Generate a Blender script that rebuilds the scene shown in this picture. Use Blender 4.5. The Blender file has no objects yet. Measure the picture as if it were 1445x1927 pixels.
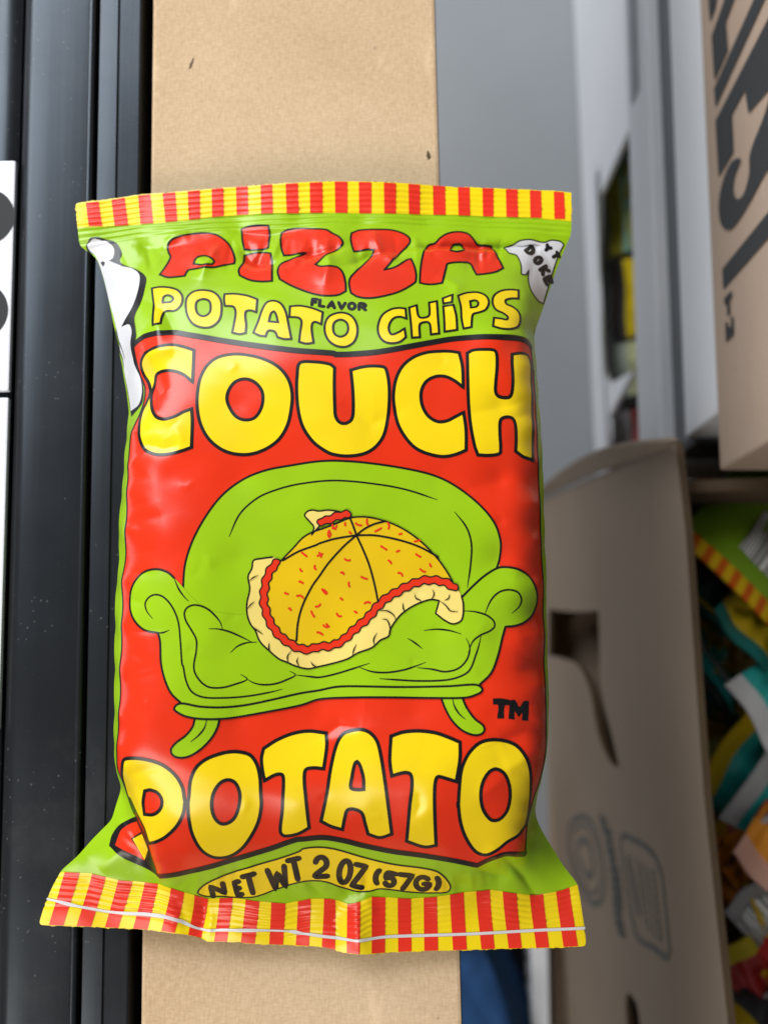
import bpy, bmesh, math, random
import numpy as np
from mathutils import Vector, Matrix
from mathutils.geometry import delaunay_2d_cdt

# ------------------------------------------------------------------ camera, world, lamps, exposure
MM = 0.001
sc = bpy.context.scene
col = sc.collection
PHI = math.radians(8.0)
cam_d = bpy.data.cameras.new("camera"); cam = bpy.data.objects.new("camera", cam_d); col.objects.link(cam)
cam.location = (0, -0.318 * math.sin(PHI), 0.318 * math.cos(PHI)); cam.rotation_euler = (PHI, 0, 0)
cam_d.sensor_fit = 'VERTICAL'; cam_d.sensor_height = 24.0; cam_d.lens = 24.0 * 2066.0 / 1927.0
cam_d.clip_start = 0.01; cam_d.clip_end = 20
cam_d.dof.use_dof = True; cam_d.dof.focus_distance = 0.287; cam_d.dof.aperture_fstop = cam_d.lens / 3.8
sc.camera = cam
world = bpy.data.worlds.new("World"); sc.world = world; world.use_nodes = True
bg = world.node_tree.nodes["Background"]; bg.inputs[0].default_value = (0.88, 0.92, 1.0, 1); bg.inputs[1].default_value = 0.17
def area(name, loc, target, sx, sy, power, colour):
    d = bpy.data.lights.new(name, 'AREA'); d.shape = 'RECTANGLE'; d.size = sx; d.size_y = sy; d.energy = power; d.color = colour
    o = bpy.data.objects.new(name, d); col.objects.link(o); o.location = loc
    o.rotation_euler = (Vector(target) - Vector(loc)).to_track_quat('-Z', 'Y').to_euler(); return o
area("window_light", (-0.72, 0.85, 0.78), (0, 0.05, 0), 1.1, 0.9, 31, (0.93, 0.965, 1.0))
area("fill_light", (-0.55, -0.80, 0.75), (0.03, -0.05, -0.1), 0.8, 0.6, 12, (1.0, 0.93, 0.84))  # added fill to brighten the bag's lower end, no such source seen
sc.view_settings.view_transform = 'Standard'; sc.view_settings.look = 'None'; sc.view_settings.gamma = 1.0; sc.view_settings.exposure = 0.0
sc.view_settings.use_curve_mapping = False
random.seed(7); rnd = np.random.RandomState(7)

# ------------------------------------------------------------------ materials
def srgb(r, g, b):
    f = lambda c: (c / 255 / 12.92) if c / 255 <= .04045 else ((c / 255 + .055) / 1.055) ** 2.4
    return (f(r), f(g), f(b), 1)
def new_mat(name):
    m = bpy.data.materials.new(name); m.use_nodes = True; nt = m.node_tree
    return m, nt, nt.nodes["Principled BSDF"]
def N(nt, t, **kw):
    n = nt.nodes.new(t)
    for k, v in kw.items(): setattr(n, k, v)
    return n
def film(name, c, rough=.25, tint=.08):
    m, nt, b = new_mat(name)
    tc = N(nt, 'ShaderNodeTexCoord')
    n1 = N(nt, 'ShaderNodeTexNoise'); n1.inputs['Scale'].default_value = 55; n1.inputs['Detail'].default_value = 4
    n2 = N(nt, 'ShaderNodeTexNoise'); n2.inputs['Scale'].default_value = 900; n2.inputs['Detail'].default_value = 2
    nt.links.new(tc.outputs['Object'], n1.inputs['Vector']); nt.links.new(tc.outputs['Object'], n2.inputs['Vector'])
    mx = N(nt, 'ShaderNodeMix', data_type='RGBA'); mx.inputs[6].default_value = c
    mx.inputs[7].default_value = tuple(min(1, v * (1 - 3 * tint) + .004) for v in c[:3]) + (1,)
    nt.links.new(n1.outputs['Fac'], mx.inputs[0]); nt.links.new(mx.outputs[2], b.inputs['Base Color'])
    mr = N(nt, 'ShaderNodeMapRange'); mr.inputs[3].default_value = rough - .05; mr.inputs[4].default_value = rough + .09
    nt.links.new(n1.outputs['Fac'], mr.inputs[0]); nt.links.new(mr.outputs[0], b.inputs['Roughness'])
    bp = N(nt, 'ShaderNodeBump'); bp.inputs['Strength'].default_value = .10; bp.inputs['Distance'].default_value = .0004
    ad = N(nt, 'ShaderNodeMath', operation='MULTIPLY_ADD'); ad.inputs[1].default_value = .12
    nt.links.new(n2.outputs['Fac'], ad.inputs[0]); nt.links.new(n1.outputs['Fac'], ad.inputs[2])
    nt.links.new(ad.outputs[0], bp.inputs['Height']); nt.links.new(bp.outputs[0], b.inputs['Normal'])
    b.inputs['Specular IOR Level'].default_value = .38
    return m
INK = {
 'ink': film('ink_black', (0.0045, 0.004, 0.0045, 1), .28), 'white': film('film_white', (0.64, 0.64, 0.66, 1)),
 'red': film('film_letter_red', (0.74, 0.032, 0.008, 1)), 'panel': film('film_red', (0.72, 0.028, 0.003, 1)),
 'yellow': film('film_yellow', (0.86, 0.62, 0.003, 1)), 'green': film('film_green', (0.30, 0.52, 0.003, 1)),
 'seal_yellow': film('seal_yellow', (0.88, 0.66, 0.003, 1)), 'seal_red': film('seal_red', (0.78, 0.030, 0.012, 1)),
 'crust': film('film_crust', (0.82, 0.64, 0.17, 1)), 'cheese': film('film_cheese', (0.72, 0.47, 0.003, 1)), 'sauce': film('film_sauce', (0.72, 0.030, 0.006, 1)),
}
def card(name, base, dark, scale=1.0, weave=.5, rough=.85, fleck=True):
    m, nt, b = new_mat(name); tc = N(nt, 'ShaderNodeTexCoord'); L = nt.links.new
    big = N(nt, 'ShaderNodeTexNoise'); big.inputs['Scale'].default_value = 14 * scale; big.inputs['Detail'].default_value = 5
    mp = N(nt, 'ShaderNodeMapping'); mp.inputs['Scale'].default_value = (1, .28, 1)
    fib = N(nt, 'ShaderNodeTexNoise'); fib.inputs['Scale'].default_value = 1500 * scale; fib.inputs['Detail'].default_value = 2
    mp2 = N(nt, 'ShaderNodeMapping'); mp2.inputs['Scale'].default_value = (.3, 1, 1)
    fib2 = N(nt, 'ShaderNodeTexNoise'); fib2.inputs['Scale'].default_value = 1700 * scale; fib2.inputs['Detail'].default_value = 2
    for n in (big, mp, mp2): L(tc.outputs['Object'], n.inputs['Vector'])
    L(mp.outputs[0], fib.inputs['Vector']); L(mp2.outputs[0], fib2.inputs['Vector'])
    w = N(nt, 'ShaderNodeMath', operation='ADD'); L(fib.outputs['Fac'], w.inputs[0]); L(fib2.outputs['Fac'], w.inputs[1])
    w2 = N(nt, 'ShaderNodeMath', operation='MULTIPLY_ADD'); w2.inputs[1].default_value = weave; L(w.outputs[0], w2.inputs[0]); L(big.outputs['Fac'], w2.inputs[2])
    rp = N(nt, 'ShaderNodeMapRange'); rp.inputs[1].default_value = .30 + weave * .7; rp.inputs[2].default_value = .75 + weave * 1.25; L(w2.outputs[0], rp.inputs[0])
    mx = N(nt, 'ShaderNodeMix', data_type='RGBA'); mx.inputs[6].default_value = dark; mx.inputs[7].default_value = base
    L(rp.outputs[0], mx.inputs[0]); src = mx.outputs[2]
    if fleck:
        v = N(nt, 'ShaderNodeTexVoronoi'); v.inputs['Scale'].default_value = 75; L(tc.outputs['Object'], v.inputs['Vector'])
        lt = N(nt, 'ShaderNodeMath', operation='LESS_THAN'); lt.inputs[1].default_value = .05; L(v.outputs['Distance'], lt.inputs[0])
        ml = N(nt, 'ShaderNodeMath', operation='MULTIPLY'); ml.inputs[1].default_value = .35; L(lt.outputs[0], ml.inputs[0])
        mx2 = N(nt, 'ShaderNodeMix', data_type='RGBA'); mx2.inputs[7].default_value = tuple(x * .35 for x in dark[:3]) + (1,)
        L(ml.outputs[0], mx2.inputs[0]); L(src, mx2.inputs[6]); src = mx2.outputs[2]
    if fleck:
        mp4 = N(nt, 'ShaderNodeMapping'); mp4.inputs['Scale'].default_value = (1, .22, 1); mp4.inputs['Rotation'].default_value = (0, 0, .35); L(tc.outputs['Object'], mp4.inputs['Vector'])
        sc_ = N(nt, 'ShaderNodeTexNoise'); sc_.inputs['Scale'].default_value = 120; sc_.inputs['Detail'].default_value = 6; L(mp4.outputs[0], sc_.inputs['Vector'])
        sr = N(nt, 'ShaderNodeMapRange'); sr.inputs[1].default_value = .66; sr.inputs[2].default_value = .78; sr.inputs[4].default_value = .45; L(sc_.outputs['Fac'], sr.inputs[0])
        mx3 = N(nt, 'ShaderNodeMix', data_type='RGBA'); mx3.inputs[7].default_value = tuple(min(1, x * 1.25) for x in base[:3]) + (1,)
        L(sr.outputs[0], mx3.inputs[0]); L(src, mx3.inputs[6]); src = mx3.outputs[2]
    L(src, b.inputs['Base Color']); b.inputs['Roughness'].default_value = rough; b.inputs['Specular IOR Level'].default_value = .25
    bp = N(nt, 'ShaderNodeBump'); bp.inputs['Strength'].default_value = .25; bp.inputs['Distance'].default_value = .0003
    L(w.outputs[0], bp.inputs['Height']); L(bp.outputs[0], b.inputs['Normal'])
    return m
M = {}
M['kraft'] = card('kraft_cardboard', (0.63, 0.47, 0.305, 1), (0.41, 0.28, 0.16, 1), 1, .62)
M['kraft_box'] = card('kraft_carton', (0.42, 0.31, 0.235, 1), (0.34, 0.25, 0.19, 1), .6, .2)
M['white_card'] = card('white_carton', (0.82, 0.83, 0.85, 1), (0.74, 0.75, 0.78, 1), .6, .1, .7, False)
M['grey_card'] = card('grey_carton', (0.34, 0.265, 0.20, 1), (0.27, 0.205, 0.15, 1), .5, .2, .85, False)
M['brown_edge'] = card('brown_edge', (0.11, 0.075, 0.045, 1), (0.06, 0.038, 0.02, 1), 1, .3, .9, False)
def plain(name, c, rough=.6, spec=.4, noise=.15, scale=40, metal=0):
    m, nt, b = new_mat(name); tc = N(nt, 'ShaderNodeTexCoord'); n = N(nt, 'ShaderNodeTexNoise'); n.inputs['Scale'].default_value = scale; n.inputs['Detail'].default_value = 5
    nt.links.new(tc.outputs['Object'], n.inputs['Vector'])
    mx = N(nt, 'ShaderNodeMix', data_type='RGBA'); mx.inputs[6].default_value = c; mx.inputs[7].default_value = tuple(v * (1 - 2 * noise) for v in c[:3]) + (1,)
    nt.links.new(n.outputs['Fac'], mx.inputs[0]); nt.links.new(mx.outputs[2], b.inputs['Base Color'])
    b.inputs['Roughness'].default_value = rough; b.inputs['Specular IOR Level'].default_value = spec; b.inputs['Metallic'].default_value = metal
    return m
M['floor'] = plain('painted_floor', (0.32, 0.335, 0.35, 1), .55, .3, .10, 6)
M['print_dark'] = plain('print_dark', (0.028, 0.030, 0.032, 1), .7, .3, .1, 200)
M['print_faint'] = plain('print_faint', (0.20, 0.20, 0.185, 1), .8, .2, .3, 300)
M['label_grey'] = plain('label_grey', (0.42, 0.44, 0.47, 1), .7, .3, .2, 80)
M['denim'] = plain('blue_cloth', (0.035, 0.10, 0.25, 1), .95, .1, .35, 60)
M['shade_black'] = plain('shade_black', (0.010, 0.010, 0.012, 1), .9, .2, .2, 60)  # near-black that stands for shade on the floor
M['wrap'] = plain('dark_wrap', (0.05, 0.062, 0.08, 1), .35, .5, .4, 35)
M['plate'] = plain('white_plate', (0.80, 0.80, 0.86, 1), .35, .5, .05, 30)
def rail_material():
    m, nt, b = new_mat('black_rail'); tc = N(nt, 'ShaderNodeTexCoord'); L = nt.links.new
    mp = N(nt, 'ShaderNodeMapping'); mp.inputs['Scale'].default_value = (1, .02, 1)
    s = N(nt, 'ShaderNodeTexNoise'); s.inputs['Scale'].default_value = 420; s.inputs['Detail'].default_value = 4
    L(tc.outputs['Object'], mp.inputs['Vector']); L(mp.outputs[0], s.inputs['Vector'])
    d = N(nt, 'ShaderNodeTexNoise'); d.inputs['Scale'].default_value = 30; d.inputs['Detail'].default_value = 6; L(tc.outputs['Object'], d.inputs['Vector'])
    v = N(nt, 'ShaderNodeTexVoronoi'); v.inputs['Scale'].default_value = 420; v.inputs['Randomness'].default_value = 1; L(tc.outputs['Object'], v.inputs['Vector'])
    lt = N(nt, 'ShaderNodeMath', operation='LESS_THAN'); lt.inputs[1].default_value = .11; L(v.outputs['Distance'], lt.inputs[0])
    th = N(nt, 'ShaderNodeMath', operation='GREATER_THAN'); th.inputs[1].default_value = .53; L(d.outputs['Fac'], th.inputs[0])
    mu = N(nt, 'ShaderNodeMath', operation='MULTIPLY'); L(lt.outputs[0], mu.inputs[0]); L(th.outputs[0], mu.inputs[1])
    v2 = N(nt, 'ShaderNodeTexVoronoi'); v2.inputs['Scale'].default_value = 900; mp3 = N(nt, 'ShaderNodeMapping'); mp3.inputs['Rotation'].default_value = (0, 0, .5); mp3.inputs['Scale'].default_value = (.25, 1.3, 1)
    L(tc.outputs['Object'], mp3.inputs['Vector']); L(mp3.outputs[0], v2.inputs['Vector'])
    lt2 = N(nt, 'ShaderNodeMath', operation='LESS_THAN'); lt2.inputs[1].default_value = .045; L(v2.outputs['Distance'], lt2.inputs[0])
    mxx = N(nt, 'ShaderNodeMath', operation='MAXIMUM'); L(mu.outputs[0], mxx.inputs[0]); L(lt2.outputs[0], mxx.inputs[1])
    m0 = N(nt, 'ShaderNodeMath', operation='MULTIPLY'); m0.inputs[1].default_value = .20; L(mxx.outputs[0], m0.inputs[0])
    mx = N(nt, 'ShaderNodeMix', data_type='RGBA'); mx.inputs[6].default_value = (0.009, 0.0092, 0.010, 1); mx.inputs[7].default_value = (0.30, 0.29, 0.26, 1); b.inputs['Specular IOR Level'].default_value = .40; b.inputs['Specular Tint'].default_value = (0.72, 0.85, 1.0, 1)  # bluish sheen of the window light put into the specular tint
    dn = N(nt, 'ShaderNodeTexNoise'); dn.inputs['Scale'].default_value = 9; dn.inputs['Detail'].default_value = 8; dn.inputs['Roughness'].default_value = .7; L(tc.outputs['Object'], dn.inputs['Vector'])
    dr = N(nt, 'ShaderNodeMapRange'); dr.inputs[1].default_value = .5; dr.inputs[2].default_value = .8; dr.inputs[4].default_value = .10; L(dn.outputs['Fac'], dr.inputs[0])
    ds = N(nt, 'ShaderNodeMath', operation='MAXIMUM'); L(dr.outputs[0], ds.inputs[0]); L(m0.outputs[0], ds.inputs[1])
    L(ds.outputs[0], mx.inputs[0]); L(mx.outputs[2], b.inputs['Base Color'])
    r = N(nt, 'ShaderNodeMapRange'); r.inputs[3].default_value = .20; r.inputs[4].default_value = .42; L(d.outputs['Fac'], r.inputs[0]); L(r.outputs[0], b.inputs['Roughness'])
    bp = N(nt, 'ShaderNodeBump'); bp.inputs['Strength'].default_value = .10; bp.inputs['Distance'].default_value = .0003; L(s.outputs['Fac'], bp.inputs['Height']); L(bp.outputs[0], b.inputs['Normal'])
    return m
M['rail'] = rail_material()
def barcode_material(name):
    m, nt, b = new_mat(name); tc = N(nt, 'ShaderNodeTexCoord'); L = nt.links.new
    mp = N(nt, 'ShaderNodeMapping'); mp.inputs['Scale'].default_value = (1, .001, .001); L(tc.outputs['Object'], mp.inputs['Vector'])
    n = N(nt, 'ShaderNodeTexNoise'); n.inputs['Scale'].default_value = 700; n.inputs['Detail'].default_value = 0; L(mp.outputs[0], n.inputs['Vector'])
    g = N(nt, 'ShaderNodeMath', operation='GREATER_THAN'); g.inputs[1].default_value = .5; L(n.outputs['Fac'], g.inputs[0])
    mx = N(nt, 'ShaderNodeMix', data_type='RGBA'); mx.inputs[6].default_value = (.62, .62, .60, 1); mx.inputs[7].default_value = (.10, .10, .10, 1)
    L(g.outputs[0], mx.inputs[0]); L(mx.outputs[2], b.inputs['Base Color']); b.inputs['Roughness'].default_value = .4
    return m
M['barcode'] = barcode_material('barcode_print')
def stripe_material(name, c1, c2, period):
    m, nt, b = new_mat(name); tc = N(nt, 'ShaderNodeTexCoord'); L = nt.links.new
    sp = N(nt, 'ShaderNodeSeparateXYZ'); L(tc.outputs['Object'], sp.inputs[0])
    a = N(nt, 'ShaderNodeMath', operation='MULTIPLY'); a.inputs[1].default_value = 1 / period; L(sp.outputs[0], a.inputs[0])
    f = N(nt, 'ShaderNodeMath', operation='FRACT'); L(a.outputs[0], f.inputs[0])
    g = N(nt, 'ShaderNodeMath', operation='GREATER_THAN'); g.inputs[1].default_value = .5; L(f.outputs[0], g.inputs[0])
    mx = N(nt, 'ShaderNodeMix', data_type='RGBA'); mx.inputs[6].default_value = c1; mx.inputs[7].default_value = c2
    L(g.outputs[0], mx.inputs[0]); L(mx.outputs[2], b.inputs['Base Color']); b.inputs['Roughness'].default_value = .35
    return m
def F(c): return film('bag_' + '_'.join('%02d' % int(v * 99) for v in c), tuple(min(1, v * .95) for v in c) + (1,), .3)

# ------------------------------------------------------------------ mesh helpers
def link(name, me, parent=None, mats=()):
    o = bpy.data.objects.new(name, me); col.objects.link(o); o.parent = parent
    for m in mats: me.materials.append(m)
    return o
def tag(o, label=None, category=None, group=None, kind=None):
    for k, v in (('label', label), ('category', category), ('group', group), ('kind', kind)):
        if v: o[k] = v
    return o
def empty(name, loc):
    o = bpy.data.objects.new(name, None); col.objects.link(o); o.location = loc; o.empty_display_size = .02; return o
def mesh(name, verts, faces, smooth=False):
    me = bpy.data.meshes.new(name); me.from_pydata([tuple(v) for v in verts], [], faces); me.update()
    if smooth: me.polygons.foreach_set('use_smooth', [True] * len(me.polygons))
    return me
def box_mesh(name, x0, x1, y0, y1, z0, z1, bevel=0.0008, jitter=0.0):
    bm = bmesh.new(); bmesh.ops.create_cube(bm, size=1)
    for v in bm.verts:
        v.co = Vector(((x0 + x1) / 2 + v.co.x * (x1 - x0), (y0 + y1) / 2 + v.co.y * (y1 - y0), (z0 + z1) / 2 + v.co.z * (z1 - z0)))
        if jitter: v.co += Vector(rnd.normal(0, jitter, 3))
    if bevel: bmesh.ops.bevel(bm, geom=list(bm.edges), offset=bevel, segments=2, affect='EDGES', profile=.6)
    me = bpy.data.meshes.new(name); bm.to_mesh(me); bm.free(); return me
def even_odd(px, py, loops):
    ins = np.zeros(len(px), bool)
    for lp in loops:
        x1, y1 = lp[:, 0], lp[:, 1]; x2, y2 = np.roll(x1, -1), np.roll(y1, -1)
        for a, b, c, d in zip(x1, y1, x2, y2):
            if b == d: continue
            m = (b > py) != (d > py)
            ins ^= m & (px < (c - a) * (py - b) / (d - b) + a)
    return ins
def triangulate(loops, extra=None):
    verts, edges = [], []
    for lp in loops:
        n0 = len(verts); verts += [Vector((float(p[0]), float(p[1]))) for p in lp]; n = len(lp)
        edges += [(n0 + i, n0 + (i + 1) % n) for i in range(n)]
    if extra is not None: verts += [Vector((float(p[0]), float(p[1]))) for p in extra]
    r = delaunay_2d_cdt(verts, edges, [], 0, 1e-5)
    V = np.array([(v.x, v.y) for v in r[0]]); T = np.array([f[:3] for f in r[2]], int)
    cen = V[T].mean(1); T = T[even_odd(cen[:, 0], cen[:, 1], loops)]
    a, b, c = V[T[:, 0]], V[T[:, 1]], V[T[:, 2]]
    ar = (b[:, 0] - a[:, 0]) * (c[:, 1] - a[:, 1]) - (b[:, 1] - a[:, 1]) * (c[:, 0] - a[:, 0])
    T[ar < 0] = T[ar < 0][:, ::-1]
    T = T[np.abs(ar) > 1e-7]
    used = np.unique(T); remap = -np.ones(len(V), int); remap[used] = np.arange(len(used))
    return V[used], remap[T]
def spline(s, closed, step=.55):
    pts = []; corner = []
    for tok in s.split():
        corner.append(tok.endswith('*')); x, y = tok.rstrip('*').split(','); pts.append((float(x), float(y)))
    P = np.array(pts); n = len(P); res = []
    for i in range(n if closed else n - 1):
        p1, p2 = P[i], P[(i + 1) % n]
        c1 = corner[i] or (not closed and i == 0); c2 = corner[(i + 1) % n] or (not closed and i == n - 2)
        p0 = p1 - (p2 - p1) * .3 if c1 else P[i - 1]; p3 = p2 + (p2 - p1) * .3 if c2 else P[(i + 2) % n]
        l12 = np.linalg.norm(p2 - p1)
        for q, base in ((0, p1), (1, p2)):      # keep tangents in proportion on uneven spacing
            pass
        m1 = (p2 - p0); m2 = (p3 - p1)
        a = np.linalg.norm(p1 - p0); b = np.linalg.norm(p3 - p2)
        m1 = m1 * (l12 / max(l12 + a, 1e-6)); m2 = m2 * (l12 / max(l12 + b, 1e-6))
        k = max(2, int(math.ceil(l12 / step)))
        for j in range(k):
            t = j / k; t2 = t * t; t3 = t2 * t
            res.append((2 * t3 - 3 * t2 + 1) * p1 + (t3 - 2 * t2 + t) * m1 + (-2 * t3 + 3 * t2) * p2 + (t3 - t2) * m2)
    if not closed: res.append(P[-1])
    return np.array(res)

# ------------------------------------------------------------------ setting: floor
floor = link('floor', mesh('floor', [(-1.5, -1.5, -.545), (2.2, -1.5, -.545), (2.2, 2.5, -.545), (-1.5, 2.5, -.545)], [(0, 1, 2, 3)]), None, [M['floor']])
tag(floor, kind='structure')

# ------------------------------------------------------------------ cardboard box that carries the bag
TURN = math.radians(1.05)
cb = empty('cardboard_box', (-0.025, 0, -.024)); cb.rotation_euler = (0, 0, TURN)
tag(cb, 'plain flat tan cardboard box under the chip bag beside the black rail', 'box')
b1 = link('box_body', box_mesh('box_body', -.0432, .0431, -.45, .45, 0, .0200, .0012), cb, [M['kraft']])
b2 = link('lid_panel', box_mesh('lid_panel', -.0436, .0436, -.452, .452, .0204, .0240, .0010), cb, [M['kraft']])

for cx_, cy_, rx_, ry_, an in ((-.0316, .1395, .00035, .0020, -.35), (.0405, .1085, .0006, .0014, .1)):
    n_ = 14; vs = [(cx_ + math.cos(an) * rx_ * math.cos(k * 2 * math.pi / n_) * (1 + .3 * math.sin(3 * k)) - math.sin(an) * ry_ * math.sin(k * 2 * math.pi / n_), cy_ + math.sin(an) * rx_ * math.cos(k * 2 * math.pi / n_) + math.cos(an) * ry_ * math.sin(k * 2 * math.pi / n_) * (1 + .2 * math.sin(5 * k)), .02405) for k in range(n_)]
    link('scuff_mark', mesh('scuff_mark', vs, [tuple(range(n_))]), b2, [M['brown_edge']])

# ------------------------------------------------------------------ black rail and its neighbours on the left
def extrude_profile(name, prof, y0, y1):
    n = len(prof); v = [(x * MM, y0, z * MM) for x, z in prof] + [(x * MM, y1, z * MM) for x, z in prof]
    f = [(i, (i + 1) % n, n + (i + 1) % n, n + i) for i in range(n)] + [tuple(range(n))[::-1], tuple(range(n, 2 * n))]
    me = mesh(name, v, f); me.polygons.foreach_set('use_smooth', [True] * n + [False, False]); return me
rail = empty('metal_rail', (0, 0, -.045)); rail.rotation_euler = (0, 0, TURN)
tag(rail, 'scratched black metal rail with a rounded edge running beside the cardboard box', 'rail')
def arc(cx, cz, r, a0, a1, n): return [(cx + r * math.cos(math.radians(a0 + (a1 - a0) * i / n)), cz + r * math.sin(math.radians(a0 + (a1 - a0) * i / n))) for i in range(n + 1)]
def at_z(prof): return [(x, z + 48) for x, z in prof]
nose = [(-109.5, -45), (-109.5, -9)] + arc(-103.5, -9, 6, 180, 100, 8) + [(-99.5, -3.05), (-95, -2.95), (-90, -3.05), (-88.4, -3.15)] + arc(-87.0, -2.6, 1.2, 170, 0, 8) + [(-85.6, -3), (-85.6, -45)]
def sharp(o, ang=28):
    me = o.data; bm = bmesh.new(); bm.from_mesh(me)
    for e in bm.edges:
        e.smooth = e.calc_face_angle(0) < math.radians(ang)
    bm.to_mesh(me); bm.free(); return o
r1 = sharp(link('rounded_rail', extrude_profile('rounded_rail', at_z(nose), -.5, .6), rail, [M['rail']]))
strip = [(-84.7, -45), (-84.7, -2.4)] + arc(-84.1, -2.4, .6, 180, 90, 3) + [(-79, -1.5), (-78.6, -1.9), (-78.2, -1.5), (-72.4, -1.5)] + arc(-72.2, -2.1, .6, 90, 0, 3) + [(-71.6, -24.3), (20, -24.3), (20, -27), (-71.6, -27), (-71.6, -45)]
r2 = sharp(link('flat_strip', extrude_profile('flat_strip', at_z(strip), -.5, .6), rail, [M['rail']]))
back = [(-190, -45), (-190, -7.5), (-122, -7.5), (-121.6, -8.2), (-121.2, -7.5), (-110.6, -7.5), (-110.0, -8.5), (-110.0, -45)]
r3 = sharp(link('back_panel', extrude_profile('back_panel', at_z(back), -.5, .6), rail, [M['rail']]))
def disc(name, cx, cy, rx, ry, z, n=40):
    v = [(cx + rx * math.cos(i * 2 * math.pi / n), cy + ry * math.sin(i * 2 * math.pi / n), z) for i in range(n)]
    return mesh(name, v, [tuple(range(n))])
def sign_plate(y0, y1, marks, label):
    o = link('sign_plate', box_mesh('sign_plate', -.185, -.1101, y0, y1, -.0041, -.0015, .0007), None, [M['plate']]); o.rotation_euler = (0, 0, TURN)
    tag(o, label, 'plate')
    for cx, cy, rx, ry in marks:
        d = link('black_mark', disc('black_mark', cx, cy, rx, ry, -.00138), o, [M['print_dark']])
    return o
sign_plate(.0385, .1105, [(-.1172, .0925, .0072, .0085), (-.1185, .0630, .0075, .0085)], 'white plate with two round black marks at the left edge')
sign_plate(-.060, .0365, [], 'blank white plate at the left edge below the marked plate')

# ------------------------------------------------------------------ cartons on the right
def panel(name, loops, origin, u, v, thick, mats, parent):
    """flat board with openings: loops in (u, v) metres, thickness along u x v"""
    u = Vector(u).normalized(); v = Vector(v).normalized(); n = u.cross(v).normalized(); O = Vector(origin)
    L = [np.array(l, float) for l in loops]; V, T = triangulate([l * 1000 for l in L]); V = V / 1000
    nv = len(V); vs = [O + u * a + v * b for a, b in V] + [O + u * a + v * b - n * thick for a, b in V]
    fs = [tuple(int(i) for i in t) for t in T] + [tuple(int(i) + nv for i in t[::-1]) for t in T]
    base = 2 * nv
    for l in L:
        k0 = len(vs); k = len(l); vs += [O + u * a + v * b for a, b in l] + [O + u * a + v * b - n * thick for a, b in l]
        fs += [(k0 + i, k0 + (i + 1) % k, k0 + k + (i + 1) % k, k0 + k + i) for i in range(k)]
    me = mesh(name, vs, fs); o = link(name, me, parent, mats)
    if len(mats) > 1:
        for p in me.polygons[len(T) * 2:]: p.material_index = 1
    return o
def curve_loop(pts, step=4.0): return [tuple(p / 1000) for p in spline(' '.join('%g,%g' % p for p in pts), True, step)]
def ribbon2d(pts, width, closed=False, step=2.0):
    d = spline(' '.join('%g,%g' % p for p in pts), closed, step)
    if closed: t = np.roll(d, -1, 0) - np.roll(d, 1, 0)
    else: t = np.gradient(d, axis=0)
    t /= np.maximum(np.linalg.norm(t, axis=1), 1e-9)[:, None]; n = np.stack([-t[:, 1], t[:, 0]], 1) * width / 2
    return d + n, d - n
def print_strip(vs, fs, pts, width, closed, put):
    a, b = ribbon2d(pts, width, closed); k = len(a); k0 = len(vs)
    vs += [put(p) for p in a] + [put(p) for p in b]
    for i in range(k if closed else k - 1): j = (i + 1) % k; fs.append((k0 + i, k0 + j, k0 + k + j, k0 + k + i))

# the open carton of snack bags, lower right
OA = Vector((.1220, .0098, 0)); OD = Vector((.03974, -.99921, 0)); ON = Vector((-.99921, -.03974, 0))
oc = empty('open_carton', (.24, -.15, -.545)); tag(oc, 'open grey cardboard carton with a cut out handle, full of snack bags', 'carton')
inv = Matrix.Translation((-.24, .15, .545))
def child_fix(o): o.matrix_parent_inverse = Matrix.Identity(4); o.data.transform(inv); return o
hole = [tuple(p / 1000) for p in spline('12,-505* 19,-400 22.5,-317* 44,-321 65,-326 91,-303 108,-288* 107,-312 93,-342 69,-359 54.5,-390 49,-450 46,-520*', True, 3)]
hole2 = curve_loop([(232, -312), (227, -290), (232, -282), (262, -280), (300, -283), (304, -296), (298, -310), (262, -313)], 3)
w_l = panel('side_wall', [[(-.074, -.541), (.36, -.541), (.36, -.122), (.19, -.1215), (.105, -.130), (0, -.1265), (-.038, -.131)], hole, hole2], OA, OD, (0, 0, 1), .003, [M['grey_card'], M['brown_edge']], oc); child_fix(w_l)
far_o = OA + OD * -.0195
w_f = panel('end_wall', [[(.006, -.541), (.30, -.541), (.30, -.150), (.006, -.150)]], far_o, (.99921, .03974, 0), (0, 0, 1), .005, [M['brown_edge'], M['brown_edge']], oc); child_fix(w_f)  # whole wall dark brown: the carton's deep shade put into its colour
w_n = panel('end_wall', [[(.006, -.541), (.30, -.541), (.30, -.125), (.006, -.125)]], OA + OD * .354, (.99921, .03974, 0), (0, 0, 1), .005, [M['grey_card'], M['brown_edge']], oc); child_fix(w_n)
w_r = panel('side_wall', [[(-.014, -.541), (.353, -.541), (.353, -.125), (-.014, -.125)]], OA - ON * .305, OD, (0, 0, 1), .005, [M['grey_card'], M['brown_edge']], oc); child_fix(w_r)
w_b = link('base_panel', box_mesh('base_panel', .125, .42, -.335, .02, -.5446, -.5412, .0005), oc, [M['grey_card']]); child_fix(w_b)
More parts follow.
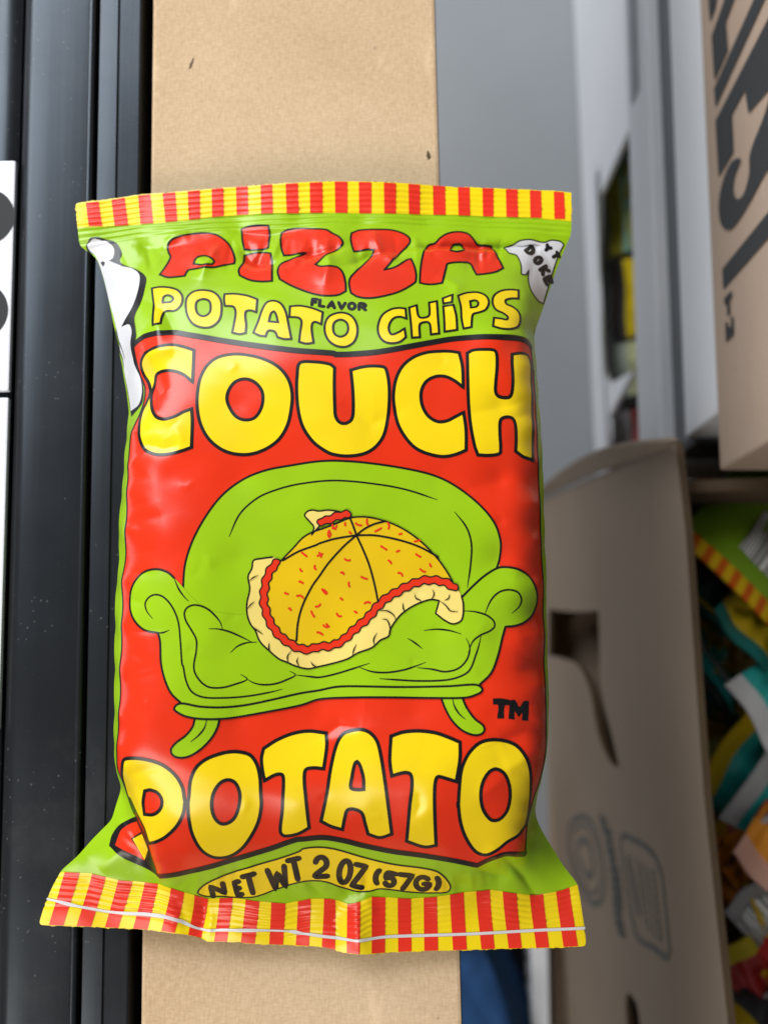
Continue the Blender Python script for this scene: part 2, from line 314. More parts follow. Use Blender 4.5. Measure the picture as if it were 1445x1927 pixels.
# bent flap at the far corner
rows_f = [((0.1146, 0.0437, -0.098), (0.1205, 0.0477, -0.131)), ((0.1143, 0.0514, -0.1371), (0.1203, 0.0517, -0.17)), ((0.114, 0.0608, -0.19), (0.1202, 0.0557, -0.215)), ((0.1136, 0.07, -0.2506), (0.1199, 0.0617, -0.28)), ((0.1133, 0.0775, -0.3292), (0.1197, 0.0677, -0.34)), ((0.1131, 0.082, -0.4107), (0.1194, 0.0757, -0.43)), ((0.113, 0.0843, -0.4733), (0.1191, 0.0837, -0.52))]
vs = []; fs = []
for i, (p, q) in enumerate(rows_f):
    for k in range(4): vs.append(Vector(p).lerp(Vector(q), k / 3))
for i in range(len(rows_f) - 1):
    for k in range(3): a = i * 4 + k; fs.append((a, a + 1, a + 5, a + 4))
fl = link('bent_flap', mesh('bent_flap', vs, fs, True), oc, [M['grey_card']]); child_fix(fl)
md = fl.modifiers.new('thick', 'SOLIDIFY'); md.thickness = .003; md = fl.modifiers.new('sub', 'SUBSURF'); md.levels = 2; md.render_levels = 2
# printing on the carton wall
def put_wall(p): q = OA + OD * (p[0] / 1000) + ON * .0005; return (q.x, q.y, p[1] / 1000)
vs = []; fs = []
oval = [(166.4, -473), (152, -426), (149.8, -379), (162, -356), (179.5, -351), (193, -368), (201, -405), (195, -452), (182, -480)]
cx, cy = 175, -412
print_strip(vs, fs, oval, 3.4, True, put_wall)
print_strip(vs, fs, [(cx + (x - cx) * .78, cy + (y - cy) * .78) for x, y in oval], 2, True, put_wall)
print_strip(vs, fs, [(cx + (x - cx) * .42, cy + (y - cy) * .42) for x, y in oval], 4, True, put_wall)
for k in range(13):
    s0 = 141 + k * 4.6; z0 = -341 + 27 * (1 - math.exp(-k / 4)); print_strip(vs, fs, [(s0, z0 - 14), (s0 + 1.3, z0 + rnd.uniform(6, 16)), (s0 + 2.8, z0 - rnd.uniform(2, 13)), (s0 + 4.2, z0 + rnd.uniform(-2, 12))], 2.3, False, put_wall)
print_strip(vs, fs, [(146.8, -296), (142, -262), (142.5, -222), (150, -209), (168, -206), (184, -206), (188, -236), (190, -274), (170, -288)], 2.6, True, put_wall)
for k, (a0, z0, a1, z1, w) in enumerate(((153, -281, 179, -264, 6.5), (151, -262, 182, -251, 2.2), (151, -252, 183, -242, 2.2), (151, -239, 183, -231, 2.2), (150, -226, 182, -220, 4.2))):
    n = 9
    for i in range(n):
        t0 = i / n; t1 = (i + rnd.uniform(.55, .92)) / n
        print_strip(vs, fs, [(a0 + (a1 - a0) * t0, z0 + (z1 - z0) * t0), (a0 + (a1 - a0) * t1, z0 + (z1 - z0) * t1)], w, False, put_wall)
pr = link('carton_print', mesh('carton_print', vs, fs), oc, [M['print_faint']]); child_fix(pr)

# stack behind it: tray carton, two flat white cartons round a dark package, brown lettered carton on top
def simple_carton(name, x0, x1, y0, y1, z0, z1, mat, label, jit=.0006):
    o = empty(name, ((x0 + x1) / 2, (y0 + y1) / 2, z0)); tag(o, label, 'carton')
    me = box_mesh('carton_body', x0, x1, y0, y1, z0, z1 - .0016, .0015, jit); me.transform(Matrix.Translation((-(x0 + x1) / 2, -(y0 + y1) / 2, -z0)))
    link('carton_body', me, o, [mat])
    me = box_mesh('top_flap', x0 + .001, x1 - .001, y0 + .001, (y0 + y1) / 2 - .0008, z1 - .0008, z1, .0003); me.transform(Matrix.Translation((-(x0 + x1) / 2, -(y0 + y1) / 2, -z0))); link('top_flap', me, o, [mat])
    me = box_mesh('top_flap', x0 + .001, x1 - .001, (y0 + y1) / 2 + .0008, y1 - .001, z1 - .0008, z1, .0003); me.transform(Matrix.Translation((-(x0 + x1) / 2, -(y0 + y1) / 2, -z0))); link('top_flap', me, o, [mat])
    return o
simple_carton('flat_carton', .140, .40, .056, .66, -.2795, -.2300, M['white_card'], 'flat white carton under the dark wrapped package, below the lettered brown box')
for q, (y0, y1, z0, z1) in enumerate(((.150, .215, .012, .030),)):
    link('printed_label', mesh('printed_label', [(-.1306, y0 - .238, z0), (-.1306, y1 - .238, z0), (-.1306, y1 - .238, z1), (-.1306, y0 - .238, z1)], [(0, 1, 2, 3)]), bpy.data.objects['flat_carton'], [M['label_grey']])
pk = link('wrapped_package', box_mesh('wrapped_package', .1435, .40, .058, .65, -.2293, -.1815, .004, .0012), None, [M['wrap']])
tag(pk, 'dark grey plastic wrapped package between two flat white cartons', 'package')
simple_carton('flat_carton', .1385, .40, .060, .66, -.1810, -.1215, M['white_card'], 'flat white carton directly under the lettered brown box')
tr = empty('white_tray', (.28, .25, -.545)); tag(tr, 'white tray carton with an open front showing snack bags, lowest in the stack', 'carton')
tinv = Matrix.Translation((-.28, -.25, .545))
def tfix(o): o.data.transform(tinv); return o
tfix(panel('front_wall', [[(0, -.5440), (.60, -.5440), (.60, -.2800), (.262, -.2800), (.258, -.480), (.20, -.503), (.13, -.498), (.112, -.485), (.100, -.400), (.088, -.485), (.02, -.505), (.012, -.2800), (0, -.2800)]], (.172, .052, 0), (-.02, 1, 0), (0, 0, 1), .003, [M['white_card'], M['white_card']], tr))
tfix(link('side_wall', box_mesh('side_wall', .174, .40, .052, .055, -.544, -.2805, .0004), tr, [M['white_card']]))
tfix(link('side_wall', box_mesh('side_wall', .174, .40, .648, .651, -.544, -.2805, .0004), tr, [M['white_card']]))
tfix(link('back_wall', box_mesh('back_wall', .397, .400, .056, .647, -.544, -.2805, .0004), tr, [M['white_card']]))
tfix(link('folded_lip', mesh('folded_lip', [(.1705, .085, -.5000), (.1700, .100, -.5000), (.1640, .330, -.5000), (.1600, .335, -.470), (.1640, .20, -.488), (.1660, .10, -.486)], [(0, 1, 4, 5), (1, 2, 3, 4)]), tr, [M['white_card']]))

bx = empty('lettered_box', (.26, .19, -.120)); tag(bx, 'brown cardboard box with big black letters on its side, at the right edge', 'box')
binv = Matrix.Translation((-.26, -.19, .120))
BA = Vector((.1345, .0338, 0)); BD = Vector((.0148, .99989, 0)); BN = Vector((-.99989, .0148, 0))
me = box_mesh('box_body', .1350, .40, .0338, .40, -.1205, .13, .0012); me.transform(binv)
bo = link('box_body', me, bx, [M['kraft_box']])
def put_brown(p): q = (.13445, .0338 + p[0] / 1000, p[1] / 1000); return q
LET = [[(199, -107), (192, -94), (187, -99), (185.5, -106), (192, -107)],
       [(190, -62), (180, -60), (173.5, -87), (161, -86), (158.6, -104), (178.5, -105)],
       [(166, -30), (158, -30), (147, -104), (155.5, -105)],
       [(148, -30), (120, -30), (124.5, -66.5), (135, -69), (133.8, -85), (118.4, -85), (117.2, -104), (141.5, -105)]]
vs = []; fs = []
for lp in LET:
    V, T = triangulate([np.array(lp, float)]); k0 = len(vs); vs += [put_brown(p) for p in V]; fs += [tuple(int(i) + k0 for i in t) for t in T]
S = spline(' '.join('%g,%g' % p for p in [(121, -38), (115, -51.4), (108.6, -67), (101.7, -69), (97.3, -75.6), (98.4, -83.3), (103.7, -87.3), (108.5, -84.8), (111.5, -77.3), (115.5, -87.3), (113.2, -98.5), (107.2, -105.1), (99.2, -105), (92.9, -98.7), (89.9, -90.6), (90.6, -74.7), (94.4, -53.4), (96, -38)]), True, 1.0)
V, T = triangulate([S]); k0 = len(vs); vs += [put_brown(p) for p in V]; fs += [tuple(int(i) + k0 for i in t) for t in T]
for lp in ([(80, -30), (71, -30), (70.3, -104.5), (78.6, -104.5)], [(63.6, -104), (63.6, -94.5), (66.2, -94.5), (66.2, -104)], [(58, -101), (58, -97.6), (63.8, -97.6), (63.8, -101)], [(56, -104), (56, -101.2), (48.5, -101.2), (48.5, -104)], [(56, -97), (56, -94.2), (48.5, -94.2), (48.5, -97)], [(48.6, -101.4), (48.6, -96.8), (53.4, -98.2), (53.4, -100)]):
    V, T = triangulate([np.array(lp, float)]); k0 = len(vs); vs += [put_brown(p) for p in V]; fs += [tuple(int(i) + k0 for i in t) for t in T]
me = mesh('box_lettering', vs, fs); me.transform(binv); link('box_lettering', me, bx, [M['print_dark']])

# ------------------------------------------------------------------ snack bags in the cartons
def snack_bag(A, B, down, length, thick, body, seal, label, band=None, code=None, n=20, name='snack_bag'):
    """pillow bag hung from its top edge A-B, reaching 'down'"""
    A = Vector(A) * MM; B = Vector(B) * MM; u = (B - A); W = u.length; u.normalize()
    d = Vector(down); d = (d - u * d.dot(u)).normalized(); nn = u.cross(d).normalized(); L = length * MM; t = thick * MM
    mid = (A + B) / 2 + d * (L / 2)
    root = empty(name, mid); root.rotation_euler = Matrix((u, -d, u.cross(-d))).transposed().to_euler()
    tag(root, label, 'snack bag', 'snack bags in the cartons')
    sl = .012 / L
    def surf(a, b, side):           # a across 0..1, b along 0..1
        e = min(1, max(0, (b - sl) / .16)) * min(1, max(0, (1 - sl - b) / .16)); e = e ** .6
        s = math.sin(math.pi * a) ** .55 if 0 < a < 1 else 0
        pin = 1 - .10 * math.sin(math.pi * b)
        x = (a - .5) * W * pin; y = (.5 - b) * L
        z = side * (t / 2 * e * s + .0004) + (.0022 * math.sin(a * 19 + b * 13 + W * 900) + .0016 * math.sin(a * 9 - b * 31 + L * 700) + .0010 * math.sin(a * 53 + b * 11)) * e * s + .0015 * math.sin(a * 7 + W * 500) * (1 - e)
        return (x, y, z)
    def patch(nm, a0, a1, b0, b1, m, off=0., sides=(1, -1), parent=root, k=n):
        vs = []; fs = []
        for s in sides:
            o0 = len(vs)
            for i in range(k + 1):
                for j in range(k + 1):
                    p = surf(a0 + (a1 - a0) * i / k, b0 + (b1 - b0) * j / k, s); vs.append((p[0], p[1], p[2] + s * off))
            for i in range(k):
                for j in range(k):
                    q = o0 + i * (k + 1) + j; f = (q, q + 1, q + k + 2, q + k + 1); fs.append(f if s < 0 else f[::-1])
        return link(nm, mesh(nm, vs, fs, True), parent, [m])
    bd = patch('bag_body', 0, 1, sl, 1 - sl, body)
    patch('seal', 0, 1, 0, sl, seal); patch('seal', 0, 1, 1 - sl, 1, seal)
    if band: patch('printed_band', .0, 1., band[0], band[1], band[2], .0003, (1, -1), bd, 12)
    if code: patch('barcode_patch', code[0], code[1], code[2], code[3], M['barcode'], .0005, (1, -1), bd, 8)
    return root
g_, y_, t_, o_, r_, k_, s_ = F((.16, .30, .01)), F((.62, .42, .01)), F((.01, .26, .24)), F((.62, .20, .01)), F((.32, .02, .02)), F((.03, .025, .03)), F((.45, .46, .46))
yr = stripe_material('seal_stripe', (.70, .45, .01, 1), (.62, .12, .01, 1), .008)
pk_ = stripe_material('pink_stripe', (.62, .40, .02, 1), (.55, .18, .16, 1), .012)
BAGS = [
 ((128, 12, -168), (226, -78, -172), (.45, .62, -.62), 190, 26, g_, yr, 'green snack bag with a striped orange seal at the back of the open carton', None, (.18, .45, .1, .28)),
 ((133, -8, -205), (190, -88, -205), (.35, -.5, -.9), 170, 22, y_, s_, 'yellow snack bag with a teal band near the handle side of the carton', (.10, .30, t_), None),
 ((150, -112, -190), (205, -30, -185), (.75, -.45, -.55), 170, 26, t_, s_, 'teal snack bag with a barcode in the middle of the open carton', (.28, .33, s_), (.45, .95, .36, .62)),
 ((138, -105, -200), (165, -62, -190), (.3, -.8, -.6), 120, 16, t_, y_, 'small teal snack bag with a yellow seal against the carton wall', (.6, .7, y_), None),
 ((136, -122, -205), (190, -100, -210), (-.1, -.8, -.7), 150, 24, o_, pk_, 'orange snack bag with a pink striped seal in the open carton', None, (.1, .6, .42, .6)),
 ((160, -118, -185), (235, -60, -180), (.6, -.6, -.55), 190, 24, k_, s_, 'black snack bag with silver seals leaning in the open carton', (.45, .52, o_), None),
 ((158, -140, -190), (186, -205, -195), (.7, .3, -.6), 160, 22, r_, y_, 'dark red snack bag with yellow seals in the open carton', (.1, .3, y_), (.1, .7, .5, .62)),
 ((140, -165, -215), (160, -235, -215), (.5, .1, -.9), 160, 22, y_, o_, 'yellow snack bag with orange seals at the near end of the open carton', None, (.15, .75, .05, .3)),
 ((170, -180, -200), (215, -260, -200), (.6, .2, -.7), 170, 26, o_, yr, 'orange snack bag with striped seals at the near end of the carton', (.3, .5, r_), None),
 ((136, 18, -300), (140, -110, -300), (.35, 0, -1), 190, 34, F((1.0, .42, .02)), F((1.1, .8, .02)), 'orange snack bag seen through the cut out handle', (.2, .5, F((.30, .55, .02))), None),
 ((172, 10, -300), (176, -120, -300), (.3, 0, -1), 190, 34, g_, yr, 'green snack bag low in the open carton behind the handle', (.3, .5, y_), None),
 ((136, -140, -290), (142, -270, -290), (.35, 0, -1), 190, 34, k_, o_, 'black snack bag with orange seals low in the open carton', (.3, .6, r_), None),
 ((131, 2, -182), (160, -38, -182), (.2, .3, -.9), 110, 12, F((.02, .10, .09)), y_, 'narrow dark teal snack bag with a yellow seal beside the carton wall', None, None),
 ((134, -30, -196), (158, -72, -200), (.5, .2, -.8), 110, 12, F((.50, .34, .01)), F((.02, .02, .02)), 'narrow mustard snack bag with black seals beside the carton wall', (.1, .25, t_), None),
 ((170, -64, -178), (214, -20, -176), (.7, -.5, -.4), 120, 12, F((.03, .03, .035)), F((.5, .5, .5)), 'small black snack bag with pale seals leaning on the green bag', None, (.2, .7, .3, .55)),
 ((139, -128, -196), (158, -152, -196), (.6, -.2, -.7), 110, 12, F((.10, .03, .02)), o_, 'small dark brown snack bag with orange seals in the open carton', (.12, .3, o_), None),
 ((148, -150, -186), (170, -132, -184), (.5, -.7, -.5), 90, 10, F((.42, .42, .41)), F((.30, .30, .30)), 'pale grey snack bag with a barcode among the orange bags', None, (.05, .95, .1, .8)),
 ((141, -178, -200), (164, -160, -196), (.5, -.7, -.5), 90, 10, F((.35, .015, .012)), F((.6, .5, .02)), 'small crimson snack bag with pale yellow seals', (.5, .58, y_), None),
 ((146, -196, -196), (176, -226, -196), (.7, .3, -.6), 110, 12, F((.02, .02, .02)), F((.5, .35, .01)), 'small black snack bag with gold seals at the near end of the carton', (.2, .5, F((.4, .4, .4))), None),
 ((184, -150, -180), (226, -100, -176), (.7, -.5, -.4), 120, 12, F((.45, .15, .01)), F((.25, .02, .02)), 'burnt orange snack bag with dark red seals', (.2, .35, y_), None),
 ((150, -52, -172), (172, -88, -172), (.8, .2, -.5), 90, 10, F((.02, .30, .27)), F((.6, .6, .6)), 'small bright teal snack bag with silver seals on the pile', (.4, .5, s_), (.1, .8, .55, .8)),
 ((146, -20, -176), (168, -48, -176), (.7, -.2, -.5), 90, 9, F((.75, .52, .02)), F((.02, .22, .2)), 'small bright yellow snack bag with teal seals on the pile', (.35, .5, t_), None),
 ((176, -44, -170), (196, -80, -170), (.8, -.2, -.4), 80, 9, F((.12, .05, .03)), F((.5, .48, .45)), 'small cocoa brown snack bag with silver seals on the pile', (.3, .45, y_), None),
 ((150, -124, -176), (174, -150, -178), (.8, .2, -.5), 80, 9, F((.70, .26, .02)), F((.7, .4, .3)), 'small bright orange snack bag with pinkish seals on the pile', (.3, .5, r_), None),
 ((176, -120, -172), (196, -160, -172), (.8, -.1, -.4), 90, 10, F((.05, .04, .05)), F((.65, .65, .66)), 'small charcoal snack bag with shiny seals on the pile', (.25, .4, o_), (.1, .8, .5, .75)),
 ((160, -166, -178), (180, -190, -178), (.8, -.1, -.5), 80, 9, F((.72, .50, .02)), F((.35, .02, .02)), 'small golden snack bag with red seals near the dark red bag', None, (.1, .8, .3, .6)),
]
for a in BAGS: snack_bag(*a[:9], *a[9:])
snack_bag((178, 205, -510), (176, 268, -508), (.75, 0, .65), 150, 26, F((.75, .55, .01)), k_, 'yellow snack bag with black seals lying in the white tray', (.55, .8, k_), None)
snack_bag((177, 272, -508), (175, 352, -506), (.75, 0, .65), 150, 26, F((.25, .50, .42)), F((.30, .26, .02)), 'pale teal snack bag at the far end of the white tray opening', (.12, .3, F((.35, .33, .05))), None)
snack_bag((179, 160, -512), (178, 203, -510), (.75, 0, .65), 150, 24, F((.55, .55, .30)), F((.3, .35, .3)), 'pale yellow snack bag in the middle of the white tray', None, None)
snack_bag((179, 64, -512), (178, 150, -510), (.75, 0, .65), 170, 36, r_, s_, 'red snack bag lying at the near end of the white tray', (.1, .3, F((.5, .14, .12))), None)

# ------------------------------------------------------------------ denim leg, black sheet for shade, flat printed carton on the floor
vs = []; fs = []; nx, ny = 26, 40
for i in range(nx + 1):
    for j in range(ny + 1):
        x = -.02 + .105 * i / nx; y = -.40 + .26 * j / ny
        e = min(1, i / 4, (nx - i) / 4, j / 4, (ny - j) / 4)
        x -= .45 * (y + .235) * (i / nx)
        vs.append((x, y, -.5388 + e * (.045 + .012 * math.sin(x * 95 + y * 22) + .008 * math.sin(y * 70 - x * 40) + .004 * math.sin(y * 160 + x * 120))))
for i in range(nx):
    for j in range(ny): q = i * (ny + 1) + j; fs.append((q, q + ny + 1, q + ny + 2, q + 1))
cl = link('denim_leg', mesh('denim_leg', vs, fs, True), None, [M['denim']]); tag(cl, 'blue denim trouser leg, shaped as a folded cloth on the floor below the cardboard box', 'cloth')  # stands for a person's denim leg, laid out as loose cloth
md = cl.modifiers.new('sub', 'SUBSURF'); md.levels = 1; md.render_levels = 2
mt = link('shade_sheet', box_mesh('shade_sheet', -.05, .1045, -.42, -.12, -.5446, -.5395, .001), None, [M['shade_black']]); tag(mt, 'flat black sheet for the dark shade on the floor under the blue trouser leg', 'mat')  # dark sheet added where the floor lies in shadow
pc = empty('printed_carton', (.112, -.33, -.545)); tag(pc, 'low white carton with smudged print at the foot of the open carton', 'carton')
me = box_mesh('carton_body', -.006, .006, -.20, .11, 0, .03, .001, .0004); link('carton_body', me, pc, [M['white_card']])
vs = []; fs = []
for k in range(16):
    s0 = -.17 + k * .016
    print_strip(vs, fs, [(s0 * 1000, 3 + rnd.uniform(0, 4)), (s0 * 1000 + 5, 14 + rnd.uniform(-3, 3)), (s0 * 1000 + 9, 22 + rnd.uniform(-8, 5))], 4, False, lambda p: (-.00615, p[0] / 1000, p[1] / 1000))
link('carton_print', mesh('carton_print', vs, fs), pc, [M['print_faint']])

# ------------------------------------------------------------------ the chip bag
BAG_OUTLINE = [(-90.2,89.82),(-81.31,90.71),(-70.33,92.24),(-57.73,92.78),(-46.77,93.51),(-34.32,94.1),(-25.04,94.42),(-12.71,94.91),(-0.39,94.83),(5.8,94.7),(19.77,94.25),(35.41,94.14),(46.37,93.71),(54.8,93.27),(54.45,86.35),(53.95,78.99),(52.51,76.02),(48.94,67.05),(45.54,57.5),(42.07,48.41),(41.85,42.87),(42.15,34.97),(42.31,27.47),(42.72,18.5),(42.98,9.59),(43.04,-2.16),(43.12,-12.34),(43.32,-23.86),(43.34,-36.67),(43.37,-49.32),(43.19,-57.67),(42.92,-64.65),(41.79,-71.63),(40.68,-77.74),(40.4,-83.22),(42.32,-87.68),(45.11,-92.31),(48.59,-97.88),(52.22,-102.46),(53.01,-106.67),(54.03,-113.52),(54.78,-119.27),(45.68,-119.64),(32.7,-119.86),(19.73,-120.17),(8.23,-120.28),(-0.36,-120.56),(-6.04,-120.53),(-10.33,-120.33),(-16.09,-119.07),(-23.32,-118.89),(-34.74,-118.33),(-41.86,-117.69),(-47.08,-118.02),(-49.97,-116.76),(-54.71,-115.52),(-61.99,-114.68),(-75.15,-114.21),(-85.08,-113.67),(-93.0,-113.3),(-91.49,-108.23),(-89.4,-103.16),(-86.85,-98.68),(-82.28,-94.77),(-78.43,-90.33),(-74.31,-86.29),(-73.06,-85.17),(-71.69,-80.31),(-70.07,-76.04),(-70.59,-70.26),(-70.58,-64.58),(-70.72,-56.29),(-70.96,-45.12),(-71.2,-33.83),(-71.29,-22.42),(-71.15,-9.44),(-70.77,0.77),(-70.43,8.12),(-70.22,17.21),(-70.65,25.47),(-72.07,32.05),(-73.75,39.7),(-75.77,47.77),(-77.35,54.04),(-78.78,60.34),(-80.53,66.68),(-82.06,71.14),(-84.26,73.77),(-86.45,74.89),(-87.72,75.86),(-88.45,81.89)]
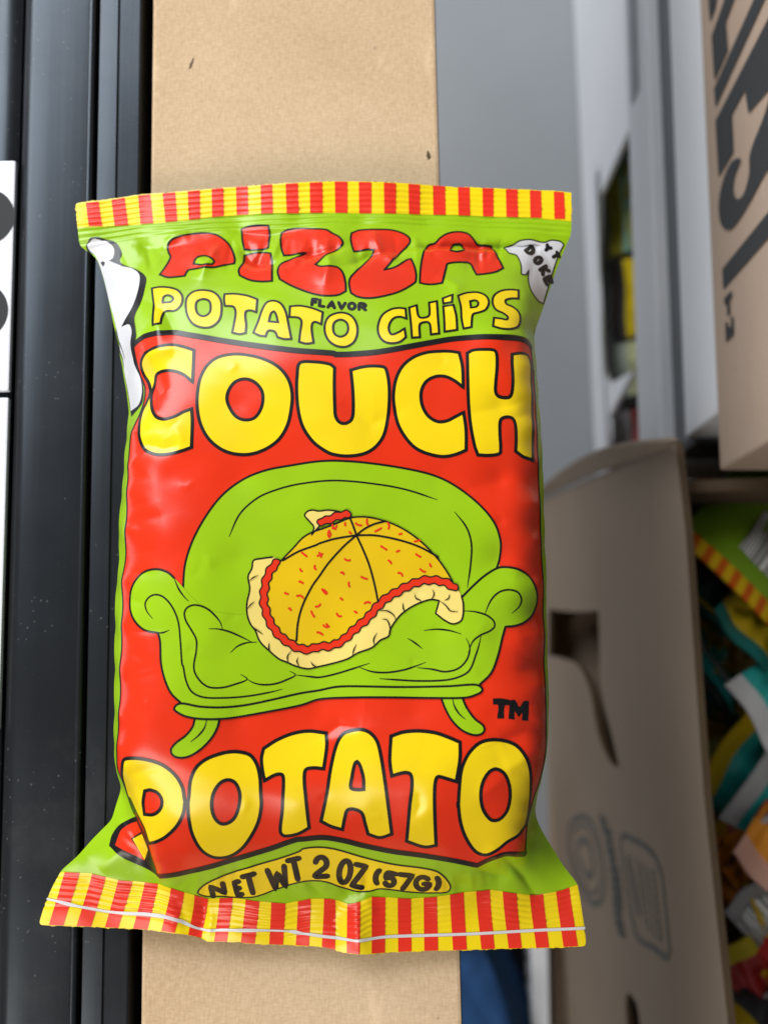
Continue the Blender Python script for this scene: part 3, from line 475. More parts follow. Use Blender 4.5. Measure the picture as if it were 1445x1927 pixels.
BAG_POINTS = [(-90.2,89.82,9.01),(-81.31,90.71,9.22),(-70.33,92.24,9.82),(-64.03,92.51,10.32),(-57.73,92.78,10.81),(-46.77,93.51,11.72),(-40.54,93.8,12.14),(-34.32,94.1,12.57),(-25.04,94.42,12.93),(-18.88,94.66,12.93),(-12.71,94.91,12.93),(-6.55,94.87,12.66),(-0.39,94.83,12.39),(5.8,94.7,11.97),(12.78,94.48,11.39),(19.77,94.25,10.81),(27.59,94.2,10.22),(35.41,94.14,9.62),(46.37,93.71,9.12),(54.8,93.27,9.0),(54.45,86.35,11.0),(53.95,78.99,12.0),(52.51,76.02,11.0),(48.94,67.05,11.0),(45.54,57.5,12.0),(42.07,48.41,15.0),(41.85,42.87,17.0),(40.45,42.86,25.0),(38.25,42.85,30.4),(32.85,42.82,33.4),(42.15,34.97,18.0),(40.75,34.93,26.0),(38.55,34.86,31.4),(33.15,34.7,34.4),(42.31,27.47,19.0),(40.91,27.42,27.0),(38.71,27.35,32.4),(33.32,27.16,35.4),(42.72,18.5,19.0),(41.32,18.45,27.0),(39.12,18.37,32.4),(33.73,18.16,35.4),(42.98,9.59,19.0),(41.58,9.57,27.0),(39.38,9.53,32.4),(33.98,9.45,35.4),(43.04,-2.16,19.0),(41.64,-2.17,27.0),(39.44,-2.18,32.4),(34.04,-2.22,35.4),(43.12,-12.34,19.0),(41.72,-12.36,27.0),(39.52,-12.39,32.4),(34.12,-12.46,35.4),(43.32,-23.86,19.0),(43.33,-30.26,19.0),(41.92,-23.87,27.0),(39.72,-23.89,32.4),(34.32,-23.94,35.4),(43.34,-36.67,19.0),(43.36,-43.0,19.0),(41.94,-36.67,27.0),(39.74,-36.68,32.4),(34.34,-36.69,35.4),(43.37,-49.32,19.0),(41.97,-49.31,27.0),(39.77,-49.29,32.4),(34.37,-49.26,35.4),(43.19,-57.67,19.0),(41.79,-57.63,27.0),(39.59,-57.56,32.4),(34.19,-57.41,35.4),(42.92,-64.65,18.0),(41.53,-64.51,26.0),(39.34,-64.29,31.4),(33.96,-63.75,34.4),(41.79,-71.63,17.0),(40.41,-71.39,25.0),(38.24,-71.02,30.4),(32.92,-70.11,33.4),(40.68,-77.74,14.0),(40.4,-83.22,10.0),(42.32,-87.68,8.0),(45.11,-92.31,7.0),(48.59,-97.88,7.0),(52.22,-102.46,7.0),(53.01,-106.67,6.0),(54.03,-113.52,5.0),(54.78,-119.27,4.0),(45.68,-119.64,4.16),(39.19,-119.75,4.27),(32.7,-119.86,4.38),(26.22,-120.02,4.61),(19.73,-120.17,4.83),(8.23,-120.28,5.5),(-0.36,-120.56,6.0),(-6.04,-120.53,7.78),(-10.33,-120.33,6.93),(-16.09,-119.07,5.94),(-23.32,-118.89,5.0),(-34.74,-118.33,5.62),(-41.86,-117.69,6.0),(-47.08,-118.02,4.6),(-49.97,-116.76,4.71),(-54.71,-115.52,6.5),(-61.99,-114.68,5.96),(-68.57,-114.44,5.48),(-75.15,-114.21,5.0),(-85.08,-113.67,5.56),(-93.0,-113.3,6.0),(-91.49,-108.23,6.5),(-89.4,-103.16,7.0),(-86.85,-98.68,8.0),(-82.28,-94.77,9.0),(-78.43,-90.33,9.0),(-74.31,-86.29,10.0),(-73.06,-85.17,10.0),(-71.69,-80.31,11.0),(-70.07,-76.04,13.0),(-70.59,-70.26,17.0),(-69.19,-70.2,25.0),(-66.99,-70.1,30.4),(-61.6,-69.86,33.4),(-70.58,-64.58,19.0),(-69.18,-64.57,27.0),(-66.98,-64.55,32.4),(-61.58,-64.5,35.4),(-70.72,-56.29,19.0),(-69.32,-56.26,27.0),(-67.12,-56.22,32.4),(-61.72,-56.11,35.4),(-70.96,-45.12,19.0),(-69.56,-45.09,27.0),(-67.36,-45.04,32.4),(-61.96,-44.93,35.4),(-71.2,-33.83,19.0),(-69.8,-33.81,27.0),(-67.6,-33.78,32.4),(-62.2,-33.7,35.4),(-71.29,-22.42,19.0),(-71.22,-15.93,19.0),(-69.89,-22.42,27.0),(-67.69,-22.43,32.4),(-62.29,-22.44,35.4),(-71.15,-9.44,19.0),(-69.75,-9.47,27.0),(-67.55,-9.52,32.4),(-62.15,-9.64,35.4),(-70.77,0.77,19.0),(-69.37,0.71,27.0),(-67.17,0.62,32.4),(-61.78,0.4,35.4),(-70.43,8.12,19.0),(-69.03,8.07,27.0),(-66.83,8.0,32.4),(-61.44,7.82,35.4),(-70.22,17.21,18.0),(-68.82,17.23,26.0),(-66.62,17.26,31.4),(-61.22,17.32,34.4),(-70.65,25.47,16.0),(-72.07,32.05,14.0),(-73.75,39.7,13.0),(-75.77,47.77,12.0),(-77.35,54.04,12.0),(-78.78,60.34,12.0),(-80.53,66.68,12.0),(-82.06,71.14,12.0),(-84.26,73.77,11.0),(-86.45,74.89,11.0),(-87.72,75.86,11.0),(-88.45,81.89,12.0),(-84.79,78.67,12.0),(-70.89,79.27,12.5),(-57.02,79.87,13.0),(-41.74,81.47,13.0),(-24.86,82.06,13.5),(-6.5,82.06,13.5),(11.87,81.95,13.0),(27.23,81.2,12.5),(42.55,80.39,12.5),(-63.84,71.83,16.0),(-48.69,73.68,16.5),(-30.49,74.39,17.5),(-12.4,74.66,18.0),(5.65,74.7,17.5),(23.78,74.16,16.5),(36.02,73.48,15.0),(-57.94,63.02,22.0),(-44.61,64.37,22.5),(-26.79,64.58,24.0),(-9.16,64.39,24.5),(8.44,64.12,24.0),(24.69,63.61,22.5),(36.79,63.75,20.0),(-61.09,53.66,27.0),(-46.47,53.32,28.0),(-29.04,53.56,29.5),(-11.81,53.38,30.0),(5.38,53.26,29.5),(22.65,53.15,28.5),(34.32,52.16,27.0),(39.4,67.8,17.5),(39.24,56.54,23.0),(39.09,49.66,25.5),(42.23,58.44,17.5),(45.26,69.3,13.5),(47.11,74.66,12.0),(41.46,51.12,21.0),(-67.78,64.12,19.0),(-66.09,56.54,23.0),(-67.14,50.14,24.0),(-67.36,43.52,26.0),(-66.08,37.28,27.0),(-73.99,58.96,16.0),(-71.7,49.01,18.0),(-70.59,41.21,18.5),(-68.73,32.97,21.0),(-65.94,25.77,26.0),(-78.85,69.49,13.0),(-75.37,67.35,14.5),(-59.95,42.0,31.0),(-61.11,33.24,31.0),(-61.35,24.32,32.0),(-45.44,41.39,33.0),(-28.38,40.93,34.5),(-11.54,40.78,35.0),(5.25,40.78,35.0),(22.11,41.08,34.0),(33.56,40.23,32.0),(-54.39,24.89,35.5),(-37.6,23.23,36.5),(-11.36,23.11,37.0),(13.45,23.23,36.5),(30.17,23.59,35.0),(-54.91,3.55,37.0),(-37.18,3.55,37.0),(-11.25,3.51,37.2),(13.35,3.72,36.0),(30.01,4.1,33.8),(-54.26,-17.04,37.5),(-36.8,-17.0,37.0),(-11.17,-16.92,36.2),(13.21,-16.9,36.0),(29.7,-16.69,33.9),(-53.71,-37.14,37.5),(-36.46,-37.12,36.8),(-11.1,-37.08,35.2),(13.08,-37.1,36.0),(29.23,-37.09,35.5),(-53.27,-56.86,37.0),(-36.33,-56.95,35.0),(-16.41,-55.02,33.9),(7.66,-55.62,35.4),(27.56,-56.9,36.0),(-51.85,-71.22,35.5),(-36.02,-69.93,35.5),(-21.53,-68.68,35.0),(-2.97,-66.61,36.6),(12.84,-67.23,36.9),(28.84,-67.39,35.0),(-50.81,-81.89,32.5),(-36.15,-80.54,33.0),(-21.54,-79.19,33.5),(-4.3,-79.12,34.0),(10.26,-80.47,33.5),(26.34,-80.73,31.5),(-50.42,-90.65,26.0),(-36.72,-89.11,27.5),(-24.53,-87.0,28.5),(-11.09,-86.35,28.5),(2.36,-87.73,28.0),(15.88,-89.92,26.5),(24.11,-90.81,25.0),(-44.88,-98.16,17.0),(-33.59,-97.22,18.5),(-22.41,-94.95,20.0),(-11.38,-94.95,20.0),(-0.35,-95.71,19.5),(10.75,-97.31,18.0),(20.53,-98.16,17.0),(-43.06,-104.32,9.5),(-31.57,-104.13,10.5),(-20.19,-103.35,11.0),(-8.88,-105.59,10.0),(-3.19,-102.66,11.0),(8.16,-103.03,10.5),(19.53,-102.08,10.5),(29.53,-101.49,10.0),(-64.35,-73.22,28.5),(-62.82,-77.89,28.0),(-61.38,-82.69,26.5),(-60.22,-88.41,23.5),(-59.42,-93.62,20.0),(-59.29,-98.61,14.5),(-57.7,-76.78,32.0),(-55.55,-86.42,28.0),(-53.97,-94.12,21.0),(-68.58,-78.9,13.5),(-66.77,-84.47,13.2),(-65.24,-89.31,13.0),(-64.09,-93.51,12.5),(-62.87,-97.46,11.0),(-68.54,-87.32,12.5),(-72.4,-88.92,11.0),(-76.07,-93.22,10.0),(-68.43,-94.27,12.0),(-74.61,-97.45,9.5),(-65.9,-98.74,10.0),(-60.32,-101.67,9.0),(-81.89,-97.54,9.0),(-70.38,-83.18,12.5),(37.7,-76.03,27.0),(36.37,-81.44,26.0),(35.76,-87.74,23.5),(35.57,-92.28,20.0),(32.01,-85.11,28.0),(29.67,-92.37,23.5),(24.6,-96.15,18.5),(31.44,-94.37,19.5),(39.95,-84.76,11.0),(40.06,-90.38,10.5),(39.41,-95.04,11.5),(42.57,-93.3,9.5),(46.26,-98.4,8.0),(42.5,-100.3,9.0),(37.03,-98.2,13.0),(40.61,-104.91,6.5),(32.17,-100.43,12.0),(34.84,-99.47,13.5),(48.5,-102.05,7.0),(-79.39,-102.05,7.0),(-67.83,-104.12,7.0),(-56.18,-106.78,7.5),(-47.92,-108.64,5.2),(-39.02,-108.22,7.2),(-23.27,-109.23,7.0),(-11.79,-109.95,7.5),(-7.18,-109.9,9.0),(-1.79,-108.85,7.5),(11.12,-108.37,6.5),(25.53,-107.09,6.0),(39.96,-107.88,5.5),(50.08,-106.5,5.5),(-82.13,-109.06,6.5),(-67.81,-110.22,6.2),(-56.11,-111.66,7.2),(-48.57,-114.26,4.8),(-40.4,-113.8,6.8),(-23.3,-114.72,5.8),(-13.22,-115.59,6.8),(-7.02,-116.07,8.8),(-0.36,-115.59,6.8),(18.32,-114.85,5.2),(39.96,-114.3,4.6)]
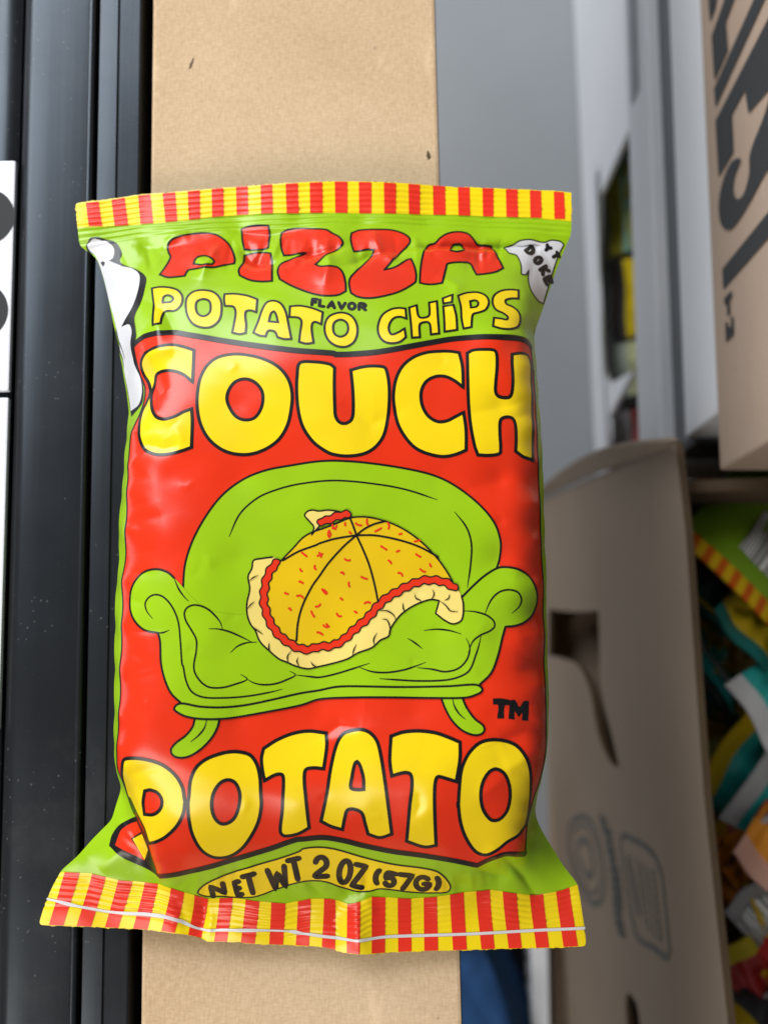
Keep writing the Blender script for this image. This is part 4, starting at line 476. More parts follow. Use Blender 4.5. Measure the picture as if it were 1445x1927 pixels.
CREASES = [(-2.4,2.2,0.5,[(-40.17,72.3),(-37.48,68.02),(-29.83,65.72)]),(1.5,2.5,1.0,[(-54.62,72.7),(-49.32,66.48),(-50.18,60.76)]),(-2.25,1.8,0.6,[(-24.21,69.18),(-16.77,70.27),(-11.6,71.91)]),(1.65,2.2,0.8,[(-18.41,74.66),(-15.1,65.72),(-16.24,57.82)]),(-2.25,1.8,0.6,[(-9.21,65.72),(-3.35,69.65),(2.61,70.27)]),(1.8,2.0,0.9,[(-3.42,78.25),(-1.12,69.96),(5.52,65.72)]),(-2.1,1.0,0.5,[(7.13,72.3),(19.22,73.96),(31.38,74.2),(43.77,74.83)]),(1.5,1.5,1.2,[(10.06,70.27),(22.07,71.13),(35.76,71.12)]),(-1.35,1.6,0.8,[(-43.23,79.06),(-33.81,77.45),(-24.78,78.66)]),(1.2,3.0,1.0,[(14.29,62.29),(19.99,58.53),(18.22,49.68)]),(1.35,2.0,1.0,[(-64.04,71.9),(-60.02,77.46),(-55.45,78.26)]),(-1.2,2.0,1.0,[(-72.2,75.86),(-64.3,73.87),(-56.53,74.75)]),(-1.35,2.2,0.7,[(-66.61,56.89),(-59.38,51.08),(-55.73,43.46)]),(1.35,2.0,1.0,[(-64.07,49.5),(-60.46,45.56),(-59.16,39.07)]),(-2.4,2.4,0.7,[(-66.49,36.36),(-62.2,32.03),(-58.4,26.22)]),(1.3,2.2,1.0,[(-67.5,40.83),(-62.17,37.9),(-55.42,38.78)]),(1.0,2.2,1.0,[(-65.9,24.31),(-60.58,22.17),(-54.11,17.7)]),(-0.7,1.4,0.6,[(-62.9,13.4),(-56.88,11.16),(-51.91,12.37)]),(0.5,1.6,1.0,[(-54.11,17.7),(-51.93,13.49),(-53.24,10.69)]),(-0.5,2.0,0.7,[(21.74,20.52),(33.06,23.12),(39.21,26.25)]),(-0.5,3.0,0.8,[(13.37,6.5),(21.53,0.95),(31.25,3.2)]),(-0.4,1.4,0.7,[(28.35,-7.88),(31.09,-7.2)]),(-0.4,1.2,0.7,[(38.25,-10.97),(40.4,-7.11)]),(0.6,4.0,1.0,[(-16.22,-63.42),(-2.98,-59.51),(10.27,-60.82)]),(-0.8,2.0,0.6,[(-14.96,-61.53),(-10.99,-58.91),(-5.64,-59.77)]),(-1.3,2.6,0.6,[(41.29,-60.01),(35.86,-60.34),(28.91,-62.83)]),(0.9,3.0,1.0,[(40.66,-64.04),(35.06,-67.55),(30.13,-69.98)]),(-0.5,1.4,0.6,[(7.63,-81.18),(8.96,-78.6),(8.28,-75.25)]),(0.5,2.0,1.0,[(23.6,-76.66),(30.22,-71.37)]),(-0.6,3.0,0.8,[(-11.4,23.35),(-3.1,17.7),(5.18,21.93)]),(0.4,5.0,1.0,[(-11.91,57.82),(2.51,54.47),(15.51,56.32)]),(-1.8,2.0,0.6,[(24.36,-96.5),(29.17,-98.7),(33.48,-99.56)]),(1.2,1.6,0.8,[(24.94,-92.46),(31.1,-91.93),(36.25,-92.68)]),(-1.6,1.6,0.5,[(29.74,-91.13),(37.13,-99.75),(40.53,-105.09)]),(1.1,1.6,0.8,[(-72.52,-85.45),(-69.41,-86.01),(-65.28,-91.45)]),(-1.0,1.6,0.8,[(-66.21,-90.0),(-61.98,-96.33),(-60.14,-100.8)]),(0.9,3.0,1.0,[(-75.99,-98.83),(-70.01,-92.98),(-65.24,-94.22)]),(-1.2,2.2,0.8,[(-49.28,-106.4),(-48.16,-110.71),(-49.55,-115.64)]),(1.4,1.6,1.0,[(-47.4,-106.2),(-46.79,-111.83),(-47.4,-116.85)]),(1.3,2.4,0.8,[(-7.2,-105.79),(-7.18,-111.26),(-6.6,-119.66)]),(-1.0,2.6,1.0,[(-11.75,-105.79),(-13.23,-111.7),(-11.76,-118.54)]),(0.8,2.4,1.0,[(-3.17,-100.92),(-4.62,-105.59),(-3.21,-110.11)]),(-0.8,2.2,0.8,[(-56.11,-106.0),(-54.03,-110.33),(-53.28,-115.24)]),(-0.9,2.6,0.8,[(-11.45,-97.31),(-10.24,-102.47),(-8.87,-106.28)]),(0.8,2.6,0.8,[(-22.54,-97.31),(-20.84,-102.47),(-20.24,-105.59)]),(-0.20749920346017273,0.5804730527507675,0.6239441486130177,[(-9.92,76.33),(-8.3,70.27),(-6.73,64.35)]),(-0.4596576190459043,0.7588654619859815,0.8381274509900656,[(-67.57,76.65),(-66.5,70.64),(-65.43,64.76)]),(0.3225442519579468,0.9899649767603002,0.6374600535514494,[(-4.87,75.73),(-5.62,72.09),(-6.34,68.51)]),(-0.28878315357287254,0.8409784431667366,0.9681918249302153,[(-22.04,75.16),(-24.01,68.95),(-25.91,62.88)]),(-0.3654874731701937,1.1403538776068431,0.8567828735767482,[(43.65,74.97),(42.43,69.06),(41.23,63.28)]),(0.3076942313004245,0.7688445806690745,0.728843199661489,[(-76.42,75.72),(-73.72,71.05),(-71.08,66.48)]),(0.504231393937405,0.5978273491228095,0.9205205779046914,[(29.12,76.34),(28.15,70.71),(27.19,65.21)]),(-0.4986984892408018,1.0683196913918231,0.8445902068774571,[(7.96,76.17),(5.23,71.04),(2.58,66.01)]),(-0.2570397378847865,0.7766977089047921,0.903511337830136,[(-32.26,76.22),(-34.49,70.3),(-36.64,64.52)]),(-0.48957565577499285,0.9063164579758235,0.7983318873009314,[(-39.07,75.9),(-37.38,72.27),(-35.72,68.69)]),(0.2344002871277965,1.0492184565306368,0.6647856777199346,[(-70.92,76.53),(-69.67,72.71),(-68.44,68.95)]),(-0.5356772231199882,1.0947396238210279,0.740119978042705,[(-33.76,76.03),(-34.85,70.62),(-35.88,65.32)]),(-0.552763380267753,0.9590369596875119,0.9140110581817935,[(26.79,75.51),(26.72,69.33),(26.64,63.31)]),(0.5403885668166006,0.957695744946867,0.5448954347615325,[(-49.86,74.84),(-48.08,70.59),(-46.32,66.41)]),(-0.4288950478351514,0.8068146851302516,0.8048228580221279,[(-17.72,75.22),(-21.8,68.41),(-25.74,61.77)]),(-0.21964356975914945,0.7070300121417727,0.8653540620645191,[(-64.1,74.75),(-64.64,71.07),(-65.14,67.45)]),(-0.41885229966083914,0.9188616588212446,0.564829189639058,[(2.72,76.36),(3.24,71.11),(3.74,65.97)]),(-0.2680134176948539,0.7452588045466864,0.8459887559364214,[(29.04,75.14),(28.81,70.82),(28.57,66.59)]),(-0.5390887801588584,0.6111782857866777,0.6538418637268976,[(33.54,76.83),(32.43,72.06),(31.33,67.38)]),(-0.25578684967298415,0.7853643364249165,0.7097913783414722,[(-8.64,76.76),(-7.42,69.95),(-6.24,63.31)]),(-0.5278168345328056,0.7768737217331015,0.5529608640775456,[(31.2,75.02),(28.95,70.93),(26.75,66.92)]),(-0.5488718033597704,0.6190986938504437,0.6079747355098883,[(-43.27,76.44),(-43.41,70.37),(-43.53,64.43)]),(-0.45722999005188586,1.1367879884517498,0.8968811353099899,[(25.49,76.27),(24.31,69.73),(23.16,63.33)]),(-0.5004109229273517,0.8073203982939712,0.9742638234799774,[(-31.34,76.74),(-33.38,71.73),(-35.35,66.82)]),(0.39077270620451093,0.9372143132765836,0.6842401356585364,[(8.95,76.87),(9.06,70.34),(9.16,63.96)]),(0.5536965724350948,0.8843576340347191,0.5342749591309184,[(-46.25,74.97),(-48.41,68.61),(-50.49,62.39)]),(-0.44668211514744727,1.284307940791432,0.6466772570193242,[(-69.73,76.81),(-69.07,71.34),(-68.4,65.98)]),(0.5194873082385242,0.6648169755448872,0.6116614864428684,[(-22.07,75.22),(-23.69,70.27),(-25.25,65.42)]),(0.2303152819857055,0.7557641267508525,0.9930131754955774,[(-48.74,76.97),(-48.07,71.71),(-47.4,66.55)]),(-0.3757686130518597,0.8289852341570798,0.798501621100165,[(-26.07,75.61),(-26.4,69.48),(-26.7,63.5)]),(-0.20019152544603483,0.9485973437053522,0.5892694171593342,[(-62.4,75.16),(-62.37,70.81),(-62.32,66.54)]),(0.36690675790289073,0.5531998256253696,0.6232677344304447,[(17.6,76.83),(15.04,73.17),(12.54,69.56)]),(-0.44693785150555687,1.2958900223880994,0.6670914857555861,[(9.65,76.32),(12.09,72.54),(14.46,68.82)]),(-0.4703986349872991,0.8844355824331515,0.8357851238171385,[(27.06,75.07),(26.46,70.09),(25.86,65.22)]),(-0.22119000619750118,1.162201937950758,0.911616779506253,[(-21.33,76.72),(-19.37,70.41),(-17.46,64.24)]),(-0.3657675436613431,1.1014931406213582,0.7385458167216847,[(-76.42,75.47),(-75.28,71.26),(-74.14,67.13)]),(0.5585635956994877,1.1073276742372045,0.709111407100486,[(-16.26,76.33),(-15.58,71.29),(-14.92,66.36)]),(-0.24597289521471144,1.1215868804183264,0.5866125035921619,[(43.55,76.85),(43.9,69.85),(44.21,63.03)]),(0.3090133809770768,1.0216316143946025,0.7984523031267549,[(-12.06,76.81),(-12.19,72.79),(-12.3,68.84)]),(-0.4172717819257519,0.9680255406476512,0.9342773168202443,[(44.52,75.7),(47.52,69.98),(50.41,64.38)]),(0.22160279195848076,1.0918316517144007,0.8140127405885846,[(-22.37,75.44),(-22.24,70.0),(-22.11,64.69)]),(-0.5295844722012988,0.9150333916173679,0.9457272994608958,[(-27.85,76.16),(-28.71,72.02),(-29.54,67.95)]),(0.4999281786967954,0.7298678197651824,0.5049284120553522,[(-29.55,75.74),(-31.22,69.57),(-32.82,63.54)]),(-0.4963253485408665,0.5795210857394612,0.8733355454961291,[(-68.87,75.88),(-66.69,70.54),(-64.55,65.32)]),(-0.4872110189520716,0.8571799234678941,0.8003992900974786,[(-4.44,-104.24),(-4.6,-99.94),(-4.75,-95.73)]),(-0.2166462566123849,0.6405063003016804,0.5963734838599102,[(-52.56,-105.34),(-51.12,-101.87),(-49.7,-98.49)]),(-0.41590029894989256,1.2983031497539461,0.9443864396693584,[(9.24,-104.19),(8.83,-100.4),(8.44,-96.69)]),(-0.4477309092317931,0.7023307425558815,0.6640328719010559,[(-48.34,-105.15),(-47.61,-102.21),(-46.88,-99.33)]),(-0.45426294094199043,0.8690158421056611,0.713282630935055,[(-24.91,-102.65),(-25.79,-99.28),(-26.64,-95.98)]),(-0.26098530438323014,1.2289486759601607,0.5065414049760908,[(-8.91,-105.07),(-8.16,-100.73),(-7.44,-96.5)]),(0.4811510426175081,0.582997194194435,0.5779997174422834,[(23.59,-103.73),(23.17,-100.62),(22.74,-97.58)]),(0.396242680938904,0.7628981375885379,0.7673202547098241,[(-44.9,-103.71),(-43.76,-99.47),(-42.64,-95.32)]),(0.261732183170664,0.959052674412461,0.9787355842944498,[(-37.01,-104.17),(-34.98,-100.51),(-33.0,-96.93)]),(-0.5699233534147847,0.9619276508443211,0.652555693437318,[(-6.43,-104.87),(-5.3,-100.61),(-4.2,-96.45)]),(0.47957175460839924,1.121339678828959,0.6243449660632041,[(-0.06,-104.17),(-0.78,-99.99),(-1.48,-95.92)]),(-0.496542867686511,0.8156233673257749,0.7529831383171606,[(-15.78,-105.36),(-18.09,-102.75),(-20.31,-100.2)]),(0.5838261197793932,0.9673000657199798,0.6797047013330363,[(-50.3,-104.68),(-48.19,-101.86),(-46.12,-99.1)]),(-0.4494551269833684,0.6564140706194959,0.8488642207183346,[(-42.87,-104.23),(-41.83,-100.23),(-40.8,-96.33)]),(-0.26543521398556563,0.7724465668831286,0.81787874962334,[(30.68,-104.26),(30.4,-99.52),(30.1,-94.88)]),(0.5292180856514728,0.8437806079900627,0.5533824678400804,[(-35.94,-102.96),(-35.12,-98.51),(-34.3,-94.16)]),(-0.5752953691345053,0.7731935790953728,0.9929508845882895,[(-40.24,-103.1),(-38.86,-98.47),(-37.5,-93.94)]),(0.2854081059953775,1.1816922880854035,0.9196786432000407,[(-50.66,-103.94),(-49.16,-99.99),(-47.69,-96.13)]),(0.4938966759903021,1.2117486197962148,0.8224085283347928,[(-5.12,-103.63),(-6.3,-100.44),(-7.44,-97.31)]),(0.26578996874044564,0.561325579927993,0.7128023649268158,[(-46.61,-103.96),(-45.6,-99.7),(-44.59,-95.54)]),(-0.3017860637565469,1.0331511135174627,0.7026778127238629,[(19.78,-104.05),(20.81,-99.29),(21.79,-94.64)]),(0.5704038169667272,0.9615301097295078,0.6711039218175348,[(18.85,-105.1),(18.29,-101.59),(17.73,-98.15)]),(0.2728989370024132,1.0821951903397404,0.8350111661814246,[(9.28,-104.44),(11.48,-99.67),(13.62,-95.02)]),(0.47747378843920096,1.1219518162538402,0.8298319717265952,[(-16.55,-105.41),(-15.98,-101.72),(-15.42,-98.12)]),(0.5903942092427228,1.0374037427581064,0.610737812797185,[(15.33,-104.25),(15.08,-101.52),(14.83,-98.84)]),(0.49935321777966785,1.2906325549262911,0.8811191997146273,[(-34.23,-105.21),(-34.24,-101.23),(-34.24,-97.35)]),(-0.47347142441014084,0.6278846496323416,0.9591666170214237,[(-30.32,-104.76),(-28.6,-101.25),(-26.91,-97.82)]),(-0.350446453523685,1.158202458173034,0.5036460613161791,[(-19.72,-102.61),(-17.94,-98.67),(-16.21,-94.82)]),(-0.20864108794409517,0.71993415221524,0.6026709137956652,[(-15.93,-104.67),(-16.29,-101.67),(-16.62,-98.72)]),(-0.5499815178589135,0.734148368818056,0.9224807728952196,[(-55.43,-103.07),(-52.01,-99.83),(-48.67,-96.66)]),(0.3601090085565172,1.2735385615482486,0.8193768123767953,[(-13.63,-105.06),(-12.2,-102.34),(-10.81,-99.66)]),(0.2717154307893751,0.7337323956869215,0.703051241198557,[(25.96,-103.84),(25.89,-100.05),(25.81,-96.34)]),(0.4106640867565201,0.8877775662633736,0.9173414581149665,[(5.71,-104.1),(5.28,-100.57),(4.87,-97.12)]),(-0.3004370148663555,0.7283692165054148,0.6338835912550451,[(28.11,-103.21),(26.83,-99.37),(25.58,-95.62)]),(0.18702423983707636,0.8208628880911961,0.6940448039119018,[(-35.39,-80.97),(-34.33,-78.41),(-34.23,-76.37)]),(-0.15352216503192628,0.8686049249334764,0.5284857534279566,[(7.19,-44.5),(7.4,-43.1),(6.33,-42.85)]),(-0.16494526409232774,0.6669361953266888,0.4601602057873432,[(-20.05,-43.64),(-18.79,-44.95),(-16.67,-46.66)]),(-0.16959249286912487,0.5650816941732031,0.7275747774253396,[(-46.23,-40.23),(-48.25,-39.84),(-48.86,-41.31)]),(0.15089718296432936,0.8560628902461984,0.49356065534634685,[(33.8,28.35),(32.97,30.14),(30.87,32.52)]),(-0.09608719118826489,1.048084446201663,0.4108687560122954,[(14.7,33.43),(15.44,34.91),(15.56,36.44)]),(0.1739773916388505,0.7301706464452734,0.6308411396429227,[(-63.33,20.26),(-65.12,19.65),(-65.73,17.85)]),(-0.12849297808063814,0.879540132407612,0.6179978982524781,[(31.94,41.41),(33.43,42.27),(32.76,43.03)]),(0.15149640457228358,0.6365376265817697,0.6192989212021404,[(-48.73,2.47),(-50.37,1.09),(-52.8,1.74)]),(-0.09091485452300468,1.0486728399943028,0.74616458157721,[(-55.9,33.36),(-55.81,35.77),(-55.45,37.89)]),(0.130511445327041,0.7374644502232441,0.41336208595694135,[(-0.41,-81.64),(-2.44,-80.92),(-2.71,-80.3)]),(0.0950002581721891,0.9579051347341759,0.760864844088116,[(-64.18,37.35),(-63.87,37.8),(-62.35,38.67)]),(-0.19920846046500754,0.8913286805011646,0.7447609853317141,[(8.61,-26.99),(8.71,-26.34),(8.53,-25.19)]),(-0.15235696586026065,1.1029945632231586,0.7938617771000878,[(-48.69,-21.82),(-46.75,-20.89),(-46.29,-18.22)]),(0.14628861615089211,1.018831786038233,0.7512244554107499,[(-45.35,-66.61),(-46.07,-65.43),(-47.02,-66.45)]),(-0.09483282838434542,1.1787314599403875,0.9991279645070861,[(-47.3,-46.07),(-48.48,-44.52),(-50.43,-44.65)]),(0.12453379472120178,1.1530654089887333,0.6763482509029495,[(25.83,-32.84),(24.65,-34.59),(22.91,-36.69)]),(-0.1796963889729546,1.109880013783956,0.712015116199449,[(16.02,-34.16),(12.97,-34.91),(11.88,-35.18)]),(-0.11459699972364706,0.5355156821436644,0.5406746481724425,[(22.95,-55.22),(21.45,-54.87),(19.47,-54.94)]),(0.19431791141488064,0.5068424042145506,0.4327400844321593,[(-59.3,-55.52),(-59.35,-53.95),(-59.61,-52.43)]),(-0.1362041080215382,0.6458293007288327,0.822709871638319,[(-14.05,-74.91),(-14.17,-75.89),(-15.89,-77.71)]),(0.1984667803648418,1.1940065293062243,0.687892125931741,[(-44.78,-16.45),(-44.34,-17.44),(-43.54,-20.02)]),(-0.06380690651946487,0.9848258157001429,0.8172299198902169,[(25.85,-32.32),(28.41,-30.56),(29.91,-29.41)]),(-0.15281756271245164,1.1568204127760042,0.5396608362131814,[(-36.84,-31.33),(-38.39,-32.37),(-40.03,-33.39)]),(-0.0631275292573898,1.0810283543732246,0.842763009302678,[(36.56,-60.01),(35.04,-59.33),(33.22,-58.0)]),(0.1783124409705,0.5655052373411255,0.9694816191890925,[(-40.04,32.11),(-39.13,33.43),(-39.57,34.39)]),(0.18349819573358997,1.1478631285072622,0.4249277248884895,[(19.81,-45.28),(21.94,-45.37),(23.65,-46.6)]),(-0.09662728503387694,0.7009818416151976,0.902689347143525,[(36.99,42.33),(36.98,40.89),(36.59,39.88)]),(0.09765787738843537,0.5968304505284354,0.715332853531014,[(-5.74,-51.85),(-4.99,-53.19),(-4.5,-55.64)]),(0.06834831391238666,1.1353498645561146,0.577745633785903,[(32.08,13.4),(31.47,14.37),(30.91,16.26)]),(-0.38825146234781327,1.7194982587917016,0.5398627062500623,[(-65.15,-71.7),(-59.34,-69.87),(-55.28,-68.86)]),(-0.3050694727587283,1.1645722920750932,0.7480491291850981,[(39.28,-71.8),(35.7,-70.69),(33.5,-70.14)]),(-0.2960677958495873,1.6218101935242242,0.9506420373414487,[(-68.29,25.82),(-62.24,23.87),(-58.05,23.06)]),(-0.6720977659616809,1.3191737330775148,0.6540071533489231,[(39.54,-58.52),(35.56,-57.44),(32.97,-56.82)]),(-0.48413996277084403,1.2853928452669392,0.9554168853559751,[(-66.98,-14.96),(-62.03,-15.12),(-58.87,-15.03)]),(-0.540612930296045,1.7208944962015922,0.6931075212878489,[(-67.35,-3.22),(-63.25,-3.1),(-60.94,-2.75)]),(-0.4830887204467834,1.2648770154507079,0.9693544056467787,[(39.79,-45.36),(35.87,-45.28),(33.35,-45.23)]),(-0.5234860425852084,1.883523215828045,0.7708081690512987,[(-67.22,-7.28),(-61.05,-6.84),(-56.68,-6.3)]),(-0.48889073252264525,0.9600662754748137,0.9671716196802346,[(-67.23,-7.04),(-63.55,-8.16),(-61.66,-8.64)]),(-0.2536332663364523,1.9858079795672223,0.4874344092912902,[(39.28,-71.81),(34.71,-71.06),(31.53,-70.76)]),(-0.6146210706257381,1.6831552187615264,0.48098705155215493,[(-68.08,19.19),(-63.58,17.31),(-60.9,16.51)]),(-0.3414094538060299,1.058297007394708,0.9385974038301411,[(-67.24,-6.71),(-63.33,-6.36),(-61.2,-5.88)]),(-0.38617238375830454,1.0210261792995994,0.7333285098119477,[(39.96,-36.56),(36.3,-35.47),(34.04,-34.71)]),(-0.35417720527922336,1.669554149393377,0.8253097502225378,[(39.82,-43.93),(36.66,-44.19),(34.9,-44.36)]),(-0.6653824372794608,0.9844138469134616,0.9055617975564334,[(39.64,-53.18),(34.48,-54.07),(30.75,-54.72)]),(-0.498677355846103,1.2102564768427277,0.5426587567291735,[(-66.31,-35.59),(-60.35,-35.3),(-56.17,-35.05)]),(-0.38458033252894275,1.6354074806948944,0.8707086624304832,[(41.13,23.35),(35.47,20.29),(31.3,18.73)]),(-0.5193614746620595,0.9205094199347057,0.6088860774040606,[(-66.6,-26.76),(-62.79,-27.96),(-60.77,-28.63)]),(-0.3851757971074715,1.9366788770125951,0.4610400393050145,[(-66.18,-39.65),(-62.13,-41.6),(-59.87,-42.84)]),(-0.3128709386169762,1.036653215173016,0.5249238564477864,[(39.95,-37.06),(36.8,-37.89),(35.04,-38.38)]),(-0.6924152082873994,1.957873577443758,0.9570659758708745,[(-67.67,6.53),(-63.69,4.62),(-61.53,3.71)]),(-0.5180630980835964,1.6549705800175418,0.9108479458094364,[(-65.91,-48.08),(-60.27,-46.39),(-56.39,-45.31)]),(-0.303343295504606,0.9477607479513458,0.6497514360144843,[(39.84,-42.87),(35.81,-41.81),(33.17,-41.1)]),(-0.4181966229585955,1.9662658301691631,0.506875295076315,[(-67.78,9.93),(-62.76,11.47),(-59.54,12.85)]),(-0.45003569535206744,1.5726566954994494,0.8494732378048402,[(-66.82,-19.72),(-61.62,-20.71),(-58.22,-21.2)]),(-0.5588106592647804,1.8803718793818673,0.44733918795181127,[(40.26,-21.3),(36.24,-21.01),(33.64,-20.66)])]
TOP_BAND = [(-88.1,81.04),(-78.44,81.56),(-64.92,82.47),(-57.2,83.15),(-46.41,84.26),(-37.17,84.74),(-18.74,84.81),(5.75,84.83),(27.35,84.82),(42.71,84.22),(53.99,83.28)]
TOP_EDGE = [(-90.2,89.82),(-81.31,90.71),(-70.33,92.24),(-57.73,92.78),(-46.77,93.51),(-34.32,94.1),(-25.04,94.42),(-12.71,94.91),(-0.39,94.83),(5.8,94.7),(19.77,94.25),(35.41,94.14),(46.37,93.71),(54.8,93.27)]
SEAL_LINE = [(-86.83,-99.18),(-79.35,-99.46),(-71.54,-101.26),(-60.6,-102.23),(-53.66,-104.44),(-47.18,-106.1),(-40.45,-105.82),(-33.42,-106.78),(-26.4,-107.33),(-19.69,-106.1),(-13.96,-106.1),(-9.8,-107.47),(-7.23,-107.2),(-3.22,-105.54),(7.23,-106.1),(14.25,-105.54),(21.14,-104.44),(28.45,-103.75),(35.6,-104.72),(40.46,-105.27),(46.93,-104.17),(49.53,-103.34),(51.99,-102.51)]
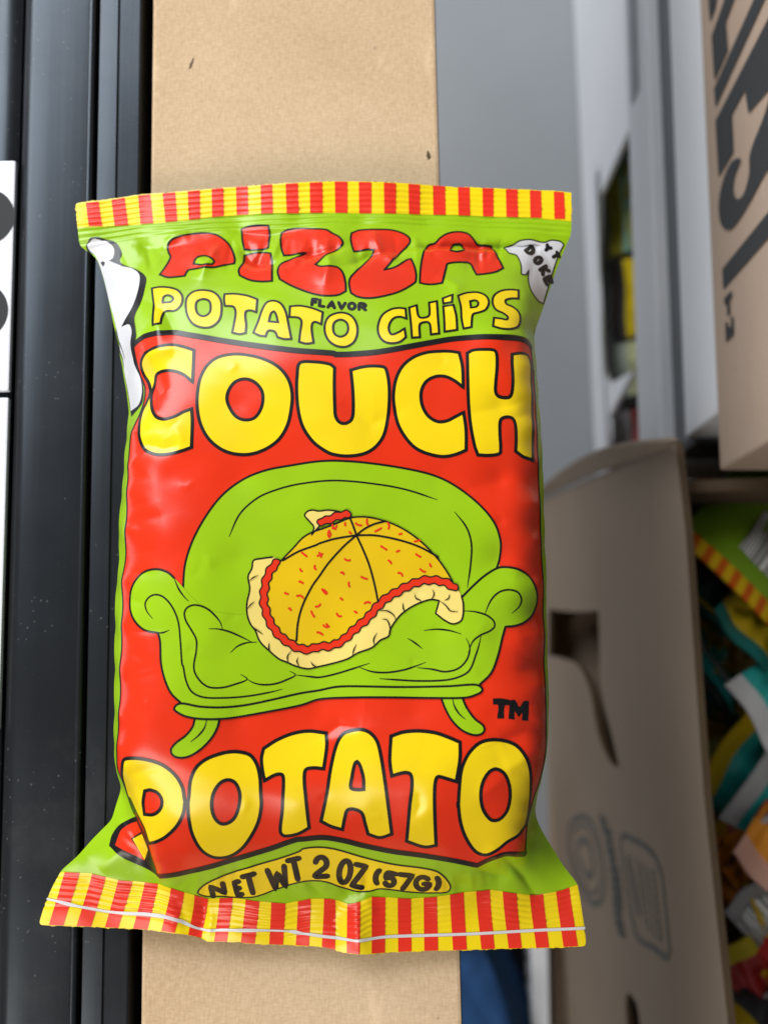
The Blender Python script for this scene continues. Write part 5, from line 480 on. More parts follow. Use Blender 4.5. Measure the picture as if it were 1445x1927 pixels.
# printed artwork on the film: (part, F fill / L line, ink, layer, line width mm, closed, taper, outline in mm on the bag; * = sharp corner; | = hole)
PRINT = [
 ('cloud_print', 'F', 'ink', 2, 0.0, 1, 0, '-79.72,77.4 -76.65,76.03 -74.72,72.37 -75.36,70.54 -73.59,68.66 -69.42,66.39 -66.31,63.19 -66.18,59.54 -66.93,55.07 -68.69,51.19 -67.96,47.59 -67.18,44.45* -68.05,42.81 -66.5,36.48 -65.01,31.34 -64.34,28.51 -64.73,24.86 -68.76,23.18* -70.17,26.4 -73.41,40.15 -76.12,51.53 -78.39,59.45 -80.41,66.67 -82.76,72.7 -85.25,74.3 -85.8,75.87 -83.92,78.21'),
 ('cloud_print', 'F', 'white', 3, 0.0, 1, 0, '-83.57,77.76* -85.36,75.94 -84.62,74.35 -82.76,72.7 -80.41,66.67 -78.5,59.7 -75.98,51.49 -73.4,40.63 -69.59,25.32* -65.86,25.35 -64.98,28.74 -65.86,33.1 -68.79,39.9 -69.68,43.69 -69.38,47.19 -70.7,49.82 -73.89,50.51* -72.59,51.76 -69.69,54.85 -68.31,59.48 -68.38,64.18 -70.56,66.69 -74.76,68.68 -78.63,70.68* -77.41,71.54 -77.35,74.37 -79.6,76.65'),
 ('cloud_print', 'L', 'ink', 4, 0.306, 0, 1, '-76.14,50.79 -74.95,47.18 -73.25,43.46 -72.45,40.98'),
 ('cloud_print', 'L', 'ink', 4, 0.306, 0, 1, '-75.87,48.51 -74.58,44.46 -73.23,41.05 -72.85,38.41'),
 ('cloud_print', 'L', 'ink', 4, 0.278, 0, 1, '-76.14,49.96 -75.51,46.87 -74.04,42.54'),
 ('cloud_print', 'F', 'ink', 4, 0.0, 1, 0, '-81.22,70.47* -80.43,70.79 -79.74,70.28* -80.29,69.31'),
 ('text_cloud_print', 'F', 'white', 2, 0.0, 1, 0, '34.4,74.57* 37.03,75.49 38.89,76.63 42.12,77.12 45.91,76.55 48.1,77.35 50.82,77.13 51.8,76.31* 49.95,72.5 48.02,66.83 46.8,63.19 45.24,57.96* 43.13,57.97 41.05,59.97 40.43,63.45 40.8,66.59* 39.66,64.75 38.42,64.63* 38.48,67.9 37.39,71.12 35.3,71.8'),
 ('text_cloud_print', 'L', 'ink', 3, 0.361, 1, 0, '34.4,74.57* 37.03,75.49 38.89,76.63 42.12,77.12 45.91,76.55 48.1,77.35 50.82,77.13 51.8,76.31* 49.95,72.5 48.02,66.83 46.8,63.19 45.24,57.96* 43.13,57.97 41.05,59.97 40.43,63.45 40.8,66.59* 39.66,64.75 38.42,64.63* 38.48,67.9 37.39,71.12 35.3,71.8'),
 ('text_cloud_print', 'L', 'ink', 3, 0.222, 0, 1, '38.1,75.22 39.97,75.07 42.11,75.67 44.83,75.66'),
 ('pizza_lettering', 'F', 'red', 2, 0.0, 1, 0, '-61.2,75.21 -59.74,76.58 -55.96,77.96 -51.26,78.48 -48.03,77.85 -45.2,75.69 -43.14,72.76 -41.73,68.64 -41.69,66.84* -43.73,66.45 -47.08,65.24 -54.13,64.84 -54.66,64.12 -55.02,62.62* -57.19,62.42 -59.82,62.41 -62.28,63.64* -61.34,65.58 -60.41,68.29 -60.13,70.01 -60.94,71.85 -61.48,73.79|-53.03,66.85* -52.66,68.53 -51.41,69.37 -49.92,69.6 -48.11,68.38 -47.19,67.13 -47.65,66.18* -50.18,65.98'),
 ('pizza_lettering', 'L', 'ink', 3, 0.569, 1, 0, '-61.2,75.21 -59.74,76.58 -55.96,77.96 -51.26,78.48 -48.03,77.85 -45.2,75.69 -43.14,72.76 -41.73,68.64 -41.69,66.84* -43.73,66.45 -47.08,65.24 -54.13,64.84 -54.66,64.12 -55.02,62.62* -57.19,62.42 -59.82,62.41 -62.28,63.64* -61.34,65.58 -60.41,68.29 -60.13,70.01 -60.94,71.85 -61.48,73.79'),
 ('pizza_lettering', 'L', 'ink', 3, 0.569, 1, 0, '-53.03,66.85* -52.66,68.53 -51.41,69.37 -49.92,69.6 -48.11,68.38 -47.19,67.13 -47.65,66.18* -50.18,65.98'),
 ('pizza_lettering', 'F', 'red', 2, 0.0, 1, 0, '-40.87,80.11* -39,80.73 -36.05,80.94 -33.12,80.74* -32.68,78.41 -32.68,72.89* -35.52,72.3 -39.48,72.56* -40.25,75.79'),
 ('pizza_lettering', 'L', 'ink', 3, 0.569, 1, 0, '-40.87,80.11* -39,80.73 -36.05,80.94 -33.12,80.74* -32.68,78.41 -32.68,72.89* -35.52,72.3 -39.48,72.56* -40.25,75.79'),
 ('pizza_lettering', 'F', 'red', 2, 0.0, 1, 0, '-39.37,70.49* -37.06,71.1 -33.94,71.35 -31.77,70.49* -31.2,67.21 -30.58,60.02* -33.37,59.92 -36.72,60.53 -39.68,62.27* -40.14,64.35 -39.29,67.01 -39.24,68.24'),
 ('pizza_lettering', 'L', 'ink', 3, 0.569, 1, 0, '-39.37,70.49* -37.06,71.1 -33.94,71.35 -31.77,70.49* -31.2,67.21 -30.58,60.02* -33.37,59.92 -36.72,60.53 -39.68,62.27* -40.14,64.35 -39.29,67.01 -39.24,68.24'),
 ('pizza_lettering', 'F', 'red', 2, 0.0, 1, 0, '-29.24,78.32* -27.51,79.3 -23.8,79.53 -19.54,79.1 -16.37,78.67 -14.76,77.44 -12.73,76.05 -11.64,73.97 -12.22,72.33 -14.63,70.2 -17.05,67.67 -18.93,65.57* -17.6,64.72 -15.87,64.33 -12.86,64.22 -11.31,62.35 -10.47,58.87 -10.32,56.08* -12.28,54.87 -15.5,54.56 -18.5,55.11 -22.07,56.57 -25.69,58.56 -28.49,60.6* -29.24,63.33 -28.75,66.08 -26.29,67.75 -23.79,69.09 -21.94,70.68* -24.88,69.95 -27.96,69.53* -28.94,72.51 -29.29,75.88'),
 ('pizza_lettering', 'L', 'ink', 3, 0.569, 1, 0, '-29.24,78.32* -27.51,79.3 -23.8,79.53 -19.54,79.1 -16.37,78.67 -14.76,77.44 -12.73,76.05 -11.64,73.97 -12.22,72.33 -14.63,70.2 -17.05,67.67 -18.93,65.57* -17.6,64.72 -15.87,64.33 -12.86,64.22 -11.31,62.35 -10.47,58.87 -10.32,56.08* -12.28,54.87 -15.5,54.56 -18.5,55.11 -22.07,56.57 -25.69,58.56 -28.49,60.6* -29.24,63.33 -28.75,66.08 -26.29,67.75 -23.79,69.09 -21.94,70.68* -24.88,69.95 -27.96,69.53* -28.94,72.51 -29.29,75.88'),
 ('pizza_lettering', 'F', 'red', 2, 0.0, 1, 0, '-9.22,77.64* -7.04,78.75 -2.83,78.93 1.36,78.94 4.51,78.17 6.86,76.57 7.36,74.96 6.56,73.35 4.44,70.37 1.83,66.21 0.05,63.65* 2.33,64.33 4.37,65.6 6.45,67.57 7.48,67.95* 8.34,65.08 8.79,61.82 8.59,59.54* 6.8,57.85 3.78,55.8 -0.2,54.32 -4.16,53.68 -7.14,54.21 -8.9,55.45* -9.45,58.24 -9.24,60.48 -7.78,62.78 -5.31,66.16 -3.31,69.9 -2.79,71.37* -4.34,71.6 -6.4,71.08 -8.46,70.77* -9.02,72.87 -9.44,75.58'),
 ('pizza_lettering', 'L', 'ink', 3, 0.569, 1, 0, '-9.22,77.64* -7.04,78.75 -2.83,78.93 1.36,78.94 4.51,78.17 6.86,76.57 7.36,74.96 6.56,73.35 4.44,70.37 1.83,66.21 0.05,63.65* 2.33,64.33 4.37,65.6 6.45,67.57 7.48,67.95* 8.34,65.08 8.79,61.82 8.59,59.54* 6.8,57.85 3.78,55.8 -0.2,54.32 -4.16,53.68 -7.14,54.21 -8.9,55.45* -9.45,58.24 -9.24,60.48 -7.78,62.78 -5.31,66.16 -3.31,69.9 -2.79,71.37* -4.34,71.6 -6.4,71.08 -8.46,70.77* -9.02,72.87 -9.44,75.58'),
 ('pizza_lettering', 'F', 'red', 2, 0.0, 1, 0, '9.74,59.25* 9.93,63.15 10.56,68.02 11.46,71.88 12.59,73.97 14.43,74.65 16.05,76.57 18.21,78.2 21.42,78.97 24.06,78.34 25.6,76.57 26.67,75.22 30.66,74.85* 31.53,71.2 32.45,68.72 33.28,66* 31.07,64.45 28.41,63.59 25.55,63.1* 24.9,64.87 24.25,66.97 23.39,67.53 17.73,66.66 17.14,64.95 16.49,62.03 15.88,59.34* 13.36,58.84 11.34,58.86|18.64,71.09* 19.48,74.44 20.79,74.93 22.13,74.68 22.46,71.48* 20.44,70.79'),
 ('pizza_lettering', 'L', 'ink', 3, 0.569, 1, 0, '9.74,59.25* 9.93,63.15 10.56,68.02 11.46,71.88 12.59,73.97 14.43,74.65 16.05,76.57 18.21,78.2 21.42,78.97 24.06,78.34 25.6,76.57 26.67,75.22 30.66,74.85* 31.53,71.2 32.45,68.72 33.28,66* 31.07,64.45 28.41,63.59 25.55,63.1* 24.9,64.87 24.25,66.97 23.39,67.53 17.73,66.66 17.14,64.95 16.49,62.03 15.88,59.34* 13.36,58.84 11.34,58.86'),
 ('pizza_lettering', 'L', 'ink', 3, 0.569, 1, 0, '18.64,71.09* 19.48,74.44 20.79,74.93 22.13,74.68 22.46,71.48* 20.44,70.79'),
 ('potato_chips_lettering', 'F', 'yellow', 2, 0.0, 1, 0, '-63.91,58.98* -61.46,59.06 -58.18,58.4 -55.95,57.16 -54.66,54.9 -54.8,52.45 -56.28,50.78 -59.17,50.95 -59.77,49.32 -59.79,46.63* -61.8,46.3* -62.31,49.4 -62.78,53.48 -63.31,56.16|-60.1,55.29 -59.32,55.94 -57.92,55.57 -57.18,54.53 -57.86,53.63 -60.11,53.72*'),
 ('potato_chips_lettering', 'L', 'ink', 3, 0.611, 1, 0, '-63.91,58.98* -61.46,59.06 -58.18,58.4 -55.95,57.16 -54.66,54.9 -54.8,52.45 -56.28,50.78 -59.17,50.95 -59.77,49.32 -59.79,46.63* -61.8,46.3* -62.31,49.4 -62.78,53.48 -63.31,56.16'),
 ('potato_chips_lettering', 'L', 'ink', 3, 0.611, 1, 0, '-60.1,55.29 -59.32,55.94 -57.92,55.57 -57.18,54.53 -57.86,53.63 -60.11,53.72*'),
 ('potato_chips_lettering', 'F', 'yellow', 2, 0.0, 1, 0, '-49.08,57.25 -46.22,56.43 -44.23,54.02 -43.61,50.96 -43.92,47.43 -45.75,45.35 -48.18,45.02 -50.74,46.09 -52.47,48.49 -53.41,51.79 -53.39,54.86 -51.83,56.81|-48.78,54.25 -47.2,53.49 -46.6,51.34 -46.83,49.54 -48.23,48.56 -49.8,49.3 -50.66,51.42 -50.47,53.55'),
 ('potato_chips_lettering', 'L', 'ink', 3, 0.611, 1, 0, '-49.08,57.25 -46.22,56.43 -44.23,54.02 -43.61,50.96 -43.92,47.43 -45.75,45.35 -48.18,45.02 -50.74,46.09 -52.47,48.49 -53.41,51.79 -53.39,54.86 -51.83,56.81'),
 ('potato_chips_lettering', 'L', 'ink', 3, 0.611, 1, 0, '-48.78,54.25 -47.2,53.49 -46.6,51.34 -46.83,49.54 -48.23,48.56 -49.8,49.3 -50.66,51.42 -50.47,53.55'),
 ('potato_chips_lettering', 'F', 'yellow', 2, 0.0, 1, 0, '-43.22,55.72* -40.6,55.78 -37.03,55.08 -34.17,53.77* -34.15,49.57* -35.68,50.21 -36.91,50 -37.06,48.47 -36.62,45.56 -36.62,43.18* -38.19,42.9 -40.2,43.41* -39.88,46.21 -39.73,49.7 -40.51,51.51 -42.79,51.85* -43.22,54'),
 ('potato_chips_lettering', 'L', 'ink', 3, 0.611, 1, 0, '-43.22,55.72* -40.6,55.78 -37.03,55.08 -34.17,53.77* -34.15,49.57* -35.68,50.21 -36.91,50 -37.06,48.47 -36.62,45.56 -36.62,43.18* -38.19,42.9 -40.2,43.41* -39.88,46.21 -39.73,49.7 -40.51,51.51 -42.79,51.85* -43.22,54'),
 ('potato_chips_lettering', 'F', 'yellow', 2, 0.0, 1, 0, '-34.5,43.21* -33.46,46.61 -32.48,50.71 -31.35,52.76 -29.38,53.13 -27.58,52.07 -26.2,49.37 -25.26,45.24 -24.37,41.05* -26.31,41.06 -28.03,41.62* -28.85,43.32 -30.58,43.65 -31.23,41.98* -32.97,42.32|-30.59,46.52* -30.15,49.16 -29.44,49.73 -28.72,48.53 -28.1,46.16*'),
 ('potato_chips_lettering', 'L', 'ink', 3, 0.611, 1, 0, '-34.5,43.21* -33.46,46.61 -32.48,50.71 -31.35,52.76 -29.38,53.13 -27.58,52.07 -26.2,49.37 -25.26,45.24 -24.37,41.05* -26.31,41.06 -28.03,41.62* -28.85,43.32 -30.58,43.65 -31.23,41.98* -32.97,42.32'),
 ('potato_chips_lettering', 'L', 'ink', 3, 0.611, 1, 0, '-30.59,46.52* -30.15,49.16 -29.44,49.73 -28.72,48.53 -28.1,46.16*'),
 ('potato_chips_lettering', 'F', 'yellow', 2, 0.0, 1, 0, '-25.15,51.25* -22.33,51.38 -18.83,50.42 -16.33,49.23* -16.62,45.51* -18.21,46.26 -18.93,45.92 -19.12,44.09 -18.51,39.94* -20.44,39.67 -22.3,40.22* -22.1,42.97 -21.88,46.38 -22.67,47.55 -25.14,47.87*'),
 ('potato_chips_lettering', 'L', 'ink', 3, 0.611, 1, 0, '-25.15,51.25* -22.33,51.38 -18.83,50.42 -16.33,49.23* -16.62,45.51* -18.21,46.26 -18.93,45.92 -19.12,44.09 -18.51,39.94* -20.44,39.67 -22.3,40.22* -22.1,42.97 -21.88,46.38 -22.67,47.55 -25.14,47.87*'),
 ('potato_chips_lettering', 'F', 'yellow', 2, 0.0, 1, 0, '-11.5,49.11 -9.03,48.32 -7.53,46.27 -7,43.45 -7.7,40.45 -9.62,38.86 -12.04,38.87 -14.24,40.21 -15.51,42.69 -15.59,45.79 -14.42,48.06|-11.55,46.89 -9.97,46.01 -9.45,44.03 -10.01,42.37 -11.45,41.66 -12.92,42.39 -13.45,44.08 -13.15,46.05'),
 ('potato_chips_lettering', 'L', 'ink', 3, 0.611, 1, 0, '-11.5,49.11 -9.03,48.32 -7.53,46.27 -7,43.45 -7.7,40.45 -9.62,38.86 -12.04,38.87 -14.24,40.21 -15.51,42.69 -15.59,45.79 -14.42,48.06'),
 ('potato_chips_lettering', 'L', 'ink', 3, 0.611, 1, 0, '-11.55,46.89 -9.97,46.01 -9.45,44.03 -10.01,42.37 -11.45,41.66 -12.92,42.39 -13.45,44.08 -13.15,46.05'),
 ('potato_chips_lettering', 'F', 'yellow', 2, 0.0, 1, 0, '5.71,50.32* 5.92,47.09* 4.45,47.64 2.74,47.33 1.51,45.6 1.26,43.62 1.99,42.21 3.69,42.76 5.4,44.03* 5.71,41.38* 4.16,40.02 1.74,39.62 -0.19,40.35 -1.41,42.27 -1.56,45.06 -0.44,48.2 1.77,49.95 3.74,50.45'),
 ('potato_chips_lettering', 'L', 'ink', 3, 0.611, 1, 0, '5.71,50.32* 5.92,47.09* 4.45,47.64 2.74,47.33 1.51,45.6 1.26,43.62 1.99,42.21 3.69,42.76 5.4,44.03* 5.71,41.38* 4.16,40.02 1.74,39.62 -0.19,40.35 -1.41,42.27 -1.56,45.06 -0.44,48.2 1.77,49.95 3.74,50.45'),
 ('potato_chips_lettering', 'F', 'yellow', 2, 0.0, 1, 0, '6.7,50.64* 8.68,51.49* 9.03,48.36 9.7,47.5 11.58,47.87 12.09,48.77 12.08,52.48* 14.18,53.02* 14.3,48.25 14.51,42.83* 12.35,42.47* 12.12,45.57 11.54,46.24 9.67,45.76 9.31,44.6 9.41,41.51* 7.31,41.26* 7.12,45.1'),
 ('potato_chips_lettering', 'L', 'ink', 3, 0.611, 1, 0, '6.7,50.64* 8.68,51.49* 9.03,48.36 9.7,47.5 11.58,47.87 12.09,48.77 12.08,52.48* 14.18,53.02* 14.3,48.25 14.51,42.83* 12.35,42.47* 12.12,45.57 11.54,46.24 9.67,45.76 9.31,44.6 9.41,41.51* 7.31,41.26* 7.12,45.1'),
 ('potato_chips_lettering', 'F', 'yellow', 2, 0.0, 1, 0, '15.8,53.94* 18.46,55.07* 18.22,52.63* 15.9,52.31*'),
 ('potato_chips_lettering', 'L', 'ink', 3, 0.611, 1, 0, '15.8,53.94* 18.46,55.07* 18.22,52.63* 15.9,52.31*'),
 ('potato_chips_lettering', 'F', 'yellow', 2, 0.0, 1, 0, '15.87,51.36* 18.59,51.74* 19.23,48.33 19.34,44.08* 17.87,43.78 15.99,43.44* 15.99,47.13'),
 ('potato_chips_lettering', 'L', 'ink', 3, 0.611, 1, 0, '15.87,51.36* 18.59,51.74* 19.23,48.33 19.34,44.08* 17.87,43.78 15.99,43.44* 15.99,47.13'),
 ('potato_chips_lettering', 'F', 'yellow', 2, 0.0, 1, 0, '19.94,54.8* 22.3,56.04 25.36,56.47 27.58,55.45 28.3,53.26 27.28,50.66 25.48,49.67 23.81,49.03 23.38,47.24 23.18,44.92* 21.07,44.49* 20.67,47.21 20.57,51.29|23.17,53.3* 24.7,53.7 25.4,52.78 24.83,51.5 23.31,51.13*'),
 ('potato_chips_lettering', 'L', 'ink', 3, 0.611, 1, 0, '19.94,54.8* 22.3,56.04 25.36,56.47 27.58,55.45 28.3,53.26 27.28,50.66 25.48,49.67 23.81,49.03 23.38,47.24 23.18,44.92* 21.07,44.49* 20.67,47.21 20.57,51.29'),
 ('potato_chips_lettering', 'L', 'ink', 3, 0.611, 1, 0, '23.17,53.3* 24.7,53.7 25.4,52.78 24.83,51.5 23.31,51.13*'),
 ('potato_chips_lettering', 'F', 'yellow', 2, 0.0, 1, 0, '37.01,58.49* 36.74,55.49* 34.49,55.13 32.98,54.32 33.15,53.1 34.82,52.41 36.4,50.96 36.77,48.56 35.76,45.9 33.62,44.61 31.08,44.45 28.91,45.16* 29.34,47.94* 31.33,47.76 32.74,47.6 33.14,48.61 32,49.74 30.05,50.82 29.3,53.01 29.88,55.6 31.82,57.42 34.23,58.23'),
 ('potato_chips_lettering', 'L', 'ink', 3, 0.611, 1, 0, '37.01,58.49* 36.74,55.49* 34.49,55.13 32.98,54.32 33.15,53.1 34.82,52.41 36.4,50.96 36.77,48.56 35.76,45.9 33.62,44.61 31.08,44.45 28.91,45.16* 29.34,47.94* 31.33,47.76 32.74,47.6 33.14,48.61 32,49.74 30.05,50.82 29.3,53.01 29.88,55.6 31.82,57.42 34.23,58.23'),
 ('red_panel', 'F', 'panel', 1, 0.0, 1, 0, '-68.5,42.51* -66.32,43.01 -63.97,43.64 -59.39,43.51 -56.08,43.78 -51.96,42.88 -46.98,41.89 -39.53,40.41 -29.62,38.57 -22.32,37.58 -13.14,36.86 -12.73,36.55 -7.43,36.69 -1.16,37.21 6.08,38.57 11.91,39.92 17.8,41.22 24.14,41.82 31.46,41.89 35.59,42.15 38.41,42.07 39.84,41.65* 40.34,33.9 40.65,22.79 40.79,10.89 41.16,-0.37 41.25,-13.62 41.88,-25.66 41.91,-38.89 41.75,-49.33 41.91,-58.77 41.9,-66.09 40.44,-73.67 38.42,-80.05 37.09,-85.89 36.89,-90.09 36.97,-93.27* 31.14,-91.93 27.56,-93.16 24.17,-95.41* 18.23,-93.78 10.35,-92.25 2.56,-91.13 -5.2,-89.45 -10.32,-87.99 -15.42,-87.11 -20.57,-87.55 -22.32,-87.72 -29.06,-90.26 -36.91,-92.83 -44.96,-95.55 -53.24,-97.89 -59.51,-99.36* -62.05,-96.54 -61.48,-90.4 -63.93,-84.29 -67.31,-78.47 -68,-73.65 -67.86,-66.56 -67.35,-57.01 -67.39,-43.6 -67.14,-31.54 -67.78,-19.36 -67.04,-9.54 -66.99,0.27 -67.17,8.85 -67.3,13.77 -65.92,18.97 -64.07,23.57 -63.84,29.04 -65.86,33.73 -68.17,38.57'),
 ('red_panel', 'L', 'ink', 3, 1.597, 0, 0, '-68.5,42.51* -66.32,43.01 -63.97,43.64 -59.39,43.51 -56.08,43.78 -51.96,42.88 -46.98,41.89 -39.53,40.41 -29.62,38.57 -22.32,37.58 -13.14,36.86 -12.73,36.55 -7.43,36.69 -1.16,37.21 6.08,38.57 11.91,39.92 17.8,41.22 24.14,41.82 31.46,41.89 35.59,42.15 38.41,42.07 39.84,41.65*'),
 ('red_panel', 'L', 'ink', 3, 1.458, 0, 0, '36.93,-92.94 31.14,-91.93 27.56,-93.16 24.17,-95.41* 18.23,-93.78 10.35,-92.25 2.56,-91.13 -5.2,-89.45 -10.32,-87.99 -15.42,-87.11 -20.57,-87.55 -22.32,-87.72 -29.06,-90.26 -36.91,-92.83 -44.96,-95.55 -53.24,-97.89 -59.51,-99.36*'),
 ('red_panel', 'L', 'ink', 3, 0.444, 0, 0, '-59.9,-99.46 -62.05,-96.54 -61.48,-90.4 -63.93,-84.29 -67.31,-78.47 -68,-73.65 -67.86,-66.56 -67.35,-57.01 -67.39,-43.6 -67.14,-31.54 -67.78,-19.36 -67.04,-9.54 -66.99,0.27 -67.17,8.85 -67.3,13.77 -65.92,18.97 -64.07,23.57 -63.84,29.04 -65.86,33.73 -68.17,38.57 -68.5,42.51'),
 ('red_panel', 'L', 'ink', 3, 0.417, 0, 0, '39.84,41.65 40.34,33.9 40.65,22.79 40.79,10.89 41.16,-0.37 41.25,-13.62 41.88,-25.66 41.91,-38.89 41.75,-49.33 41.91,-58.77 41.9,-66.09 40.44,-73.67 38.42,-80.05 37.09,-85.89 36.89,-90.09 36.97,-93.27*'),
 ('red_panel', 'F', 'ink', 2, 0.0, 1, 0, '-73.46,-91.79* -72.74,-88.94 -70.84,-86.45 -67.91,-84.66 -64.58,-83.03* -62.01,-87.07 -60.74,-91.88 -59.76,-99.55* -62.8,-97.92 -66.53,-96.25 -70.12,-94.37'),
 ('red_panel', 'F', 'panel', 3, 0.0, 1, 0, '-71.66,-91.54* -70.14,-87.73 -67.86,-85.99 -64.6,-84.52* -63.17,-86.86* -67.01,-89.51* -65.26,-92.52 -63.49,-95.48* -66.35,-94.01 -69.53,-92.55'),
 ('red_panel', 'F', 'yellow', 3, 0.0, 1, 0, '-66.62,-89.6* -62.99,-87.59* -61.92,-90.19 -61.46,-91.63* -63.58,-95.15* -65.25,-92.3'),
 ('couch_lettering', 'F', 'yellow', 2, 0.0, 1, 0, '-50.02,38.23* -49.91,33.96 -49.82,29.04* -52.18,31.18 -54.82,32.46 -57.96,32.95 -60.35,32.52 -60.82,31.2 -61.17,29.28 -61.45,27.05 -61.12,24.56 -60.33,21.99 -58.92,19.84 -56.78,19.05 -54.36,19.58 -52.01,20.82 -49.73,21.7* -49.4,18.48 -49.37,11.42* -52.03,10.51 -55.28,9.79 -58.61,9.81 -61.78,11.26 -63.4,13.95 -64.1,17.51 -63.92,21.57 -62.63,24.96 -61.95,27.65 -62.86,30.74 -64.76,33.85 -65.43,36.24 -64.59,37.77 -62.35,39 -58.9,39.67 -55.63,39.93 -52.68,39.22'),
 ('couch_lettering', 'L', 'ink', 3, 0.861, 1, 0, '-50.02,38.23* -49.91,33.96 -49.82,29.04* -52.18,31.18 -54.82,32.46 -57.96,32.95 -60.35,32.52 -60.82,31.2 -61.17,29.28 -61.45,27.05 -61.12,24.56 -60.33,21.99 -58.92,19.84 -56.78,19.05 -54.36,19.58 -52.01,20.82 -49.73,21.7* -49.4,18.48 -49.37,11.42* -52.03,10.51 -55.28,9.79 -58.61,9.81 -61.78,11.26 -63.4,13.95 -64.1,17.51 -63.92,21.57 -62.63,24.96 -61.95,27.65 -62.86,30.74 -64.76,33.85 -65.43,36.24 -64.59,37.77 -62.35,39 -58.9,39.67 -55.63,39.93 -52.68,39.22'),
 ('couch_lettering', 'F', 'yellow', 2, 0.0, 1, 0, '-39.4,36.95 -35.28,36.51 -31.12,35.19 -27.39,32.93 -24.89,29.71 -23.82,25.93 -23.95,21.76 -24.89,17.24 -27.02,13.55 -30.16,11.1 -34.1,9.67 -38.07,9.67 -41.67,10.88 -44.92,13.53 -47.11,17.23 -48.18,21.4 -48.4,26.07 -47.81,30.38 -46.16,33.87 -43.44,36.09|-36.23,29.85 -33.77,29.05 -31.81,26.83 -31.3,24.29 -31.88,21.37 -33.5,19.16 -35.89,18.67 -38.12,19.6 -39.81,21.85 -40.7,24.37 -40.25,26.9 -38.64,29.11'),
 ('couch_lettering', 'L', 'ink', 3, 0.861, 1, 0, '-39.4,36.95 -35.28,36.51 -31.12,35.19 -27.39,32.93 -24.89,29.71 -23.82,25.93 -23.95,21.76 -24.89,17.24 -27.02,13.55 -30.16,11.1 -34.1,9.67 -38.07,9.67 -41.67,10.88 -44.92,13.53 -47.11,17.23 -48.18,21.4 -48.4,26.07 -47.81,30.38 -46.16,33.87 -43.44,36.09'),
 ('couch_lettering', 'L', 'ink', 3, 0.861, 1, 0, '-36.23,29.85 -33.77,29.05 -31.81,26.83 -31.3,24.29 -31.88,21.37 -33.5,19.16 -35.89,18.67 -38.12,19.6 -39.81,21.85 -40.7,24.37 -40.25,26.9 -38.64,29.11'),
 ('couch_lettering', 'F', 'yellow', 2, 0.0, 1, 0, '-21.96,34.11 -18.13,34.43 -14.08,33.78 -12.86,32.79* -12.9,28.69 -12.71,22.09 -12.44,19.49 -11.38,17.99 -9.92,17.75 -8.47,18.68 -7.98,20.88 -8.08,26.45 -8.63,32.14* -5.59,32.98 -2.63,33.22 -0.1,32.93 0.54,32.29 1.25,28.59 1.37,24.25 0.95,19.18 -0.1,14.68 -2.18,11.68 -5.09,9.86 -9.25,9.17 -12.99,9.59 -15.05,10.49 -18.25,12.94 -20.88,16.81 -22.14,21.34 -22.62,26.34 -22.57,30.55'),
 ('couch_lettering', 'L', 'ink', 3, 0.861, 1, 0, '-21.96,34.11 -18.13,34.43 -14.08,33.78 -12.86,32.79* -12.9,28.69 -12.71,22.09 -12.44,19.49 -11.38,17.99 -9.92,17.75 -8.47,18.68 -7.98,20.88 -8.08,26.45 -8.63,32.14* -5.59,32.98 -2.63,33.22 -0.1,32.93 0.54,32.29 1.25,28.59 1.37,24.25 0.95,19.18 -0.1,14.68 -2.18,11.68 -5.09,9.86 -9.25,9.17 -12.99,9.59 -15.05,10.49 -18.25,12.94 -20.88,16.81 -22.14,21.34 -22.62,26.34 -22.57,30.55'),
 ('couch_lettering', 'F', 'yellow', 2, 0.0, 1, 0, '19.69,37.23* 20.44,33.26 20.53,27.4* 18.45,29.17 15.94,30.42 13.41,30.4 11.07,29.12 9.78,26.88 9.56,24.29 10.18,21.71 11.63,19.56 13.93,18.28 16.23,18.49 18.34,19.57 20.54,20.77* 21.1,16.14 21.12,10.9* 18.69,9.86 15.35,9.23 11.59,9.85 8.26,11.3 5.75,13.84 3.67,17.43 2.76,21.29 2.42,25.12 3.06,29.46 4.76,33.06 7.53,35.59 10.94,37.05 15.22,37.6 17.78,37.55'),
 ('couch_lettering', 'L', 'ink', 3, 0.861, 1, 0, '19.69,37.23* 20.44,33.26 20.53,27.4* 18.45,29.17 15.94,30.42 13.41,30.4 11.07,29.12 9.78,26.88 9.56,24.29 10.18,21.71 11.63,19.56 13.93,18.28 16.23,18.49 18.34,19.57 20.54,20.77* 21.1,16.14 21.12,10.9* 18.69,9.86 15.35,9.23 11.59,9.85 8.26,11.3 5.75,13.84 3.67,17.43 2.76,21.29 2.42,25.12 3.06,29.46 4.76,33.06 7.53,35.59 10.94,37.05 15.22,37.6 17.78,37.55'),
 ('couch_lettering', 'F', 'yellow', 2, 0.0, 1, 0, '21.81,37.08* 23.32,37.92 26.31,38.14 28.88,37.97 29.49,37.07 29.48,33.33 29.03,28.85 29.02,26.31 29.88,25.31 32.45,25.18 33.22,26.25 33.57,29.93 33.55,34.56 33.7,37.24* 36.05,38.03 38.38,38.36 39.27,36.86 39.34,30.79 39.29,21.76 39.11,14.91 38.79,9.1* 36.09,9.57 33.96,10.85* 34.14,14.35 33.94,18.25 33.21,19.65 31.47,19.79 30.15,18.92 29.87,15.86 30.04,11.64 29.83,10.2 27.09,9.61 24.14,9.68* 23.3,11.96 22.29,17.44 21.83,23.5 21.75,29.61'),
